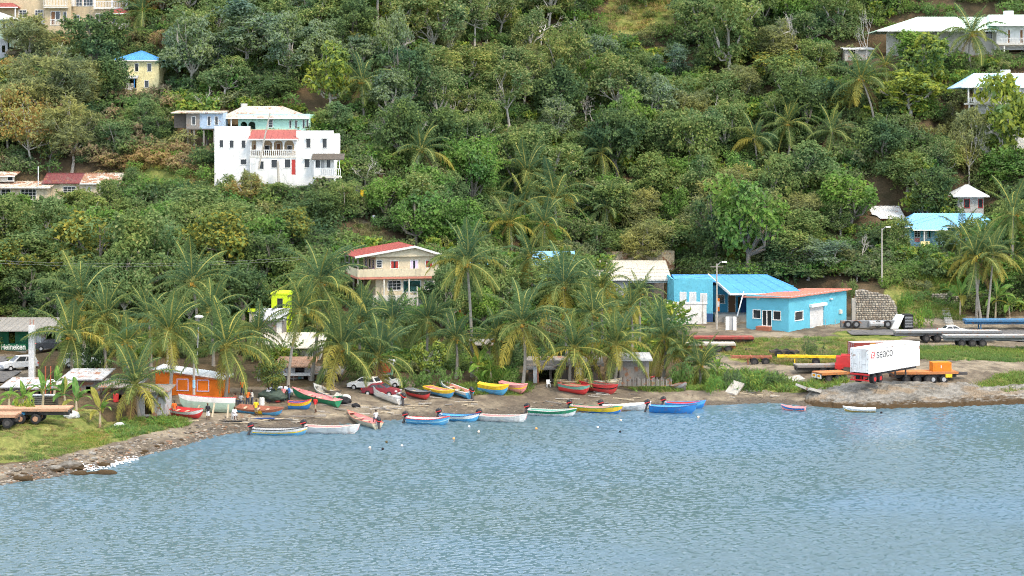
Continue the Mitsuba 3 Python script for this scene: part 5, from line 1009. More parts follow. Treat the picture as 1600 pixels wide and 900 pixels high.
wall(th, fc, (1368, 339, 1410, 356), [('o', 1374, 344, 1384, 356)], 'brick', wear=.6, down=2); shell(th, fc, (1368, 339, 1410, 356), 4, 'brick'); roof(th, fc, 'shed', X(fc, 1364), X(fc, 1413), -.6, 4.5, Z(fc, 340), Z(fc, 323), 'tinlight', wear=.5)
th = Thing('house', 'white house with pale blue roof at the right edge, half hidden by a breadfruit tree', 'house')
fc = front(1560, 338)
wall(th, fc, (1522, 137, 1640, 190), [('w', 1530, 143, 1538, 154), ('w', 1560, 143, 1570, 154), ('w', 1586, 143, 1598, 154)], 'white'); wall(th, fc, (1540, 190, 1640, 236), [('v', 1586, 200, 1594, 212)], 'white', down=2); shell(th, fc, (1540, 137, 1640, 236), 8, 'white')
floor(th, fc, X(fc, 1506), X(fc, 1640), -1.6, 0, Z(fc, 161), 'offwhite', .3); railing(th, fc, (1509, 153, 1600, 160), -1.5, step=.3, thick=.1); posts(th, fc, (1510, 1535, 1560, 1590), 136, 161, -1.5, .22)
posts(th, fc, (1512, 1540), 161, 236, -1.2, .25)
roof(th, fc, 'hip', X(fc, 1498), X(fc, 1650), -2.0, 9, Z(fc, 136), Z(fc, 113), 'lightblueroof', wear=.1, ridge=(X(fc, 1530), X(fc, 1620)))
single('water_tank', 'white tank on the pale blue roof at the right edge', 'tank', MB().tube([[X(fc, 1579), 3.5, Z(fc, 117)], [X(fc, 1579), 3.5, Z(fc, 108)]], .9, 12), 'offwhite', M=fc.M, smooth=40)
th = Thing('house', 'long white house with pale green roof at the upper right', 'house')
fc = front(1580, 364)
wall(th, fc, (1557, 40, 1650, 68), [('o', 1561.5, 47, 1573, 67), ('d:doorbrown', 1575, 47, 1578, 67), ('d:doorbrown', 1594, 47, 1598, 67), ('w', 1606, 48, 1618, 58)], 'white'); wall(th, front(1460, 366), (1385, 44, 1557, 78), [('w', 1400, 52, 1412, 62), ('w', 1540, 50, 1550, 60)], 'offwhite', down=2)
put(th, fc, 'wall', MB().box(X(fc, 1557), X(fc, 1650), .3, 9, Z(fc, 78), Z(fc, 42)), 'white')
floor(th, fc, X(fc, 1556), X(fc, 1650), -1.8, 0, Z(fc, 69), 'offwhite', .25, name='balcony'); railing(th, fc, (1558, 60, 1650, 68.5), -1.7, step=.3, thick=.05); posts(th, fc, (1566, 1600), 69, 92, -1.5, .22)
roof(th, fc, 'hip', X(fc, 1369), X(fc, 1560), -1.2, 10, Z(fc, 48), Z(fc, 24), 'greenwhite', wear=.1, ridge=(X(fc, 1442), X(fc, 1556))); roof(th, fc, 'hip', X(fc, 1544), X(fc, 1660), -2.0, 9.4, Z(fc, 40), Z(fc, 21), 'greenwhite', wear=.1, ridge=(X(fc, 1552), X(fc, 1660)))
single('water_tank', 'white water tank on the pale green roof', 'tank', MB().tube([[X(fc, 1584), 4, Z(fc, 23)], [X(fc, 1584), 4, Z(fc, 15)]], 1.0, 12), 'white', M=fc.M, smooth=40)
th = Thing('hut', 'small flat concrete hut in the trees left of the pale green roof', 'hut')
fc = front(1340, 366)
wall(th, fc, (1320, 76, 1362, 86), [('o', 1330, 78, 1336, 85)], 'concrete', wear=.6, down=3); shell(th, fc, (1320, 76, 1362, 86), 4, 'concrete', wear=.6); roof(th, fc, 'shed', X(fc, 1317), X(fc, 1365), -.5, 4.4, Z(fc, 76), Z(fc, 72), 'tin', wear=.5)
th = Thing('house', 'pale building half seen at the top edge on the bare grassy rise', 'house')
fc = front(960, 398)
wall(th, fc, (942, -30, 978, 6), [('v', 950, -18, 956, -8)], 'cream', down=2); shell(th, fc, (942, -30, 978, 6), 7, 'cream'); roof(th, fc, 'hip', X(fc, 938), X(fc, 982), -.6, 7.5, Z(fc, -30), Z(fc, -42), 'tinlight')

# ---------------------------------------------------------------- beach shacks and the buildings among the palms
def shack(name, label, cat, px0, py0, px1, py1, Y, depth, mat, ops=(), roof_mat='tin', rise=3, wear=.6, planks=True, over=.4, down=1, fascia=None, kind='shed', frame_mat='woodgrey'):
    """A board or sheet-metal hut; the pixel rectangle is its front wall."""
    th = Thing(name, label, cat); fc = front((px0 + px1) / 2, Y)
    wall(th, fc, (px0, py0, px1, py1), list(ops), mat, frame_mat=frame_mat, wear=wear, down=down); shell(th, fc, (px0, py0, px1, py1), depth, mat, wear=wear)
    x0, z0, x1, z1 = fc.rect(px0, py0, px1, py1)
    if planks:
        holes = [fc.rect(*o[1:]) for o in ops]
        n = max(3, int((x1 - x0) / .42))
        for k in range(n):
            a, b = x0 + (x1 - x0) * k / n + .012, x0 + (x1 - x0) * (k + 1) / n - .012
            if any(a < h[2] and b > h[0] for h in holes): continue
            put(th, fc, 'plank', MB().box(a, b, -.03 - .02 * (k * 7 % 3), -.002, z0 - .4, z1 - .05), mat, wear=min(1, wear + .12 * (k * 5 % 3)))
    roof(th, fc, kind, x0 - over, x1 + over, -over - .2, depth + over, z1 + .02, z1 + rise * Y / F, roof_mat, wear=wear, fascia=fascia)
    return th, fc

# green bar with its name board
th = Thing('bar', 'green roadside bar with lettered board behind the concrete pillar', 'bar')
fc = front(25, 243)
wall(th, fc, (-40, 515, 46, 550), [('o', 13.5, 518, 23.5, 536), ('o', -20, 518, -6, 536)], 'bargreen', down=1); shell(th, fc, (-40, 515, 46, 550), 6, 'bargreen')
wall(th, fc, (46, 514, 95, 552), [('o', 71, 521, 87, 532), ('d:tinlight', 56, 526, 63, 546)], 'tin', wear=.5, down=1)
x0, z0, x1, z1 = fc.rect(-40, 536.5, 44, 546); put(th, fc, 'sign_board', MB().box(x0, x1, -1.0, -.9, z0, z1), 'bargreen', wear=.05)
put(th, fc, 'veranda', MB().box(x0, x1, -.9, -.003, z0 - 1.2, z0), 'darkconcrete')
tx = meshkit.text_mesh('Heineken', .62, .03, bold=True); tw = tx.bounds[1][0]
xa, _, xb, _ = fc.rect(4.5, 537, 43, 546)
tv = tx.vertices * [(xb - xa) / tw, 1, 1]
put(th, fc, 'lettering', MB().add(np.stack([tv[:, 0] + xa, -1.003 - tv[:, 2], tv[:, 1] + z0 + .11], 1), tx.faces), 'white', wear=.05)
roof(th, fc, 'shed', X(fc, -46), X(fc, 97), -1.6, 6.5, Z(fc, 515), Z(fc, 503), 'darkconcrete', wear=.35, fascia=None)
th = Thing('concrete_pillar', 'tall pale concrete pillar with rusty rods beside the green bar', 'pillar')
p = at(50, 575, 222)
put(th, Face(p[:2]), 'shaft', MB().box(-.33, .33, -.3, .3, p[2] - 3, at(50, 508, 222)[2]), 'tinlight', wear=.3)
for dx in (-.2, .22): put(th, Face(p[:2]), 'rod', MB().tube([[dx, 0, at(50, 560, 222)[2]], [dx - .02, 0, at(50, 499, 222)[2]]], .035, 5), 'rebar')
for px in (71, 79): single('rusty_rod', f'thin rusty red rod standing up, the {"left" if px == 71 else "right"} one behind the pallet box', 'rod', MB().tube([at(px, 622, 205), at(px, 572, 205)], .07, 5), 'rebar')

# orange shed
th = Thing('shed', 'bright orange shed with white roof and lilac window frames', 'shed')
C = on(347, 622)[:2]; C = at(345, 622, 212)[:2]
fo = Face(C, -6); W_ = -fo.tz(243, 600)[0]
fo2 = Face(C - fo.u * W_, -6)
wall(th, fo2, None, [('b:orange', 258, 591, 294, 610)] and [('b:orange', 277.5, 593, 293.5, 609.5), ('b:orange', 309, 594.5, 325.5, 610.5)], 'orange', 'lilac', wear=.05, top=[(243, 628), (344.5, 628), (344.5, 592), (243, 577)])
zl, zr_ = fo2.tz(243, 577)[1], fo2.tz(344, 592)[1]; x1 = fo2.tz(344.5, 600)[0]
put(th, fo2, 'wall', MB().box(x1 - .2, x1, .23, 4, 1.2, zr_ - .03).box(0, .2, .23, 4, 1.2, zr_), 'orange', wear=.05)
m = MB(); slab(m, ([-.3, -.4, zl + .03], [x1 + .4, -.4, zr_ - .0], [x1 + .4, 4.3, zr_ + .05], [-.3, 4.3, zl + .1]), .12); ribs(m, [-.3, -.4, zl + .03], [x1 + .4, -.4, zr_], [x1 + .4, 4.3, zr_ + .05], [-.3, 4.3, zl + .1], .9); put(th, fo2, 'roof', m, 'tinlight', wear=.1)
put(th, fo2, 'fascia', MB().beam([-.3, -.42, zl - .06], [x1 + .4, -.42, zr_ - .09], .04, .16), 'brick')

shack('shack', 'grey corrugated shack left of the orange shed, behind the low palm', 'shack', 216, 612, 258, 648, 203, 4, 'tin', [('o', 226, 617, 238, 648)], 'woodgrey', 4, .6)
shack('shack', 'weathered shack with pale sheet roof behind the banana plants', 'shack', 100, 592, 156, 632, 212, 6, 'woodgrey', [('o', 134, 604, 144, 628)], 'tin', 6, .6)
shack('shack', 'low sheet-roofed shack next to the parked silver car', 'shack', 40, 606, 100, 640, 208, 4, 'wooddark', [('o', 60, 612, 70, 630)], 'tin', 6, .6)
shack('shack', 'shack with whitish canvas-like roof at the left edge', 'shack', 8, 604, 44, 634, 212, 4.5, 'woodgrey', [], 'tin', 6, .55)
shack('shack', 'dark low lean-to between the left banana plants and the corrugated shack', 'shack', 160, 604, 214, 650, 208, 4, 'wooddark', [('o', 176, 616, 190, 642)], 'woodgrey', 5, .7)
# lime green house and the grey huts in front of it
th = Thing('house', 'vivid lime green house behind the tallest palm', 'house')
fc = front(440, 250)
wall(th, fc, (424, 459, 456, 516), [('v', 434, 467, 441, 481)], 'lime', 'wooddark', wear=.1, down=1); shell(th, fc, (424, 459, 456, 516), 5, 'lime', wear=.1); floor(th, fc, X(fc, 423), X(fc, 457), -.1, 5.1, Z(fc, 458), 'lime', .2, name='flat_roof')
put(th, fc, 'parapet', MB().box(X(fc, 388), X(fc, 424), -.5, -.3, Z(fc, 487), Z(fc, 482)), 'lime', wear=.1); put(th, fc, 'lower_wall', MB().box(X(fc, 390), X(fc, 424), -.28, 4, Z(fc, 516), Z(fc, 487)), 'tinwarm')
shack('hut', 'grey hut with sheet roof in front of the lime green house', 'hut', 402, 499, 442, 524, 242, 4, 'woodgrey', [('d:white', 432, 502, 441, 522)], 'tin', 13, .35)
shack('shed', 'beige shed with flat pale roof below the grey hut', 'shed', 404, 543, 500, 572, 236, 6, 'offwhite', [('v', 450, 548, 460, 556)], 'tinwarm', 16, .3, planks=False)
th, fc = shack('shack', 'two-level board shack with rust roof behind the beached boats', 'shack', 434, 572, 486, 612, 224, 5, 'tin', [('o', 461, 573, 476, 582), ('d:teal', 466, 589, 471, 610), ('o', 474, 588, 481, 606)], 'rustroof', 7, .6, planks=False)
put(th, fc, 'shelf', MB().box(X(fc, 434), X(fc, 488), -.9, -.003, Z(fc, 586), Z(fc, 583)), 'tinlight'); posts(th, fc, (436, 460, 484), 586, 612, -.8, .12, 'woodgrey')
shack('shack', 'dark board hut behind the broad drooping palm', 'shack', 486, 584, 530, 612, 224, 4, 'wooddark', [('o', 500, 592, 514, 612)], 'woodgrey', 5, .6)
shack('kiosk', 'little kiosk with red board behind the white cars', 'kiosk', 588, 570, 612, 600, 228, 3, 'teal', [('o', 592, 576, 602, 590)], 'tin', 4, .4)
single('sign', 'red sign board above the white cars', 'sign', MB().box(-.75, .75, -.05, .05, -.6, .6), 'boatred', M=frame(at(600, 574, 226.5)))
th, fc = shack('shack', 'dark open-fronted beach shack with grey and red pillar', 'shack', 826, 576, 872, 604, 226, 6, 'wooddark', [('o', 840, 578, 858, 603), ('o', 862, 578, 870, 592)], 'woodgrey', 10, .6)
posts(th, fc, (836,), 566, 604, -1.0, .45, 'tin', 'pillar'); posts(th, fc, (839.8,), 566, 604, -.9, .28, 'brick', 'pillar')
roof(th, fc, 'shed', X(fc, 822), X(fc, 904), -1.6, -.65, Z(fc, 568), Z(fc, 562), 'woodgrey', wear=.5, fascia=None)
shack('shack', 'board shack with white hatch behind the green and red boat', 'shack', 873, 570, 938, 604, 226, 5, 'wooddark', [('b:white', 900, 574, 909, 586), ('o', 914, 578, 926, 600)], 'woodgrey', 6, .6)
shack('shed', 'grey plank shed behind the yellow palm leaves', 'shed', 968, 562, 1014, 596, 226, 5, 'woodgrey', [], 'tin', 4, .4)
shack('hut', 'small dark hut among the shrubs left of the straight tall palm', 'hut', 738, 538, 766, 560, 240, 4, 'wooddark', [('o', 748, 544, 756, 560)], 'woodgrey', 3, .5)
th = Thing('fence', 'low weathered board fence at the right end of the beach grove', 'fence')
for k in range(34):
    px = 968 + 2.45 * k; b = at(px, 598, 223.5); hh = .38 + .35 * ((k * 7) % 5) / 5
    th.part('plank', MB().box(b[0] - .075, b[0] + .06, 223.5 + .04 * (k % 2), 223.54 + .04 * (k % 2), b[2] - .4, b[2] + hh), ('woodgrey', 'wooddark', 'darkconcrete')[k * 5 % 3], .6)
th.part('rail', MB().box(at(967, 590, 223)[0], at(1052, 590, 223)[0], 223.56, 223.62, at(0, 596, 223)[2], at(0, 596, 223)[2] + .1), 'wooddark')

# ---------------------------------------------------------------- boats
def boat(px0, py0, px1, py1, label, bow='r', low='white', top=None, inner='boatpink', gun=None, stripe=None, motor=False, beam=1.75, deep=.85, afloat=False, heel=0, rz=None, L=None, flip=False, z=None, thwarts=3, cap='black', seats='plank', name='fishing_boat', rise=.32, patch=None, split=.58):
    """An open fishing boat whose keel runs from pixel (px0, py0) at the stern to (px1, py1) at the bow."""
    a = at(px0, py0, F * EYE / (py0 - YH)) if afloat else on(px0, py0, 180)
    b = at(px1, py1, F * EYE / (py1 - YH)) if afloat else on(px1, py1, 180)
    if L is not None: b = a + (b - a) / np.linalg.norm((b - a)[:2]) * L
    L = np.linalg.norm((b - a)[:2]); ang = math.degrees(math.atan2(b[1] - a[1], b[0] - a[0]))
    pitch = 0 if afloat else math.degrees(math.atan2(b[2] - a[2], L))
    o = a + np.array([0, 0, -.22 if afloat else -.04])
    th = Thing(name, label, 'boat', frame(o, ang, pitch, heel), )
    t = np.linspace(0, 1, 15)
    half = beam / 2 * np.clip(.80 + .75 * t - .75 * t ** 2, 0, 1) * np.clip(1.0 - (np.clip(t - .45, 0, 1) / .55) ** 2.3, .02, 1)
    sheer = deep * (1 - .10 * np.sin(np.pi * t * .9)) + rise * t ** 3
    keel = .02 + .62 * deep * np.clip((t - .78) / .22, 0, 1) ** 2.2
    x = t * L + 0 * t
    def section(k, u, sg):          # u from 0 at the keel to 1 at the gunwale
        h0 = half[k]; flare = .62 * u ** .42 + .38 * u ** 1.0
        return [x[k] + (u - .5) * .10 * L * max(0, t[k] - .8) * 2, sg * h0 * flare, keel[k] + (sheer[k] - keel[k]) * u]
    def strake(u0, u1, off=0.0, nu=4):
        m = MB()
        for sg in (-1, 1):
            us = np.linspace(u0, u1, nu)
            v = np.array([[section(k, u, sg) for u in us] for k in range(15)]); v[..., 1] += sg * off; v = v.reshape(-1, 3)
            i, j = np.meshgrid(np.arange(14), np.arange(nu - 1), indexing='ij'); q = (i * nu + j).ravel()
            m.add(v, np.stack([q, q + nu, q + nu + 1, q + 1], 1))
        return m
    hull = strake(0, split if top else 1, nu=6)
    tr = [section(0, u, -1) for u in np.linspace(0, 1, 6)] + [section(0, u, 1) for u in np.linspace(1, 0, 6)]
    hull.add(tr, [[0, k, k + 1] for k in range(1, 11)])
    th.part('hull', hull, low, .46, 'gloss', 35)
    if top: th.part('upper_strake', strake(split, 1, .0), top, .42, 'gloss', 35)
    if stripe: th.part('stripe', strake(split - .06, split + .08, .012, 3), stripe, .2, 'gloss', 35)
    if patch: 
        m = strake(.1, .95, .012, 4); v, f, c = m.arrays(); mid = v[f].mean(1)[:, 0]; f = f[(mid > L * .42) & (mid < L * .58)]
        th.part('patch', MB().add(v, f), patch, .3, 'gloss')
    ins = strake(.12, .985, -.045, 5)
    fl = []
    for k in range(13): fl.append([section(k, .14, -1), section(k, .14, 1)])
    v = np.array(fl).reshape(-1, 3); q = np.arange(12) * 2
    ins.add(v, np.stack([q, q + 1, q + 3, q + 2], 1)); ins.add(np.array(tr) + [.06, 0, 0], [[0, k + 1, k] for k in range(1, 11)])
    th.part('interior', ins, inner, .4)
    g = MB()
    for sg in (-1, 1):
        pts_ = np.array([section(k, 1, sg) for k in range(15)]); pts_[:, 1] -= sg * .02; g.tube(pts_, .045, 5)
    g.beam(section(0, 1, -1), section(0, 1, 1), .09, .06)
    th.part('gunwale', g, gun or top or low, .25, 'gloss')
    for k in range(thwarts):
        kk = [2, 6, 9, 4][k]; p, q_ = section(kk, .78, -1), section(kk, .78, 1); p[1] += .03; q_[1] -= .03
        th.part('thwart', MB().beam(p, q_, .28, .04, up=(0, 0, 1)) if False else MB().box(p[0] - .14, p[0] + .14, p[1], q_[1], p[2] - .04, p[2]), seats, .3)
    th.part('foredeck', MB().add([section(12, .97, -1), section(12, .97, 1), section(13, .97, 1), section(14, .97, 1), section(13, .97, -1)], [[0, 1, 2], [0, 2, 3], [0, 3, 4]]), gun or seats, .25)
    if motor:
        zt = sheer[0]; cm = MB(); bx = trimesh.creation.icosphere(subdivisions=2, radius=1); v = np.array(bx.vertices); v = np.sign(v) * np.abs(v) ** .7 * [.33, .21, .29]; v = v @ trimesh.transformations.rotation_matrix(-.5, [0, 1, 0])[:3, :3].T
        cm.add(v + [-.26, 0, zt + .36], bx.faces)
        k = th.part('outboard_motor', cm, cap, .1, 'gloss', 50)
        th.part('band', MB().beam([-.56, 0, zt + .20], [.02, 0, zt + .38], .44, .09), 'boatred' if cap == 'black' else 'tinlight', .05, parent=k); th.part('leg', MB().beam([-.22, 0, zt + .2], [-.58, 0, .05], .2, .22), 'chassis', .2, parent=k); th.part('bracket', MB().box(-.12, .1, -.14, .14, zt - .25, zt + .12), 'chrome', .2, parent=k)
        th.part('propeller', MB().disc([-.72, 0, .0], [1, 0, -.3], .17, .08, 8), 'chassis', parent=k)
    return th
B = boat
B(396, 679, 480, 680, 'slim boat with white, yellow and blue sides afloat at the left end of the row', low='boatsky', top='white', stripe='boatyellow', inner='tin', gun='black', motor=True, afloat=True)
B(478, 676, 561, 678, 'white boat with dark motor afloat behind the slim striped one', low='white', inner='boatpink', gun='offwhite', motor=True, afloat=True, deep=.95)
B(590, 670, 544, 654, 'cream boat with pink inside drawn up bow first, a person at its stern', low='cream', inner='boatpink', gun='terracotta', motor=True, afloat=True)
B(637, 661, 702, 664, 'sky blue boat with white and red gunwale, first of the floating pair in the centre', low='boatsky', top='boatsky', stripe='cyanpale', inner='white', gun='boatred', motor=True, afloat=True)
B(689, 656, 748, 659, 'white boat with blue waterline behind the sky blue one', low='boatsky', top='white', inner='boatsky', gun='navy', motor=True, afloat=True)
B(752, 657, 823, 660, 'plain white boat with pink inside in the middle of the floating row', low='white', inner='boatpink', gun='offwhite', motor=True, afloat=True)
B(827, 648, 900, 651, 'white boat with green upper side in the shallow water', low='white', top='boatgreen', inner='seagreen', gun='offwhite', motor=True, afloat=True)
B(893, 642, 972, 647, 'yellow boat with green gunwale and dark blue bottom', low='boatblue', top='boatyellow', inner='boatpink', gun='boatgreen', motor=True, afloat=True, split=.42)
B(942, 642, 1016, 640, 'white boat behind the yellow and green one', low='white', inner='offwhite', gun='white', motor=True, afloat=True)
B(1015, 644, 1088, 646, 'deep blue boat at the right end of the floating row', low='boatblue', inner='boatsky', gun='navy', motor=True, afloat=True, deep=1.0)
B(1040, 637, 1102, 638, 'blue boat with red inside behind the deep blue one', low='boatblue', top='boatsky', inner='boatred', gun='boatblue', motor=True, afloat=True)
B(1258, 642, 1221, 640, 'little blue dinghy with pink inside floating alone', low='boatpink', top='boatblue', inner='boatpink', gun='boatpink', afloat=True, beam=1.2, deep=.6, rise=.2, thwarts=2, name='dinghy')
B(1368, 644, 1318, 643, 'white dinghy with mustard bottom floating off the rock', low='mustard', top='white', inner='offwhite', gun='white', afloat=True, beam=1.4, deep=.65, rise=.2, thwarts=2, name='dinghy')
B(366, 645, 278, 643, 'large old boat with white and faded green side propped on the sand', low='fadedgreen', top='white', inner='darkconcrete', gun='boatred', beam=2.3, deep=1.55, heel=16, split=.62)
B(270, 650, 317, 655, 'red boat with white band in front of the large old boat', low='boatred', top='white', inner='boatred', gun='boatred', deep=.9, heel=6)
B(372, 645, 442, 651, 'worn red and blue hull lying on the sand behind the person in yellow', low='boatsky', top='brick', inner='brick', gun='brick', patch='boatyellow', deep=.8, heel=8)
B(450, 640, 486, 641, 'short blue boat with yellow top beached by the heap of nets', low='boatblue', top='boatyellow', inner='navy', gun='boatred', deep=.9)
B(528, 637, 456, 620, 'green boat with pink deck beached beside the heap of nets', low='boatgreen', top='boatgreen', inner='boatpink', gun='boatpink')
B(527, 630, 490, 614, 'white boat with green bottom next to the green pink-decked one', low='boatgreen', top='white', inner='offwhite', gun='offwhite')
B(524, 622, 506, 612, 'dark brown old boat at the palm foot', low='wooddark', inner='woodwarm', gun='wooddark')
B(624, 633, 578, 616, 'white boat on the sand in front of the dark red car', low='white', inner='tinlight', gun='tin', motor=True, heel=8)
B(637, 618, 671, 626, 'black boat with red bottom on the sand right of the dark red car', low='boatred', top='black', inner='greysteel', gun='greysteel', heel=-4)
B(666, 614, 709, 624, 'blue boat with yellow top third from the cars', low='boatsky', top='boatyellow', inner='terracotta', gun='boatyellow')
B(733, 624, 685, 607, 'long white boat with red lines and motor hauled up stern to the sea', low='boatsky', top='white', inner='terracotta', gun='white', motor=True)
B(746, 613, 793, 619, 'big sky blue boat with yellow top on the grass in the centre', low='boatsky', top='boatyellow', inner='boatyellow', gun='boatyellow', deep=1.15, beam=2)
B(780, 610, 822, 617, 'pink boat with yellow band beside the big blue one', low='boatpink', top='boatpink', stripe='boatyellow', inner='boatpink', gun='boatpink', deep=1.05)
B(870, 606, 916, 608, 'bare wooden boat under repair behind the green and red one', low='woodwarm', inner='woodwarm', gun='plank', deep=.9, seats='plank', thwarts=4)
B(874, 611, 920, 618, 'red boat with dull green band under the leaning palm', low='boatred', top='seagreen', inner='woodwarm', gun='boatred', deep=1.0)
B(908, 608, 964, 619, 'dark red boat with black painted windows beside the green banded one', low='boatred', inner='wooddark', gun='barred', stripe='black', deep=1.1)
B(934, 607, 972, 605, 'pale aqua boat with cream top behind the dark red one', low='lightaqua', top='cream', inner='offwhite', gun='cream')
B(965, 600, 994, 599, 'low red boat lying by the board fence', low='boatred', inner='brick', gun='boatred', deep=.6)
B(994, 600, 1022, 599, 'second low red boat by the board fence, further right', low='barred', inner='brick', gun='boatred', deep=.6, thwarts=2)
B(1056, 610, 1073, 611, 'small grey derelict boat on the weeds', low='woodgrey', top='tin', inner='woodgrey', gun='brick', deep=.8, heel=10)

# ---------------------------------------------------------------- vehicles
def wheel(th, c, r, w, ax=(0, 1, 0), rim='chrome', inner=.55):
    k = th.part('wheel', MB().disc(c, ax, r, w, 16), 'rubber', .3, smooth=40)
    th.part('rim', MB().disc(c, ax, r * inner, w + .03, 12), rim, .3, parent=k)
    return k
def car(px, py, heading, label, col, kind='sedan', Lc=4.3, s=1.0):
    o = on(px, py, 190)
    th = Thing('parked_car', label, 'car', frame(o, heading))
    W_ = 1.72
    if kind == 'sedan': low = [(-2.1, .35), (-2.15, .72), (-2.0, .92), (-1.25, .98), (.85, .95), (1.85, .82), (2.12, .62), (2.1, .32)]; cab = [(-1.45, .96), (-.95, 1.40), (.15, 1.43), (.95, .94)]
    elif kind == 'suv': low = [(-2.1, .4), (-2.15, .9), (-2.1, 1.05), (.95, 1.05), (1.9, .95), (2.12, .75), (2.1, .38)]; cab = [(-2.05, 1.04), (-1.8, 1.66), (.1, 1.70), (.95, 1.04)]
    else: low = [(-1.75, .38), (-1.85, .8), (-1.75, 1.0), (.9, .98), (1.65, .86), (1.85, .62), (1.82, .33)]; cab = [(-1.72, .98), (-1.35, 1.47), (.2, 1.5), (.98, .96)]
    def prof(pl, w0, w1, zr):
        m = MB(); v = []
        for sg in (-1, 1):
            for x, z in pl: v.append([x, sg * (w0 + (w1 - w0) * np.clip((z - zr[0]) / (zr[1] - zr[0]), 0, 1)), z])
        n = len(pl); f = [[k, (k + 1) % n, (k + 1) % n + n, k + n] for k in range(n)]
        m.add(v, f); m.add(v[:n], [[0, k + 1, k] for k in range(1, n - 1)]); m.add(v[n:], [[0, k, k + 1] for k in range(1, n - 1)])
        return m
    th.part('body', prof(low, W_ / 2, W_ / 2 - .06, (.5, 1)), col, .08, 'gloss', 30)
    zc = (cab[0][1], cab[1][1]); k = th.part('cabin', prof(cab, W_ / 2 - .08, W_ / 2 - .24, zc), col, .08, 'gloss', 30)
    g = MB()
    (x0, z0), (x1, z1), (x2, z2), (x3, z3) = cab
    def lerp(a, b, t): return np.array(a) + (np.array(b) - np.array(a)) * t
    for sg in (-1, 1):
        y0, y1 = sg * (W_ / 2 - .075), sg * (W_ / 2 - .225)
        A, Bq, Cq, D = [x0 + .25, y0, z0 + .06], [x1 + .12, y1, z1 - .08], [x2 - .05, y1, z2 - .08], [x3 - .3, y0, z3 + .08]
        mA, mB_ = lerp(A, D, .48), lerp(Bq, Cq, .48); nA, nB = lerp(A, D, .53), lerp(Bq, Cq, .53)
        off = np.array([0, sg * .012, 0])
        for q in ((A, mA, mB_, Bq), (nA, D, Cq, nB)): th.part('side_window', slab(MB(), [np.array(p) + off for p in q], .004), None, bsdf='glass', parent=k)
    e = .012
    for nm, pa, pb, ss in (('windscreen', cab[3], cab[2], 1), ('rear_window', cab[0], cab[1], -1)):
        a, b = lerp((pa[0], 0, pa[1]), (pb[0], 0, pb[1]), .08), lerp((pa[0], 0, pa[1]), (pb[0], 0, pb[1]), .92); wa, wb = W_ / 2 - .16, W_ / 2 - .27
        th.part(nm, slab(MB(), [a + [e * ss, -wa, e], a + [e * ss, wa, e], b + [e * ss, wb, e], b + [e * ss, -wb, e]], .006), None, bsdf='glass', parent=k)
    xf = low[-2][0]; xr = low[1][0]
    for sg in (-1, 1):
        th.part('headlight', MB().box(xf - .16, xf + .02, sg * .72 - .14, sg * .72 + .14, .6, .75), 'tinlight', .05, 'gloss'); th.part('tail_light', MB().box(xr - .02, xr + .12, sg * .74 - .1, sg * .74 + .1, .68, .88), 'lampred', .05, 'gloss')
        for x in (xf - .85, xr + .8): wheel(th, [x, sg * (W_ / 2 - .1), .32], .33, .22)
    th.part('bumper', MB().box(xf - .1, xf + .06, -.8, .8, .3, .5).box(xr - .06, xr + .1, -.8, .8, .32, .52), 'greysteel', .1); th.part('number_plate', MB().box(xf + .062, xf + .075, -.25, .25, .36, .46), 'white', .05)
    return th
car(596, 619, -18, 'dark red sedan parked among the beached boats', 'carred'); car(570, 609, 160, 'white hatchback behind the dark red sedan', 'white', 'hatch'); car(604, 605, -14, 'white station car to the right behind the dark red sedan', 'white', 'sedan')
car(29, 578, 215, 'silver off-roader parked on the road at the left edge', 'carsilver', 'suv'); car(82, 548, 10, 'dark car parked in front of the grey end of the bar', 'black', 'sedan'); car(128, 574, 0, 'white car behind the shack roofs on the left', 'white', 'suv')
car(1490, 524, 3, 'pale car showing its roof behind the grey flatbed trailers', 'white', 'sedan'); car(570, 313, 20, 'dark vehicle at the top of the hillside path', 'black', 'suv')

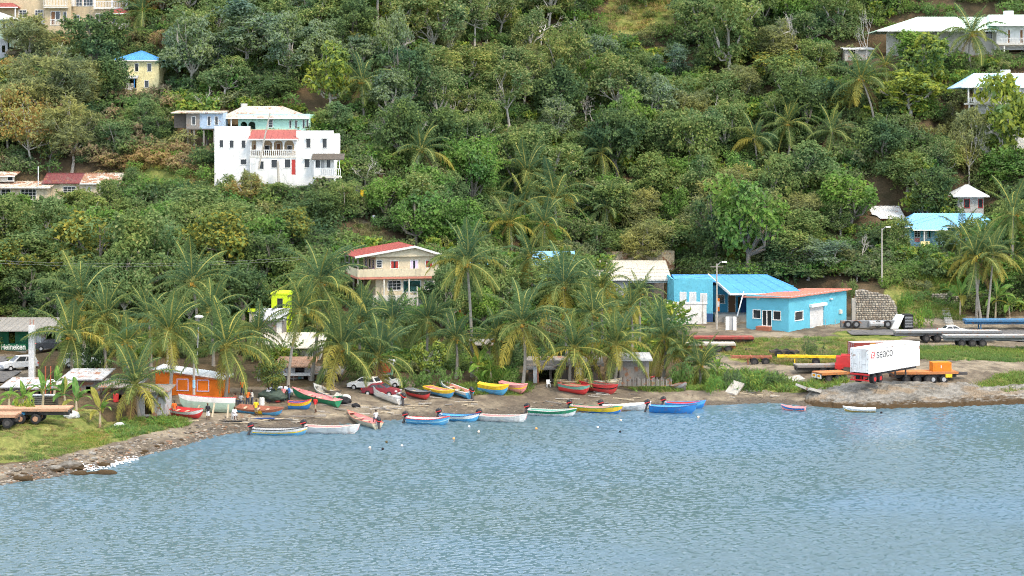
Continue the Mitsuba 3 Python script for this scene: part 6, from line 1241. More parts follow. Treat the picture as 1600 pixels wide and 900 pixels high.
def trailer(px0, py, px1, label, deck='deckgrey', frame_mat='chassis', deck_t=.16, axles=2, axle_end='l', legs=True, z=None, ang=0, name='flatbed_trailer', skeleton=False, rim='chassis', Wd=2.45, dh=1.3, bumper=None, spread=(1.0, 1.3)):
    """A semitrailer from pixel px0 to px1 at ground row py."""
    a = on(px0, py, 185); Y = a[1]; Lt = (px1 - px0) * Y / F / math.cos(math.radians(ang))
    if px0 < 0: a = np.array([(px0 - 800) * Y / F, Y, gzat(max(-60, (px0 - 800) * Y / F), Y)])
    th = Thing(name, label, 'trailer', frame(a, ang))
    m = MB()
    for y in (Wd * .3, Wd * .7): m.box(0, Lt, y - .08, y + .08, dh - (.55 if not skeleton else .32), dh - .02)
    n = int(Lt / 1.2)
    th.part('chassis', m, frame_mat, .5)
    for k in range(n + 1): th.part('cross_member', MB().box(Lt * k / n - .05 if 0 < k < n else (0 if k == 0 else Lt - .1), Lt * k / n + .05 if 0 < k < n else (.1 if k == 0 else Lt), .05, Wd - .05, dh - .2, dh - .025), frame_mat, .5)
    if not skeleton:
        nd = 6
        for k in range(nd): th.part('deck_board', MB().box(.01, Lt - .01, Wd * k / nd + .012, Wd * (k + 1) / nd - .012, dh, dh + deck_t), deck, .55)
        th.part('side_rail', MB().box(0, Lt, -.07, .008, dh - .1, dh + deck_t + .03), frame_mat if deck == 'deckgrey' else deck, .5)
    xs_ = [spread[0] + spread[1] * k for k in range(axles)]
    if axle_end == 'r': xs_ = [Lt - x for x in xs_]
    for x in xs_:
        for y in (.12, .42, Wd - .42, Wd - .12): wheel(th, [x, y, .5], .5, .27, rim=rim)
        th.part('axle', MB().tube([[x, .1, .5], [x, Wd - .1, .5]], .08, 6), frame_mat, .4)
    if legs:
        x = Lt - 2.2 if axle_end == 'l' else 2.2
        for y in (Wd * .22, Wd * .78): th.part('landing_leg', MB().box(x - .07, x + .07, y - .07, y + .07, .06, dh - .5).box(x - .16, x + .16, y - .14, y + .14, 0, .06), frame_mat, .4)
    if bumper: th.part('bumper', MB().box(-.08, .0, .1, Wd - .1, .45, .62).box(-.08, 0, .5, .6, .62, dh - .3).box(-.08, 0, Wd - .6, Wd - .5, .62, dh - .3), bumper, .2)
    return th, a, Lt, dh + deck_t

# white refrigerated container on its red chassis
gz0 = on(1345, 597, 200)
ang = 49.0
C = np.array([1327, 0]); C = at(1357.5, 601, 219.5)
M = frame((C[0], C[1], C[2]), ang)
th = Thing('trailer', 'red container chassis under the white container', 'trailer', M)
Lc, Wc = 11.8, 2.44
for y in (.6, 1.84): th.part('beam', MB().box(0, Lc, y - .1, y + .1, .85, 1.18), 'chassis', .3)
th.part('bumper', MB().box(-.05, .1, 0, Wc, .35, .5).box(-.05, .1, .55, .7, .5, .85).box(-.05, .1, 1.74, 1.9, .5, .85).box(-.06, .12, 0, Wc, 1.0, 1.18), 'redpaint', .2)
for x in (1.4, 2.7):
    for y in (.13, .43, Wc - .43, Wc - .13): wheel(th, [x, y, .5], .5, .27, rim='redpaint')
for y in (.5, 1.9): th.part('landing_leg', MB().box(9.2, 9.35, y - .07, y + .07, 0, .9), 'chassis')
for k in range(2): th.part('tail_light', MB().box(-.075, -.052, .2 + 1.75 * k, .5 + 1.75 * k, .66, .76), 'lampred')
def container(th, base, col, H_=2.75, doors=True, gen=False, wear=.3, corr=True):
    L_, W_ = Lc, Wc
    m = MB().box(.1, L_ - .1, .06, W_ - .06, base + .1, base + H_ - .05); th.part('box', m, col, wear * .5, 'gloss')
    for y in (0, W_ - .1):
        for x in (0, L_ - .12): th.part('corner_post', MB().box(x, x + .12, y, y + .1, base + .12, base + H_ - .12), col, wear)
        for z in (base, base + H_ - .12): th.part('side_rail', MB().box(0, L_, y - .002, y + .102, z, z + .12), col, wear)
    th.part('roof', MB().box(.02, L_ - .02, .03, W_ - .03, base + H_ - .06, base + H_ - .01), col if corr != 'dark' else 'deckgrey', wear * .6)
    if corr:
        n = int(L_ / .3)
        for k in range(n): th.part('corrugation', MB().box(.2 + k * .3, .34 + k * .3, .035, .06, base + .14, base + H_ - .14), col, wear * .5)
    if doors:
        for d in range(2):
            y0 = .1 + d * (W_ - .2) / 2
            k = th.part('door', MB().box(.02, .1, y0 + .015, y0 + (W_ - .2) / 2 - .015, base + .12, base + H_ - .14), col, wear)
            for q in (.28, .72): th.part('lock_rod', MB().tube([[-.01, y0 + q * 1.12, base + .1], [-.01, y0 + q * 1.12, base + H_ - .12]], .028, 6), 'tinlight', .5, parent=k)
            for q in range(4): th.part('hinge', MB().box(-.012, .03, y0 + (.02 if d == 0 else .98), y0 + (.12 if d == 0 else 1.08), base + .4 + q * .6, base + .48 + q * .6), 'tin', .9, parent=k)
            th.part('handle', MB().box(-.045, -.012, y0 + .25, y0 + .75, base + 1.05, base + 1.1), 'tin', .6, parent=k)
M[2, 3] += 0
cth = Thing('container', 'white refrigerated shipping container with black and red lettering', 'container', frame((C[0], C[1], C[2] + 1.19), ang))
container(cth, 0, 'white', 2.85, corr=False, wear=.52)
tx = meshkit.text_mesh('seaco', .95, .012); tv = np.array(tx.vertices) * [3.7 / tx.bounds[1][0], 1, 1]
for s_ in (-1,):
    cth.part('lettering', MB().add(np.stack([tv[:, 0] + 1.75, .056 - tv[:, 2], tv[:, 1] + 1.66], 1), tx.faces), 'logogrey', 0)
lm = MB(); 
for a, b in (((.62, 2.36), (1.12, 2.46)), ((.55, 1.76), (.66, 2.3)), ((.62, 1.72), (.98, 1.84)), ((.8, 2.0), (1.06, 2.12)), ((.95, 1.86), (1.05, 2.34))):
    lm.add([[1.6 * p_ - .3, .052, z_] for p_, z_ in ((a[0], a[1]), (b[0], a[1]), (b[0] + .05, b[1]), (a[0] + .05, b[1]))], [[0, 1, 2, 3]])
cth.part('emblem', lm, 'logored', 0)
cth.part('panel_seam', MB().box(4.2, 4.22, .05, .062, .12, 2.7).box(8.1, 8.12, .05, .062, .12, 2.7), 'tin', .2); cth.part('corner_sign', MB().box(10.8, 11.3, .05, .058, 1.9, 2.5), 'tinlight', .1)
# dark red container behind it
C2 = at(1335, 586, 234)
t2 = Thing('container', 'dark red corrugated container with grey roof behind the white one', 'container', frame((C2[0], C2[1], C2[2] + 1.2), 10))
Lc = 6.7; container(t2, 0, 'contred', 2.7, corr='dark', wear=.4); t2.part('label_patch', MB().box(2.0, 2.7, .02, .034, 2.2, 2.62), 'boatyellow', .1)
t3 = Thing('trailer', 'low chassis carrying the dark red container', 'trailer', frame((C2[0], C2[1], C2[2]), 10))
for y in (.6, 1.84): t3.part('beam', MB().box(0, 6.7, y - .1, y + .1, .8, 1.19), 'chassis', .4)
for x in (1.2, 2.5, 5.6):
    for y in (.15, 2.28): wheel(t3, [x, y, .5], .5, .3, rim='redpaint')
# orange decked trailer with the generator box, and the others
th, a, Lt, dz = trailer(1396, 601, 1500, 'black chassis trailer with rusty orange deck right of the white container', 'deckorange', 'chassis', axles=3, ang=6, dh=1.25, spread=(1.6, 1.35))
for x in (4.9, 6.25):
    for y in (.15, 2.3): wheel(th, [x, y, .5], .5, .3, rim='tin')
th.part('drawbar', MB().box(Lt, Lt + 1.5, 1.0, 1.45, .9, 1.2), 'chassis'); th.part('yellow_box', MB().box(Lt - 1.6, Lt - .8, -.1, -.072, .75, 1.15), 'boatyellow', .2)
gth = Thing('generator_box', 'orange generator box standing on the orange deck', 'box', th.M @ frame((Lt - 3.0, .4, dz + .01)))
gth.part('case', MB().box(0, 2.3, 0, 1.4, 0, 1.08), 'genorange', .3); gth.part('door', MB().box(.15, 1.1, -.03, -.003, .1, .98), 'genorange', .4); gth.part('door', MB().box(1.2, 2.15, -.03, -.003, .1, .98), 'genorange', .4); gth.part('handle', MB().box(.95, 1.05, -.06, -.031, .4, .75), 'tinlight')
th, a, Lt, dz = trailer(1284, 600, 1330, 'flatbed trailer end with two amber and white reflector boards', 'deckorange', 'chassis', axles=2, ang=20, dh=1.1, legs=False)
for y in (.1, 1.3): 
    k = th.part('reflector_board', MB().box(-.06, -.012, y, y + 1.05, .55, 1.05), 'white', .1); th.part('reflector', MB().box(-.075, -.062, y + .2, y + .85, .72, .98), 'amber', 0, parent=k)
trailer(1246, 588, 1320, 'long low rusty trailer with worn deck left of the reflector boards', 'woodgrey', 'chassis', axles=2, ang=4, dh=1.1, spread=(3.2, 1.2), legs=True)
trailer(1214, 572, 1306, 'yellow skeletal trailer on the grass', 'boatyellow', 'boatyellow', axles=1, axle_end='r', ang=-8, dh=1.35, skeleton=True, Wd=1.4, spread=(2.6, 1.2))
trailer(1142, 572, 1206, 'rusty red skeletal trailer at the left of the yard', 'brick', 'brick', axles=2, axle_end='r', ang=-4, dh=1.2, skeleton=True, spread=(.8, 1.4))
trailer(1074, 542, 1178, 'flatbed with dark red deck stacked before the turquoise depot', 'contred', 'wooddark', axles=2, dh=1.1)
trailer(1070, 552, 1150, 'flatbed with orange edge and grey deck in the weeds', 'tinwarm', 'deckorange', axles=2, axle_end='r', dh=1.1)
trailer(1400, 535, 1566, 'long grey flatbed trailer beside the road on the right', 'deckgrey', 'greysteel', axles=2, dh=1.35, spread=(4.2, 1.5))
trailer(1478, 543, 1640, 'nearer grey flatbed trailer with three wheels showing, cut by the right edge', 'deckgrey', 'greysteel', axles=3, dh=1.4, spread=(2.2, 1.4))
trailer(1510, 516, 1660, 'flat trailer with bright blue beam near the right edge', 'dullblue', 'dullblue', axles=2, axle_end='r', dh=1.3)
trailer(1205, 560, 1250, 'dark derelict trailer on the bank above the yellow one', 'wooddark', 'wooddark', axles=2, dh=.9, skeleton=True)
trailer(-26, 663, 106, 'big flatbed trailer with rusty deck on the left grass', 'rustroof', 'chassis', axles=2, axle_end='r', dh=1.35, legs=False, rim='rustroof', spread=(3.2, 1.5), Wd=2.6)
trailer(-70, 672, 24, 'nearer rusty trailer cut by the left edge', 'rustroof', 'chassis', axles=2, axle_end='r', dh=1.15, legs=False, spread=(.8, 1.3))
single('fuel_box', 'small blue tank box under the deck of the big flatbed on the left', 'tank', MB().box(0, .75, 0, .5, 0, .75), 'boatsky', M=frame(on(27, 662) + [0, -.4, .35]))
# red tractor front half hidden behind the container
o = on(1322, 584, 200); th = Thing('truck', 'red truck front half hidden behind the white container', 'truck', frame(o, 170))
th.part('cab', MB().box(-1.3, 1.2, -1.15, 1.15, .9, 2.1).box(-1.2, .6, -1.1, 1.1, 2.1, 2.3), 'redpaint', .4, 'gloss'); th.part('fender', MB().box(.3, 1.35, -1.25, 1.25, .7, 1.2), 'redpaint', .4); th.part('windscreen', MB().box(1.2, 1.22, -.95, .95, 1.5, 2.0), None, bsdf='glass')
for x in (.8, -1.4):
    for y in (-1, 1): wheel(th, [x, y, .5], .5, .3, rim='redpaint')
o = on(1322, 574, 200); single('tarpaulin', 'blue tarpaulin on scrap left of the dark red container', 'tarpaulin', MB().mesh(trimesh.creation.icosphere(subdivisions=2, radius=1.0)), 'boatsky', M=frame(o + [0, 0, .9]) @ np.diag([1.3, .8, .35, 1]), smooth=True)
# overturned truck by the stone wall
o = on(1372, 514, 250); th = Thing('truck', 'grey truck lying on its side with wheels showing below the stone wall', 'truck', frame(o, 4))
th.part('frame', MB().box(-5.5, 2.5, -.5, .4, .25, 1.25), 'greysteel', .6); th.part('tank', MB().tube([[-1.5, -.6, .8], [.6, -.6, .8]], .45, 10), 'tin', .5); th.part('cab', MB().box(3.6, 4.9, -.9, 1.2, .1, 2.1), 'black', .4); th.part('bonnet', MB().add([[1.6, -.95, .1], [2.7, -.95, .1], [3.6, -.95, 2.0], [2.9, -.95, 2.1], [1.6, .9, .1], [2.7, .9, .1], [3.6, .9, 2.0], [2.9, .9, 2.1]], [[0, 1, 2, 3], [4, 7, 6, 5], [0, 3, 7, 4], [1, 5, 6, 2], [3, 2, 6, 7], [0, 4, 5, 1]]), 'white', .1)
for x in (-4.6, -3.4, -.2, 1.2): wheel(th, [x, -.72, .75], .55, .32, rim='greysteel')
for k in range(4): th.part('mudguard', MB().box(3.7, 4.8, -.98, -.905, .3 + .42 * k, .55 + .42 * k), 'greysteel')
for k in range(7): single('fence_post', f'thin grey fence post along the road, number {k + 1} from the turquoise office', 'post', MB().tube([at(1290 + 15 * k, 515, 279), at(1290 + 15 * k, 499, 279)], .05, 5), 'tin')
labels_fix = [k for k in labels if k.startswith('fence_post')]
for k in labels_fix: labels[k] = {'label': 'thin grey fence post along the road in front of the overturned truck', 'category': 'post', 'group': 'fence posts along the road'}
def tyre(px, py, label, flat=False):
    o = on(px, py, 190); single('tyre', label, 'tyre', trimesh.creation.torus(.38, .15, 18, 8), 'rubber', M=frame(o + [0, 0, .15 if flat else .45]) @ trimesh.transformations.rotation_matrix(0 if flat else 1.45, [1, 0, 0]), smooth=True)
tyre(1140, 545, 'tyre lying in the weeds below the depot'); tyre(1236, 560, 'tyre standing by the yellow trailer'); tyre(1170, 548, 'tyre on the grassy bank edge', True)
# two white slabs by the depot
for k, px in enumerate((1136.5, 1148)): single('white_slab', f'upright white slab before the depot porch, {"left" if k == 0 else "right"} of the pair', 'slab', MB().box(-.24, .24, -.15, .15, -.2, 1.9), 'white', .2, M=frame(on(px, 516, 240)))
single('grey_panel', 'grey panel between the two upright white slabs', 'panel', MB().box(-.3, .3, -.08, .08, -.2, 1.9), 'tin', .4, M=frame(on(1142.3, 516, 240) + [0, .15, 0]))

# ---------------------------------------------------------------- people
def person(px, py, label, shirt, lower='trousers', pose='stand', face=0, Hh=1.72, Y=None, o=None, hat=None):
    """One continuous body; clothes and hair fit over it. face: heading in degrees, 270 looks at the sea."""
    if o is None: o = on(px, py, 185)
    M = frame(o, face); th = Thing('person', label, 'person', M)
    k = Hh / 1.72
    hip = .88; bend = 0
    if pose == 'sit': hip = .45
    P = {}
    P['pel'] = np.array([0, 0, hip]); P['chest'] = np.array([.03 if pose != 'bend' else .38, 0, hip + (.46 if pose != 'bend' else .28)]); P['neck'] = P['chest'] + np.array([.02 if pose != 'bend' else .14, 0, .14 if pose != 'bend' else .05]); P['head'] = P['neck'] + np.array([.03, 0, .15 if pose != 'bend' else .06])
    def bone(a, b, ra, rb):
        sa = manifold3d.Manifold.sphere(ra, 12).translate(list(map(float, a))); sb = manifold3d.Manifold.sphere(rb, 12).translate(list(map(float, b)))
        return manifold3d.Manifold.batch_hull([sa, sb])
    body, cl, leg = [], [], []
    for sg in (-1, 1):
        hp = P['pel'] + [0, sg * .09, 0]
        if pose == 'sit': kn, an = hp + [.42, sg * .04, .02], hp + [.44, sg * .05, -.40]
        elif pose == 'walk': kn, an = hp + [.16 * sg + .04, 0, -.42], hp + [.22 * sg - .06, 0, -.82]
        else: kn, an = hp + [.03, sg * .02, -.42], hp + [0, sg * .04, -.82]
        toe = an + [.17, 0, -.03]
        sh = P['chest'] + [0, sg * .19, .06]
        if pose in ('sit', 'work', 'bend'): el, ha = sh + [.16, sg * .05, -.24], sh + [.40, -sg * .02, -.30]
        else: el, ha = sh + [-.02, sg * .07, -.28], sh + [.10, sg * .08, -.52]
        body += [bone(hp, kn, .085, .058), bone(kn, an, .056, .04), bone(an, toe, .042, .034), bone(sh, el, .052, .042), bone(el, ha, .040, .030)]
        hd = (ha - el) / np.linalg.norm(ha - el)
        for q in range(4): body.append(bone(ha, ha + hd * (.085 + .01 * (q in (1, 2))) + np.array([0, (q - 1.5) * .018, 0]), .012, .009))
        body.append(bone(ha, ha + hd * .04 + np.array([.03, -sg * .03, 0]), .012, .009))
        cl += [bone(sh, sh + (el - sh) * .75, .068, .060)]
        leg += [bone(hp, kn, .100, .074)] + ([bone(kn, kn + (an - kn) * .8, .072, .056)] if lower == 'trousers' else [])
    body += [bone(P['pel'], P['chest'], .14, .15), bone(P['neck'] - [.0, 0, .04], P['head'], .055, .06), bone(P['head'] + [.0, 0, .0], P['head'] + [.01, 0, .07], .085, .09), bone(P['head'] + [.085, 0, .02], P['head'] + [.1, 0, .0], .02, .018)]
    for sg in (-1, 1): body.append(bone(P['head'] + [0, sg * .085, .03], P['head'] + [-.01, sg * .09, .05], .018, .018))
    cl += [bone(P['pel'] + [0, 0, .02], P['chest'], .155, .165), bone(P['chest'] + [0, -.15, .06], P['chest'] + [0, .15, .06], .085, .085)]
    leg += [bone(P['pel'] + [0, -.05, -.02], P['pel'] + [0, .05, -.02], .14, .14)]
    def union(ms): return manifold3d.Manifold.batch_boolean(ms, manifold3d.OpType.Add)
    def put_(nm, m, mat, **kw):
        mm = m.to_mesh(); t = trimesh.Trimesh(mm.vert_properties[:, :3] * k, mm.tri_verts, process=True)
        th.part(nm, t, mat, .1, smooth=True, **kw)
    put_('body', union(body), 'skin'); put_('shirt', union(cl), shirt); put_('trousers' if lower == 'trousers' else 'shorts', union(leg), lower)
    hair = manifold3d.Manifold.sphere(.098, 12).scale([1, .95, 1]).translate(list(map(float, P['head'] + [-.012, 0, .075]))).trim_by_plane([-.5, 0, .9], float(np.dot([-.5, 0, .9], P['head'] + [0, 0, .055]) / 1.0296))
    put_('hair' if not hat else 'hat', hair, hat or 'hair')
    return th
person(400, 650, 'person in a yellow shirt standing by the worn red and blue hull', 'shirtyellow', 'khaki', face=80)
person(387, 634, 'person in an orange shirt facing the group behind the worn hull', 'shirtorange', 'trousers', 'work', 100)
person(379, 618, 'person in an orange vest further back under the big palm', 'shirtorange', 'trousers', face=250)
person(420, 630, 'person in a white shirt standing by the nets', 'shirtwhite', 'trousers', face=270)
person(452, 628, 'person in blue beside the net heap', 'shirtblue', 'trousers', 'work', 200)
person(443, 630, 'person in a pink top behind the short blue boat', 'boatpink', 'trousers', face=260)
person(325, 656, 'person in a black shirt and pale shorts in front of the large old boat', 'shirtblack', 'shirtwhite', face=250, hat='khaki')
person(272, 652, 'person in orange next to the bow of the red boat', 'shirtorange', 'khaki', face=300)
person(493, 645, 'person in a red shirt walking on the sand', 'shirtred', 'khaki', 'walk', 240)
person(367, 634, 'seated person with dark clothes, left of the group', 'brick', 'trousers', 'sit', 330); person(376, 634, 'seated person in grey in the middle of the group', 'tin', 'trousers', 'sit', 300); person(394, 634, 'person in a pale shirt right of the group', 'offwhite', 'trousers', 'work', 200)
o = on(366, 656, 185); th = Thing('plastic_chair', 'white plastic chair with a person on it on the sand', 'chair', frame(o, 300))
def chair(th):
    th.part('seat', MB().box(-.2, .25, -.22, .22, .38, .42), 'white'); th.part('backrest', MB().box(-.24, -.2, -.22, .22, .42, .85), 'white')
    for x in (-.2, .2):
        for y in (-.2, .2): th.part('leg', MB().box(x - .025, x + .025, y - .025, y + .025, 0, .38), 'white')
    for y in (-.24, .24): th.part('armrest', MB().box(-.2, .22, y - .025, y + .025, .6, .64), 'white')
chair(th); person(0, 0, 'person in white sitting on the plastic chair', 'shirtwhite', 'shirtwhite', 'sit', 300, o=o + [0, 0, .06])
chair(Thing('plastic_chair', 'empty white plastic chair before the dark open-fronted shack', 'chair', frame(on(857, 605, 200), 280)))
o = at(592, 668, F * EYE / (668 - YH)); person(0, 0, 'person in a grey-white shirt sitting at the stern of the cream boat', 'tinlight', 'trousers', 'sit', 110, o=o + [-.35, .75, .42])
person(584, 352, 'person in white on the hillside path', 'shirtwhite', 'trousers', 'walk', 60)
single('cloth', 'yellow and red cloth hanging beside the dark vehicle on the path', 'cloth', MB().box(-.45, .45, -.06, .06, 0, 1.7), 'boatyellow', .2, M=frame(on(569, 316, 250) + [.0, -1.4, .2]))

# ---------------------------------------------------------------- poles, wires, lamps
def pole(px, py0, py1, label, Y=None, lamp=None, r=.12, cross=False, lean=0, name='utility_pole'):
    b = on(px, py1, 185) if Y is None else at(px, py1, Y)
    top = at(px + lean, py0, b[1]); th = Thing(name, label, 'pole')
    th.part('shaft', MB().tube([b - [0, 0, .6], (b + top) / 2, top], [r * 1.2, r, r * .8], 8), 'palebark', .3)
    if cross: th.part('cross_arm', MB().box(top[0] - .9, top[0] + .9, top[1] - .05, top[1] + .05, top[2] - .5, top[2] - .38), 'woodgrey')
    if lamp:
        s = np.sign(lamp); e = top + [abs(lamp) * s * b[1] / F, 0, .25]
        th.part('arm', MB().tube([top - [0, 0, .3], (top + e) / 2 + [0, 0, .1], e], .045, 5), 'tin'); th.part('lamp_head', MB().box(e[0] - .35, e[0] + .35, e[1] - .14, e[1] + .14, e[2] - .12, e[2] + .08), 'white', .05)
    return top
t1 = pole(1378, 357, 448, 'street lamp pole on the slope left of the light blue house', lamp=10); t2_ = pole(1120, 412, 508, 'lamp pole in front of the turquoise depot', Y=274, lamp=12, cross=True); t4 = pole(692, 338, 394, 'leaning street lamp above the house with the red roof', lamp=-11, lean=4)
t5 = pole(436, 252, 305, 'weathered grey pole below the white villa', r=.2, lean=-2); t6 = pole(404, 176, 258, 'thin leaning pole before the white villa', lean=18, Y=289); t7 = pole(652, 448, 536, 'grey pole right of the house with the red roof', Y=250); t8 = pole(303, 560, 616, 'pole with pale painted band at the orange shed', Y=208, r=.13); t9 = pole(262, 500, 560, 'pole with a meter box behind the tall palm by the orange shed', Y=222)
pole(902, 410, 440, 'short pole left of the warehouse roof', Y=296); pole(1098, 462, 500, 'thin post at the white boundary wall', Y=281, r=.07)
single('painted_band', 'pale blue painted band round the pole at the orange shed', 'band', MB().tube([at(303, 606, 207.9), at(303, 594, 207.9)], .16, 8), 'cyanpale')
single('satellite_dish', 'white dish lamp among the palms above the orange shed', 'dish', MB().mesh(trimesh.creation.icosphere(subdivisions=2, radius=.4)), 'white', M=frame(at(311, 495, 225)) @ np.diag([1.3, .6, .55, 1]), smooth=True)
single('dish_post', 'thin post carrying the white dish', 'post', MB().tube([at(311, 497, 225.3), at(308, 560, 225.3)], .06, 5), 'tin')
def wire(a, b, sag, label):
    t = np.linspace(0, 1, 14)[:, None]; p = a + (b - a) * t - np.array([0, 0, 1]) * sag * 4 * t * (1 - t)
    single('power_line', label, 'wire', MB().tube(p, .014, 4), 'black', .0, group='overhead wires on the right')
for k in range(4):
    wire(t2_ + [0, 0, -.2 - .5 * k], t1 + [0, 0, -.1 - .32 * k], 1.2, 'overhead wire between the depot pole and the slope pole'); wire(t2_ + [0, 0, -.2 - .5 * k], at(830, 392 + 5 * k, 290), 1.5, 'overhead wire between the depot pole and the palms')
wire(t1 + [0, 0, -.1], at(1640, 262, 318), 1.0, 'overhead wire from the slope pole to the right edge'); wire(t1 + [0, 0, -.5], at(1640, 270, 318), 1.0, 'overhead wire from the slope pole to the right edge')
for k in range(2):
    w0 = at(548, 395 + 4 * k, 257); t = np.linspace(0, 1, 16)[:, None]; b_ = at(-60, 404 + 4 * k, 235); p_ = w0 + (b_ - w0) * t - np.array([0, 0, 1]) * 1.0 * 4 * t * (1 - t)
    single('power_line', 'long overhead wire from the house with the red roof to the left edge', 'wire', MB().tube(p_, .008, 4), 'tin', 0, group='overhead wires on the left')
    p0, p1 = t5 + [0, 0, -.2], at(505, 398 + 8 * k, 262); p_ = p0 + (p1 - p0) * t
    single('power_line', 'wire running down the bank from the grey pole below the villa', 'wire', MB().tube(p_, .008, 4), 'black', 0, group='wires down the bank')

# ---------------------------------------------------------------- road, steps, rock, stones, foam
def sheet(name, px_poly, up, bsdf, label, kind='structure'):
    P = region(*px_poly); m = trimesh.creation.triangulate_polygon(P, engine='earcut') if False else None
    x0, y0, x1, y1 = P.bounds; st = .7
    gx_, gy_ = np.arange(x0, x1 + st, st), np.arange(y0, y1 + st, st); VX, VY = np.meshgrid(gx_, gy_, indexing='ij')
    VZ = ground_z(np.stack([VX, VY], -1)) + up
    i, j = np.meshgrid(np.arange(len(gx_) - 1), np.arange(len(gy_) - 1), indexing='ij'); q = (i * len(gy_) + j).ravel()
    f = np.stack([q, q + len(gy_), q + len(gy_) + 1, q + 1], 1); ok = shapely.contains_xy(P, VX, VY).ravel(); f = f[ok[f].all(1)]
    emit(uniq(name), MB().add(np.stack([VX, VY, VZ], -1).reshape(-1, 3), f, (0, 0)), None, bsdf=bsdf, smooth=True); tag(name, label, kind=kind)
sheet('road', [(1322, 524), (1322, 516), (1420, 514), (1660, 516), (1660, 532), (1560, 534), (1430, 526)], .12, 'asphalt', 'grey asphalt road at the foot of the right slope')
sheet('pavement', [(-80, 600), (-80, 556), (12, 556), (36, 580), (10, 600)], .12, 'asphalt', 'grey road surface at the left edge')
th = Thing('garden_steps', 'narrow concrete steps climbing the grassy bank on the right', 'steps')
a, b = on(1484, 507, 250), on(1476, 482, 250)
for k in range(9): p = a + (b - a) * (k + .5) / 9; th.part('step', MB().box(p[0] - .55, p[0] + .55, p[1] - .35, p[1] + .35, p[2] - .4, p[2] + .12), 'concrete', .3)
th = Thing('garden_steps', 'rough steps with low wall below the light blue house', 'steps')
a, b = on(1384, 434, 250), on(1412, 404, 250)
for k in range(10): p = a + (b - a) * (k + .5) / 10; th.part('step', MB().box(p[0] - .5, p[0] + .5, p[1] - .4, p[1] + .4, p[2] - .4, p[2] + .2), 'stone', .4)

def boulder(c, r, seed, sub=3, rough=.22, flat=None):
    rng = np.random.default_rng(seed); m = trimesh.creation.icosphere(subdivisions=sub, radius=1); v = np.array(m.vertices)
    off = rng.uniform(0, 50, 3); n = meshkit.fbm(v * 1.3 + off, 4, seed) - .5; cell = np.round(meshkit.noise(v * 1.7 + off + 9, seed) * 4) / 4 - .5
    v = v * (1 + rough * 1.6 * n + rough * .8 * cell)[:, None] * r
    return trimesh.Trimesh(v + c, m.faces, process=False)
# the grey rock hump on the right: a layered surface over its own plan
P = region((1230, 630), (1262, 612), (1310, 600), (1345, 597), (1420, 598), (1500, 600), (1560, 606), (1660, 604), (1660, 632), (1480, 640), (1360, 644), (1280, 638))
x0, y0, x1, y1 = P.bounds; st = .28
gx_, gy_ = np.arange(x0 - 1, x1 + 1, st), np.arange(y0 - 2, y1 + 1, st); VX, VY = np.meshgrid(gx_, gy_, indexing='ij')
inn = shapely.contains_xy(P, VX, VY).astype(float); edge_ = gaussian_filter(inn, 4.5)
G = ground_z(np.stack([VX, VY], -1)); q3 = np.stack([VX, VY, 0 * VX], -1)
lay = meshkit.fbm(q3 * [.35, .9, 1] + 3, 4, 21); cr = np.abs(meshkit.fbm(q3 * .8 + 30, 3, 22) - .5)
hgt = np.clip((edge_ - .25) / .5, 0, 1) ** .7
VZ = -1.2 + (np.maximum(G, .2) + 1.2 + .55 * (lay - .45) + .25) * hgt + np.floor(lay * 9) / 9 * .35 * hgt - np.clip(.05 - cr, 0, 1) * 5.5 * hgt + .12 * (meshkit.noise(q3 * 3, 8) - .5)
VZ = np.where(hgt <= 0.02, np.minimum(VZ, G - .6), VZ)
top_x = 800 + F * VX / VY
VZ = VZ * np.clip((top_x - 1226) / 40, 0.0, 1) + (1 - np.clip((top_x - 1226) / 40, 0, 1)) * -.6
i, j = np.meshgrid(np.arange(len(gx_) - 1), np.arange(len(gy_) - 1), indexing='ij'); q = (i * len(gy_) + j).ravel()
emit('rock_outcrop', MB().add(np.stack([VX, VY, VZ], -1).reshape(-1, 3), np.stack([q, q + len(gy_), q + len(gy_) + 1, q + 1], 1), (0, 0)), None, bsdf='rock', smooth=40 if False else False); tag('rock_outcrop', 'broad grey rock shelf sloping into the water below the white container', 'rock', kind='structure')
rg = np.random.default_rng(31)
def rock(px, py, r, label, group_=None, sea=False, sq=(1.3, .8, .6)):
    o = at(px, py, F * EYE / (py - YH)) if sea else on(px, py, 150)
    k = uniq('boulder'); emit(k, boulder(o + [0, 0, .02], np.array(sq) * r * .8, int(px * 3 + py), 2), None, bsdf='rock'); tag(k, label, 'rock', group_)
rock(124, 741, .75, 'dark flat rock awash, left one of the pair in the water', sea=True, sq=(1.4, .7, .5)); rock(166, 740, .9, 'dark rock awash right of the pair in the water', sea=True, sq=(1.4, .7, .5)); rock(146, 740, .6, 'small rock between the two awash', sea=True, sq=(1.4, .7, .4)); rock(162, 728, .7, 'reddish stone at the water edge above the awash rocks'); rock(108, 730, 1.1, 'brown boulder group on the left shore', sq=(1.6, .8, .55)); rock(86, 734, .8, 'brown boulder at the left shore beside the bigger one'); rock(186, 700, .45, 'rust-brown stone under the grass bank'); rock(35, 750, .9, 'dark stone at the far left waterline')
for k in range(14): rock(rg.uniform(20, 230), 0, 0, '') if False else None
for k in range(26):
    px = rg.uniform(10, 330); py = np.interp(px, [0, 100, 226, 330], [745, 728, 704, 676]) + rg.uniform(-10, 4)
    rock(px, py, rg.uniform(.14, .4), 'small loose stone on the left shore', 'small stones on the left shore')
for k in range(16):
    px = rg.uniform(1470, 1600); rock(px, np.interp(px, [1470, 1600], [612, 606]) + rg.uniform(-4, 16), rg.uniform(.3, .9), 'angular stone at the right end of the rock shelf', 'stones at the right end of the rock shelf')
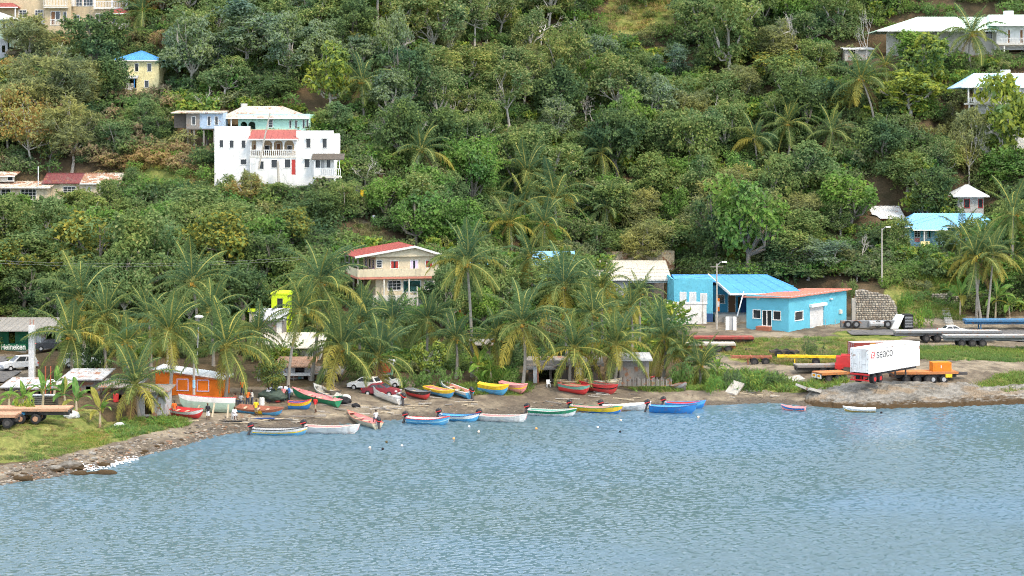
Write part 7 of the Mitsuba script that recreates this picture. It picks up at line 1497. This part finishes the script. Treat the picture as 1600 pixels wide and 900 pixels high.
# slabs of broken concrete
for px, py, a_, lab in ((1148, 612, 40, 'tilted concrete slab on the weeds by the yard'), (1258, 612, -28, 'tilted concrete slab left of the rock shelf'), (1240, 598, 10, 'flat pale slab on the sand left of the rock shelf'), (1272, 616, -15, 'second slab leaning on the rock shelf')):
    single('concrete_slab', lab, 'slab', MB().box(-1.2, 1.2, -.7, .7, -.15, .15), 'concrete', .5, M=frame(on(px, py, 190) + [0, 0, .35], rg.uniform(0, 90), a_ * .7, 15))
# pebbles of the shore: far too many to count
def pebbles(n, line, spread, r0, r1, key, label):
    m = MB(); ico = trimesh.creation.icosphere(subdivisions=0); n_ = 0
    while n_ < n:
        px = rg.uniform(line[0][0], line[-1][0]); py = np.interp(px, [a[0] for a in line], [a[1] for a in line]) + rg.uniform(-spread, spread * .25)
        o = on(px, py, 150); r = r0 * (r1 / r0) ** rg.random() ** 2
        m.add(ico.vertices @ trimesh.transformations.random_rotation_matrix(rg.random(3))[:3, :3].T * np.array([1.2, 1, .6]) * r + o, ico.faces, (PI[['stone', 'bark', 'mortar', 'wooddark', 'earth'][int(rg.integers(5))]] + .5, .3)); n_ += 1
    emit(key, m, 'stone'); tag(key, label, 'pebbles', kind='stuff')
pebbles(1500, [(-20, 758), (0, 752), (100, 738), (170, 722), (226, 708), (280, 694), (330, 680), (392, 668)], 24, .05, .22, 'shore_pebbles', 'pebbles and broken stones along the left shore')
pebbles(700, [(400, 664), (560, 654), (640, 646), (840, 640), (1000, 634), (1150, 625), (1232, 622)], 12, .04, .12, 'beach_litter', 'small stones and litter along the beach waterline')
# breaking water by the rocks at the left
fm = MB(); 
for k in range(170):
    u = rg.random(); px = 118 + 95 * u + rg.normal() * 3; py = np.interp(px, [118, 150, 175, 213], [735, 733, 727, 716]) + rg.normal() * 1.9
    p = at(px, py, F * EYE / (py - YH)); r = rg.uniform(.03, .10)
    b = trimesh.creation.icosphere(subdivisions=1, radius=r); fm.add(b.vertices * [1.8, 1.2, .45] + [p[0], p[1], max(.06, gzat(p[0], p[1]) + .03)], b.faces)
emit('foam', fm, 'foam', .0, smooth=True); tag('foam', 'white foam where small waves break on the left shore', 'foam', kind='stuff')
# mooring floats
for k, (px, py, m_, lab) in enumerate([(578, 701, 'buoy', 'pale float nearest the cream boat'), (604, 692, 'weed', 'dark float above the pale one'), (628, 698, 'offwhite', 'larger whitish float in the centre left'), (598, 703, 'black', 'small black float left of the whitish one'), (709, 687, 'buoyorange', 'orange float below the sky blue boat'), (748, 676, 'buoy', 'tan float below the white boats'), (733, 668, 'white', 'tiny white float behind the tan one'), (838, 671, 'buoyorange', 'orange float below the plain white boat'), (934, 669, 'white', 'white float below the yellow boat'), (969, 676, 'black', 'dark float right of the white float'), (970, 658, 'buoy', 'pale float behind the dark one'), (1091, 653, 'buoy', 'pinkish float right of the deep blue boat'), (1377, 646, 'black', 'black float beside the mustard bottomed dinghy')]):
    p = at(px, py, F * EYE / (py - YH)); single('mooring_float', lab, 'float', MB().mesh(trimesh.creation.icosphere(subdivisions=2, radius=.13)), m_, .2, M=frame(p + [0, 0, .1]), smooth=True)

# ---------------------------------------------------------------- beach clutter
def debris(n, box_px, label, group_, name='driftwood', mats=('plank', 'palebark', 'woodgrey'), Lr=(.6, 2.4)):
    for _ in range(n):
        px, py = rg.uniform(box_px[0], box_px[2]), rg.uniform(box_px[1], box_px[3]); o = on(px, py, 185)
        l = rg.uniform(*Lr); single(name, label, 'wood', MB().beam([-l / 2, 0, 0], [l / 2, 0, 0], rg.uniform(.08, .2), rg.uniform(.04, .12)), mats[int(rg.integers(len(mats)))], .4, M=frame(o + [0, 0, .07], rg.uniform(-40, 40), rg.normal() * 3), group=group_)
debris(26, (500, 632, 640, 650), 'piece of driftwood or board on the sand below the parked cars', 'boards on the sand below the cars'); debris(14, (640, 622, 760, 640), 'piece of wood on the sand before the central beached boats', 'wood before the central boats'); debris(16, (820, 612, 1000, 634), 'stick or board on the sand before the red boats', 'wood before the red boats'); debris(14, (300, 654, 480, 662), 'board lying at the waterline near the group of people', 'boards near the group of people'); debris(12, (1130, 606, 1260, 622), 'board on the sand at the yard edge', 'boards at the yard edge')
for k, (px, py, rz_, l, m_, lab) in enumerate([(470, 652, 3, 5.5, 'woodgrey', 'long grey pole lying on the sand behind the white boat'), (1155, 598, 12, 2.6, 'boatyellow', 'yellow pipe lying in the weeds'), (410, 656, 0, 2.6, 'navy', 'dark blue board lying on the sand'), (352, 660, -8, 3.6, 'black', 'black flat board under the large old boat')]):
    single('loose_pole', lab, 'wood', MB().beam([-l / 2, 0, 0], [l / 2, 0, 0], .3 if 'board' in lab else .14, .1), m_, .3, M=frame(on(px, py, 185) + [0, 0, .1], rz_))
for px0, py0, px1, py1, lab in ((306, 646, 316, 622, 'wooden prop leaning on the large old boat, left'), (332, 652, 335, 630, 'wooden prop against the large old boat, middle'), (356, 652, 357, 632, 'wooden prop against the large old boat, right')):
    b = on(px0, py0, 185); single('prop', lab, 'prop', MB().beam(b - [0, .5, .2], at(px1, py1, b[1] + .5), .16, .09), 'plank', .3)
# heap of nets and bundles
def lump(px, py, r, mat, label, name='net_heap', sq=(1, 1, .6), cat='net'):
    o = on(px, py, 185); m = boulder(np.zeros(3), np.array(sq) * r, int(px + py), 3, .3); single(name, label, cat, m, mat, .3, M=frame(o + [0, 0, r * .25]))
lump(430, 622, 1.2, 'net', 'dark net heap behind the person in white', sq=(1.5, 1, .6)); lump(438, 616, .9, 'cloth', 'blue-grey bundle on top of the net heap', sq=(1.6, 1, .7)); lump(536, 630, .9, 'black', 'black bundle beside the white green-bottomed boat', 'bundle', cat='bundle'); lump(540, 624, .6, 'white', 'white sacks on the black bundle', 'bundle', cat='bundle'); lump(556, 636, .5, 'black', 'dark net lump on the sand below the bundles'); lump(186, 667, .55, 'tinlight', 'white sack on the grass bank', 'bundle', cat='bundle'); lump(1010, 596, .5, 'white', 'white sacks by the board fence', 'bundle', cat='bundle'); lump(112, 652, .8, 'tinlight', 'heap of pale rubbish behind the trailer end', 'bundle', cat='rubbish')
o = on(66, 636, 190); th = Thing('pallet_box', 'stacked wooden pallet box behind the big flatbed on the left', 'box', frame(o, 0))
for z in range(5):
    th.part('plank', MB().box(-1.4, .1, -.03, .03, .1 + .2 * z, .24 + .2 * z), 'woodgrey', .5); th.part('plank', MB().box(.14, 1.4, -.05, .01, .1 + .2 * z, .24 + .2 * z), 'wooddark', .5)
th.part('top_board', MB().box(-1.5, 1.5, -.1, 1.2, 1.12, 1.2), 'tin', .6); th.part('side', MB().box(-1.4, -1.34, .03, 1.2, .1, 1.1).box(1.34, 1.4, .03, 1.2, .1, 1.1).box(-1.34, 1.34, 1.14, 1.2, .1, 1.1), 'wooddark')
for k, (px, py, m_, lab) in enumerate([(949, 592, 'bluetank', 'blue barrel under the yellow-leaved palm'), (957, 594, 'gaswhite', 'white drum beside the blue barrel'), (409, 634, 'white', 'white bucket by the worn hull'), (181, 628, 'boatred', 'red barrel before the dark lean-to'), (434, 630, 'barred', 'red crate-like drum before the net heap')]):
    single('barrel', lab, 'barrel', MB().tube([[0, 0, 0], [0, 0, .1], [0, 0, .75], [0, 0, .85]], [.27, .3, .3, .27], 12), m_, .3, M=frame(on(px, py, 190)), smooth=40)
single('roof_sheet', 'bent grey roofing sheet standing on the cleared slope', 'sheet', MB().box(-.55, .55, -.05, .05, 0, 1.6), 'tin', .4, M=frame(on(282, 264, 250), 10, 0, 12)); single('white_block', 'white rounded object lying on the cleared slope', 'object', boulder(np.zeros(3), np.array([.6, .5, .4]), 5, 2), 'tinlight', .2, M=frame(on(298, 264, 250) + [0, 0, .3]))

# ---------------------------------------------------------------- low plants: grass, weeds, dry leaves
def tuft(seed, mats, hgt=.6, n=46, spread=.5, w=.05):
    rng = np.random.default_rng(seed); m = MB()
    b = np.c_[rng.normal(size=(n, 2)) * spread * .6, np.zeros(n) - .05]; d = np.c_[rng.normal(size=(n, 2)) * .45, np.ones(n)]; d /= np.linalg.norm(d, axis=1, keepdims=True)
    h_ = hgt * rng.uniform(.5, 1.2, n)[:, None]; s = np.cross(d, rng.normal(size=(n, 3))); s /= np.linalg.norm(s, axis=1, keepdims=True); mid = b + d * h_ * .55; tip = b + d * h_ + np.c_[d[:, :2] * .35, np.zeros(n) - .08] * h_
    v = np.stack([b - s * w / 2, b + s * w / 2, mid - s * w * .4, mid + s * w * .4, tip], 1).reshape(-1, 3); o_ = np.arange(n) * 5
    f = np.concatenate([np.stack([o_, o_ + 1, o_ + 3], 1), np.stack([o_, o_ + 3, o_ + 2], 1), np.stack([o_ + 2, o_ + 3, o_ + 4], 1)])
    ids = np.array([LI[x] for x in mats])[rng.integers(len(mats), size=n)]
    return m.add(v, f, np.repeat(np.stack([ids + .5, rng.random(n)], 1), 5, 0))
TUFT = {}
for nm, mats, hg, w in (('lush', ('grass', 'grass', 'bright'), .5, .07), ('mixed', ('grass', 'drygrass', 'grass'), .42, .06), ('dry', ('drygrass', 'dry', 'drygrass'), .55, .06), ('weed', ('bright', 'grass', 'mid'), .8, .12), ('reed', ('grass', 'banana', 'bright'), 2.3, .11)):
    for s in range(2):
        scene[f'group_tuft_{nm}_{s}'] = {'type': 'shapegroup', 'blades': shape(tuft(800 + len(TUFT) * 2 + s, mats, hg, 60 if nm != 'reed' else 40, .55, w), 'leaf')}; TUFT.setdefault(nm, []).append(f'group_tuft_{nm}_{s}')
gcount = 0
def sow(n, poly_px, kinds, s0=.7, s1=1.4, key='grass'):
    global gcount
    P = region(*poly_px); x0, y0, x1, y1 = P.bounds; made = 0
    while made < n:
        x, y = rg.uniform(x0, x1), rg.uniform(y0, y1); made += 1
        if not P.contains(shapely.Point(x, y)) or any(a < x < b and c < y < d for a, b, c, d in HOUSES): continue
        gcount += 1; k = kinds[int(rg.integers(len(kinds)))]
        scene[f'{key}__{gcount:03d}'] = {'type': 'instance', 'shapegroup': {'type': 'ref', 'id': TUFT[k][int(rg.integers(2))]}, 'to_world': T(frame((x, y, gzat(x, y)), rg.uniform(0, 360), 0, 0, rg.uniform(s0, s1)).tolist())}
sow(900, [(-60, 712), (-60, 650), (110, 638), (190, 662), (296, 654), (286, 664), (180, 692), (60, 724)], ['mixed', 'dry', 'dry', 'mixed'], .3, .6)
sow(240, [(10, 716), (30, 692), (150, 674), (178, 690), (60, 722)], ['lush', 'mixed', 'mixed'], .5, 1.0)
sow(200, [(165, 672), (200, 655), (290, 654), (290, 664), (190, 688)], ['weed', 'mixed', 'lush'], .5, .9)
sow(420, [(980, 608), (1060, 596), (1150, 592), (1235, 600), (1290, 596), (1320, 598), (1300, 610), (1200, 612), (1050, 612)], ['weed', 'lush', 'mixed'], .7, 1.4)
sow(260, [(1090, 604), (1110, 586), (1210, 588), (1240, 602), (1150, 610)], ['weed', 'weed', 'lush'], 1.0, 1.9)
sow(700, [(1100, 542), (1180, 530), (1330, 530), (1330, 566), (1230, 572), (1150, 560)], ['mixed', 'lush', 'dry', 'mixed'], .6, 1.3)
sow(900, [(1330, 545), (1600, 545), (1660, 545), (1660, 568), (1440, 564), (1330, 560)], ['lush', 'mixed', 'lush'], .7, 1.3)
sow(500, [(1370, 500), (1400, 460), (1430, 412), (1500, 415), (1500, 500)], ['lush', 'mixed', 'mixed'], .8, 1.6)
sow(200, [(1395, 508), (1400, 475), (1425, 480), (1430, 508)], ['dry', 'mixed'], 1.2, 2.2)
sow(420, [(1510, 606), (1560, 588), (1660, 582), (1660, 615), (1560, 614)], ['lush', 'mixed', 'lush'], .8, 1.5)
sow(420, [(640, 612), (760, 600), (830, 600), (825, 614), (740, 618), (660, 616)], ['lush', 'mixed', 'weed'], .5, 1.0)
sow(500, [(150, 286), (180, 250), (280, 232), (330, 250), (320, 290), (200, 300)], ['dry', 'dry', 'mixed'], 1.0, 2.0)
sow(160, [(930, 46), (960, -10), (1060, -10), (1050, 46)], ['dry', 'mixed'], 1.2, 2.2)
sow(160, [(575, 375), (552, 345), (590, 360), (625, 388)], ['dry', 'mixed'], .8, 1.5)
sow(36, [(756, 602), (760, 592), (796, 592), (796, 604)], ['reed'], .8, 1.2)
sow(160, [(1320, 520), (1420, 508), (1420, 513), (1330, 516)], ['mixed', 'lush'], .6, 1.1)
sow(200, [(1180, 606), (1240, 600), (1300, 598), (1340, 600), (1260, 612)], ['mixed', 'lush', 'dry'], .5, 1.0)
P = region((152, 248), (230, 232), (304, 240), (304, 272), (215, 284), (160, 270)); x0, y0, x1, y1 = P.bounds; dcount = 0
while dcount < 130:
    x, y = rg.uniform(x0, x1), rg.uniform(y0, y1)
    if not P.contains(shapely.Point(x, y)): continue
    dcount += 1; g = TREES['bush_dry'][0]
    scene[f'dry_leaves__{dcount:03d}'] = {'type': 'instance', 'shapegroup': {'type': 'ref', 'id': g}, 'to_world': T((frame((x, y, gzat(x, y) - .1), rg.uniform(0, 360), 0, 0, rg.uniform(.5, 1.15)) @ np.diag([1, 1, .6, 1])).tolist())}
tag('dry_leaves', 'brown dead leaves and brush on the cleared patch of the left slope', 'brushwood', kind='stuff')
print('tufts', gcount)
tag('grass', 'tufts of green and dry grass', 'grass', kind='stuff')
# shrubs that can be told apart at the back of the beach and in the yard
for px, py, w, h_, kind, lab in [(668, 588, 60, 40, 'bush_mid', 'green shrub beside the parked cars'), (700, 590, 50, 40, 'bush_mid', 'green shrub behind the long white boat'), (722, 500, 60, 50, 'bush_red', 'shrub with red flowers under the tall thin palm'), (664, 470, 60, 50, 'bush_red', 'red-flowering shrub at the right end of the cream house'), (1110, 596, 50, 36, 'bush_bright', 'bright shrub at the left of the trailer yard'), (1180, 596, 60, 30, 'bush_bright', 'wide low shrub before the trailer yard'), (1210, 592, 40, 26, 'bush_mid', 'low shrub right of the wide one'), (1060, 584, 60, 50, 'bush_mid', 'dark shrub right of the board fence'), (1140, 590, 40, 36, 'bush_olive', 'olive shrub in the yard weeds'), (36, 690, 44, 40, 'bush_bright', 'shrub with yellow flowers on the left grass bank'), (250, 655, 50, 20, 'bush_bright', 'low creeper patch before the corrugated shack'), (1270, 546, 44, 34, 'bush_olive', 'olive shrub on the bank in the yard'), (1108, 552, 44, 30, 'bush_mid', 'shrub at the left end of the bank'), (850, 570, 40, 40, 'bush_mid', 'shrub beside the dark open shack'), (800, 590, 36, 30, 'bush_mid', 'shrub right of the cane clump'), (148, 560, 60, 50, 'bush_mid', 'dark shrub between the left palms'), (560, 590, 40, 30, 'bush_olive', 'shrub behind the white hatchback'), (1410, 470, 44, 40, 'bush_bright', 'leafy shrub right of the stone wall'), (1440, 492, 50, 40, 'bush_bright', 'tall grass clump-like shrub on the grassy bank'), (1390, 440, 40, 26, 'bush_mid', 'shrub above the stone wall'), (636, 594, 36, 30, 'bush_mid', 'shrub right of the white cars'), (1330, 450, 40, 34, 'bush_olive', 'dry shrub on the stone wall'), (1022, 450, 36, 40, 'bush_mid', 'shrub before the yellow column'), (1020, 395, 60, 24, 'bush_olive', 'olive shrub hanging over the tan wall')]:
    foot = on(px, py + h_ * .5, 190); s = F / foot[1]; plant(kind, foot, h_ / s, w / s, lab, None, 'shrub')
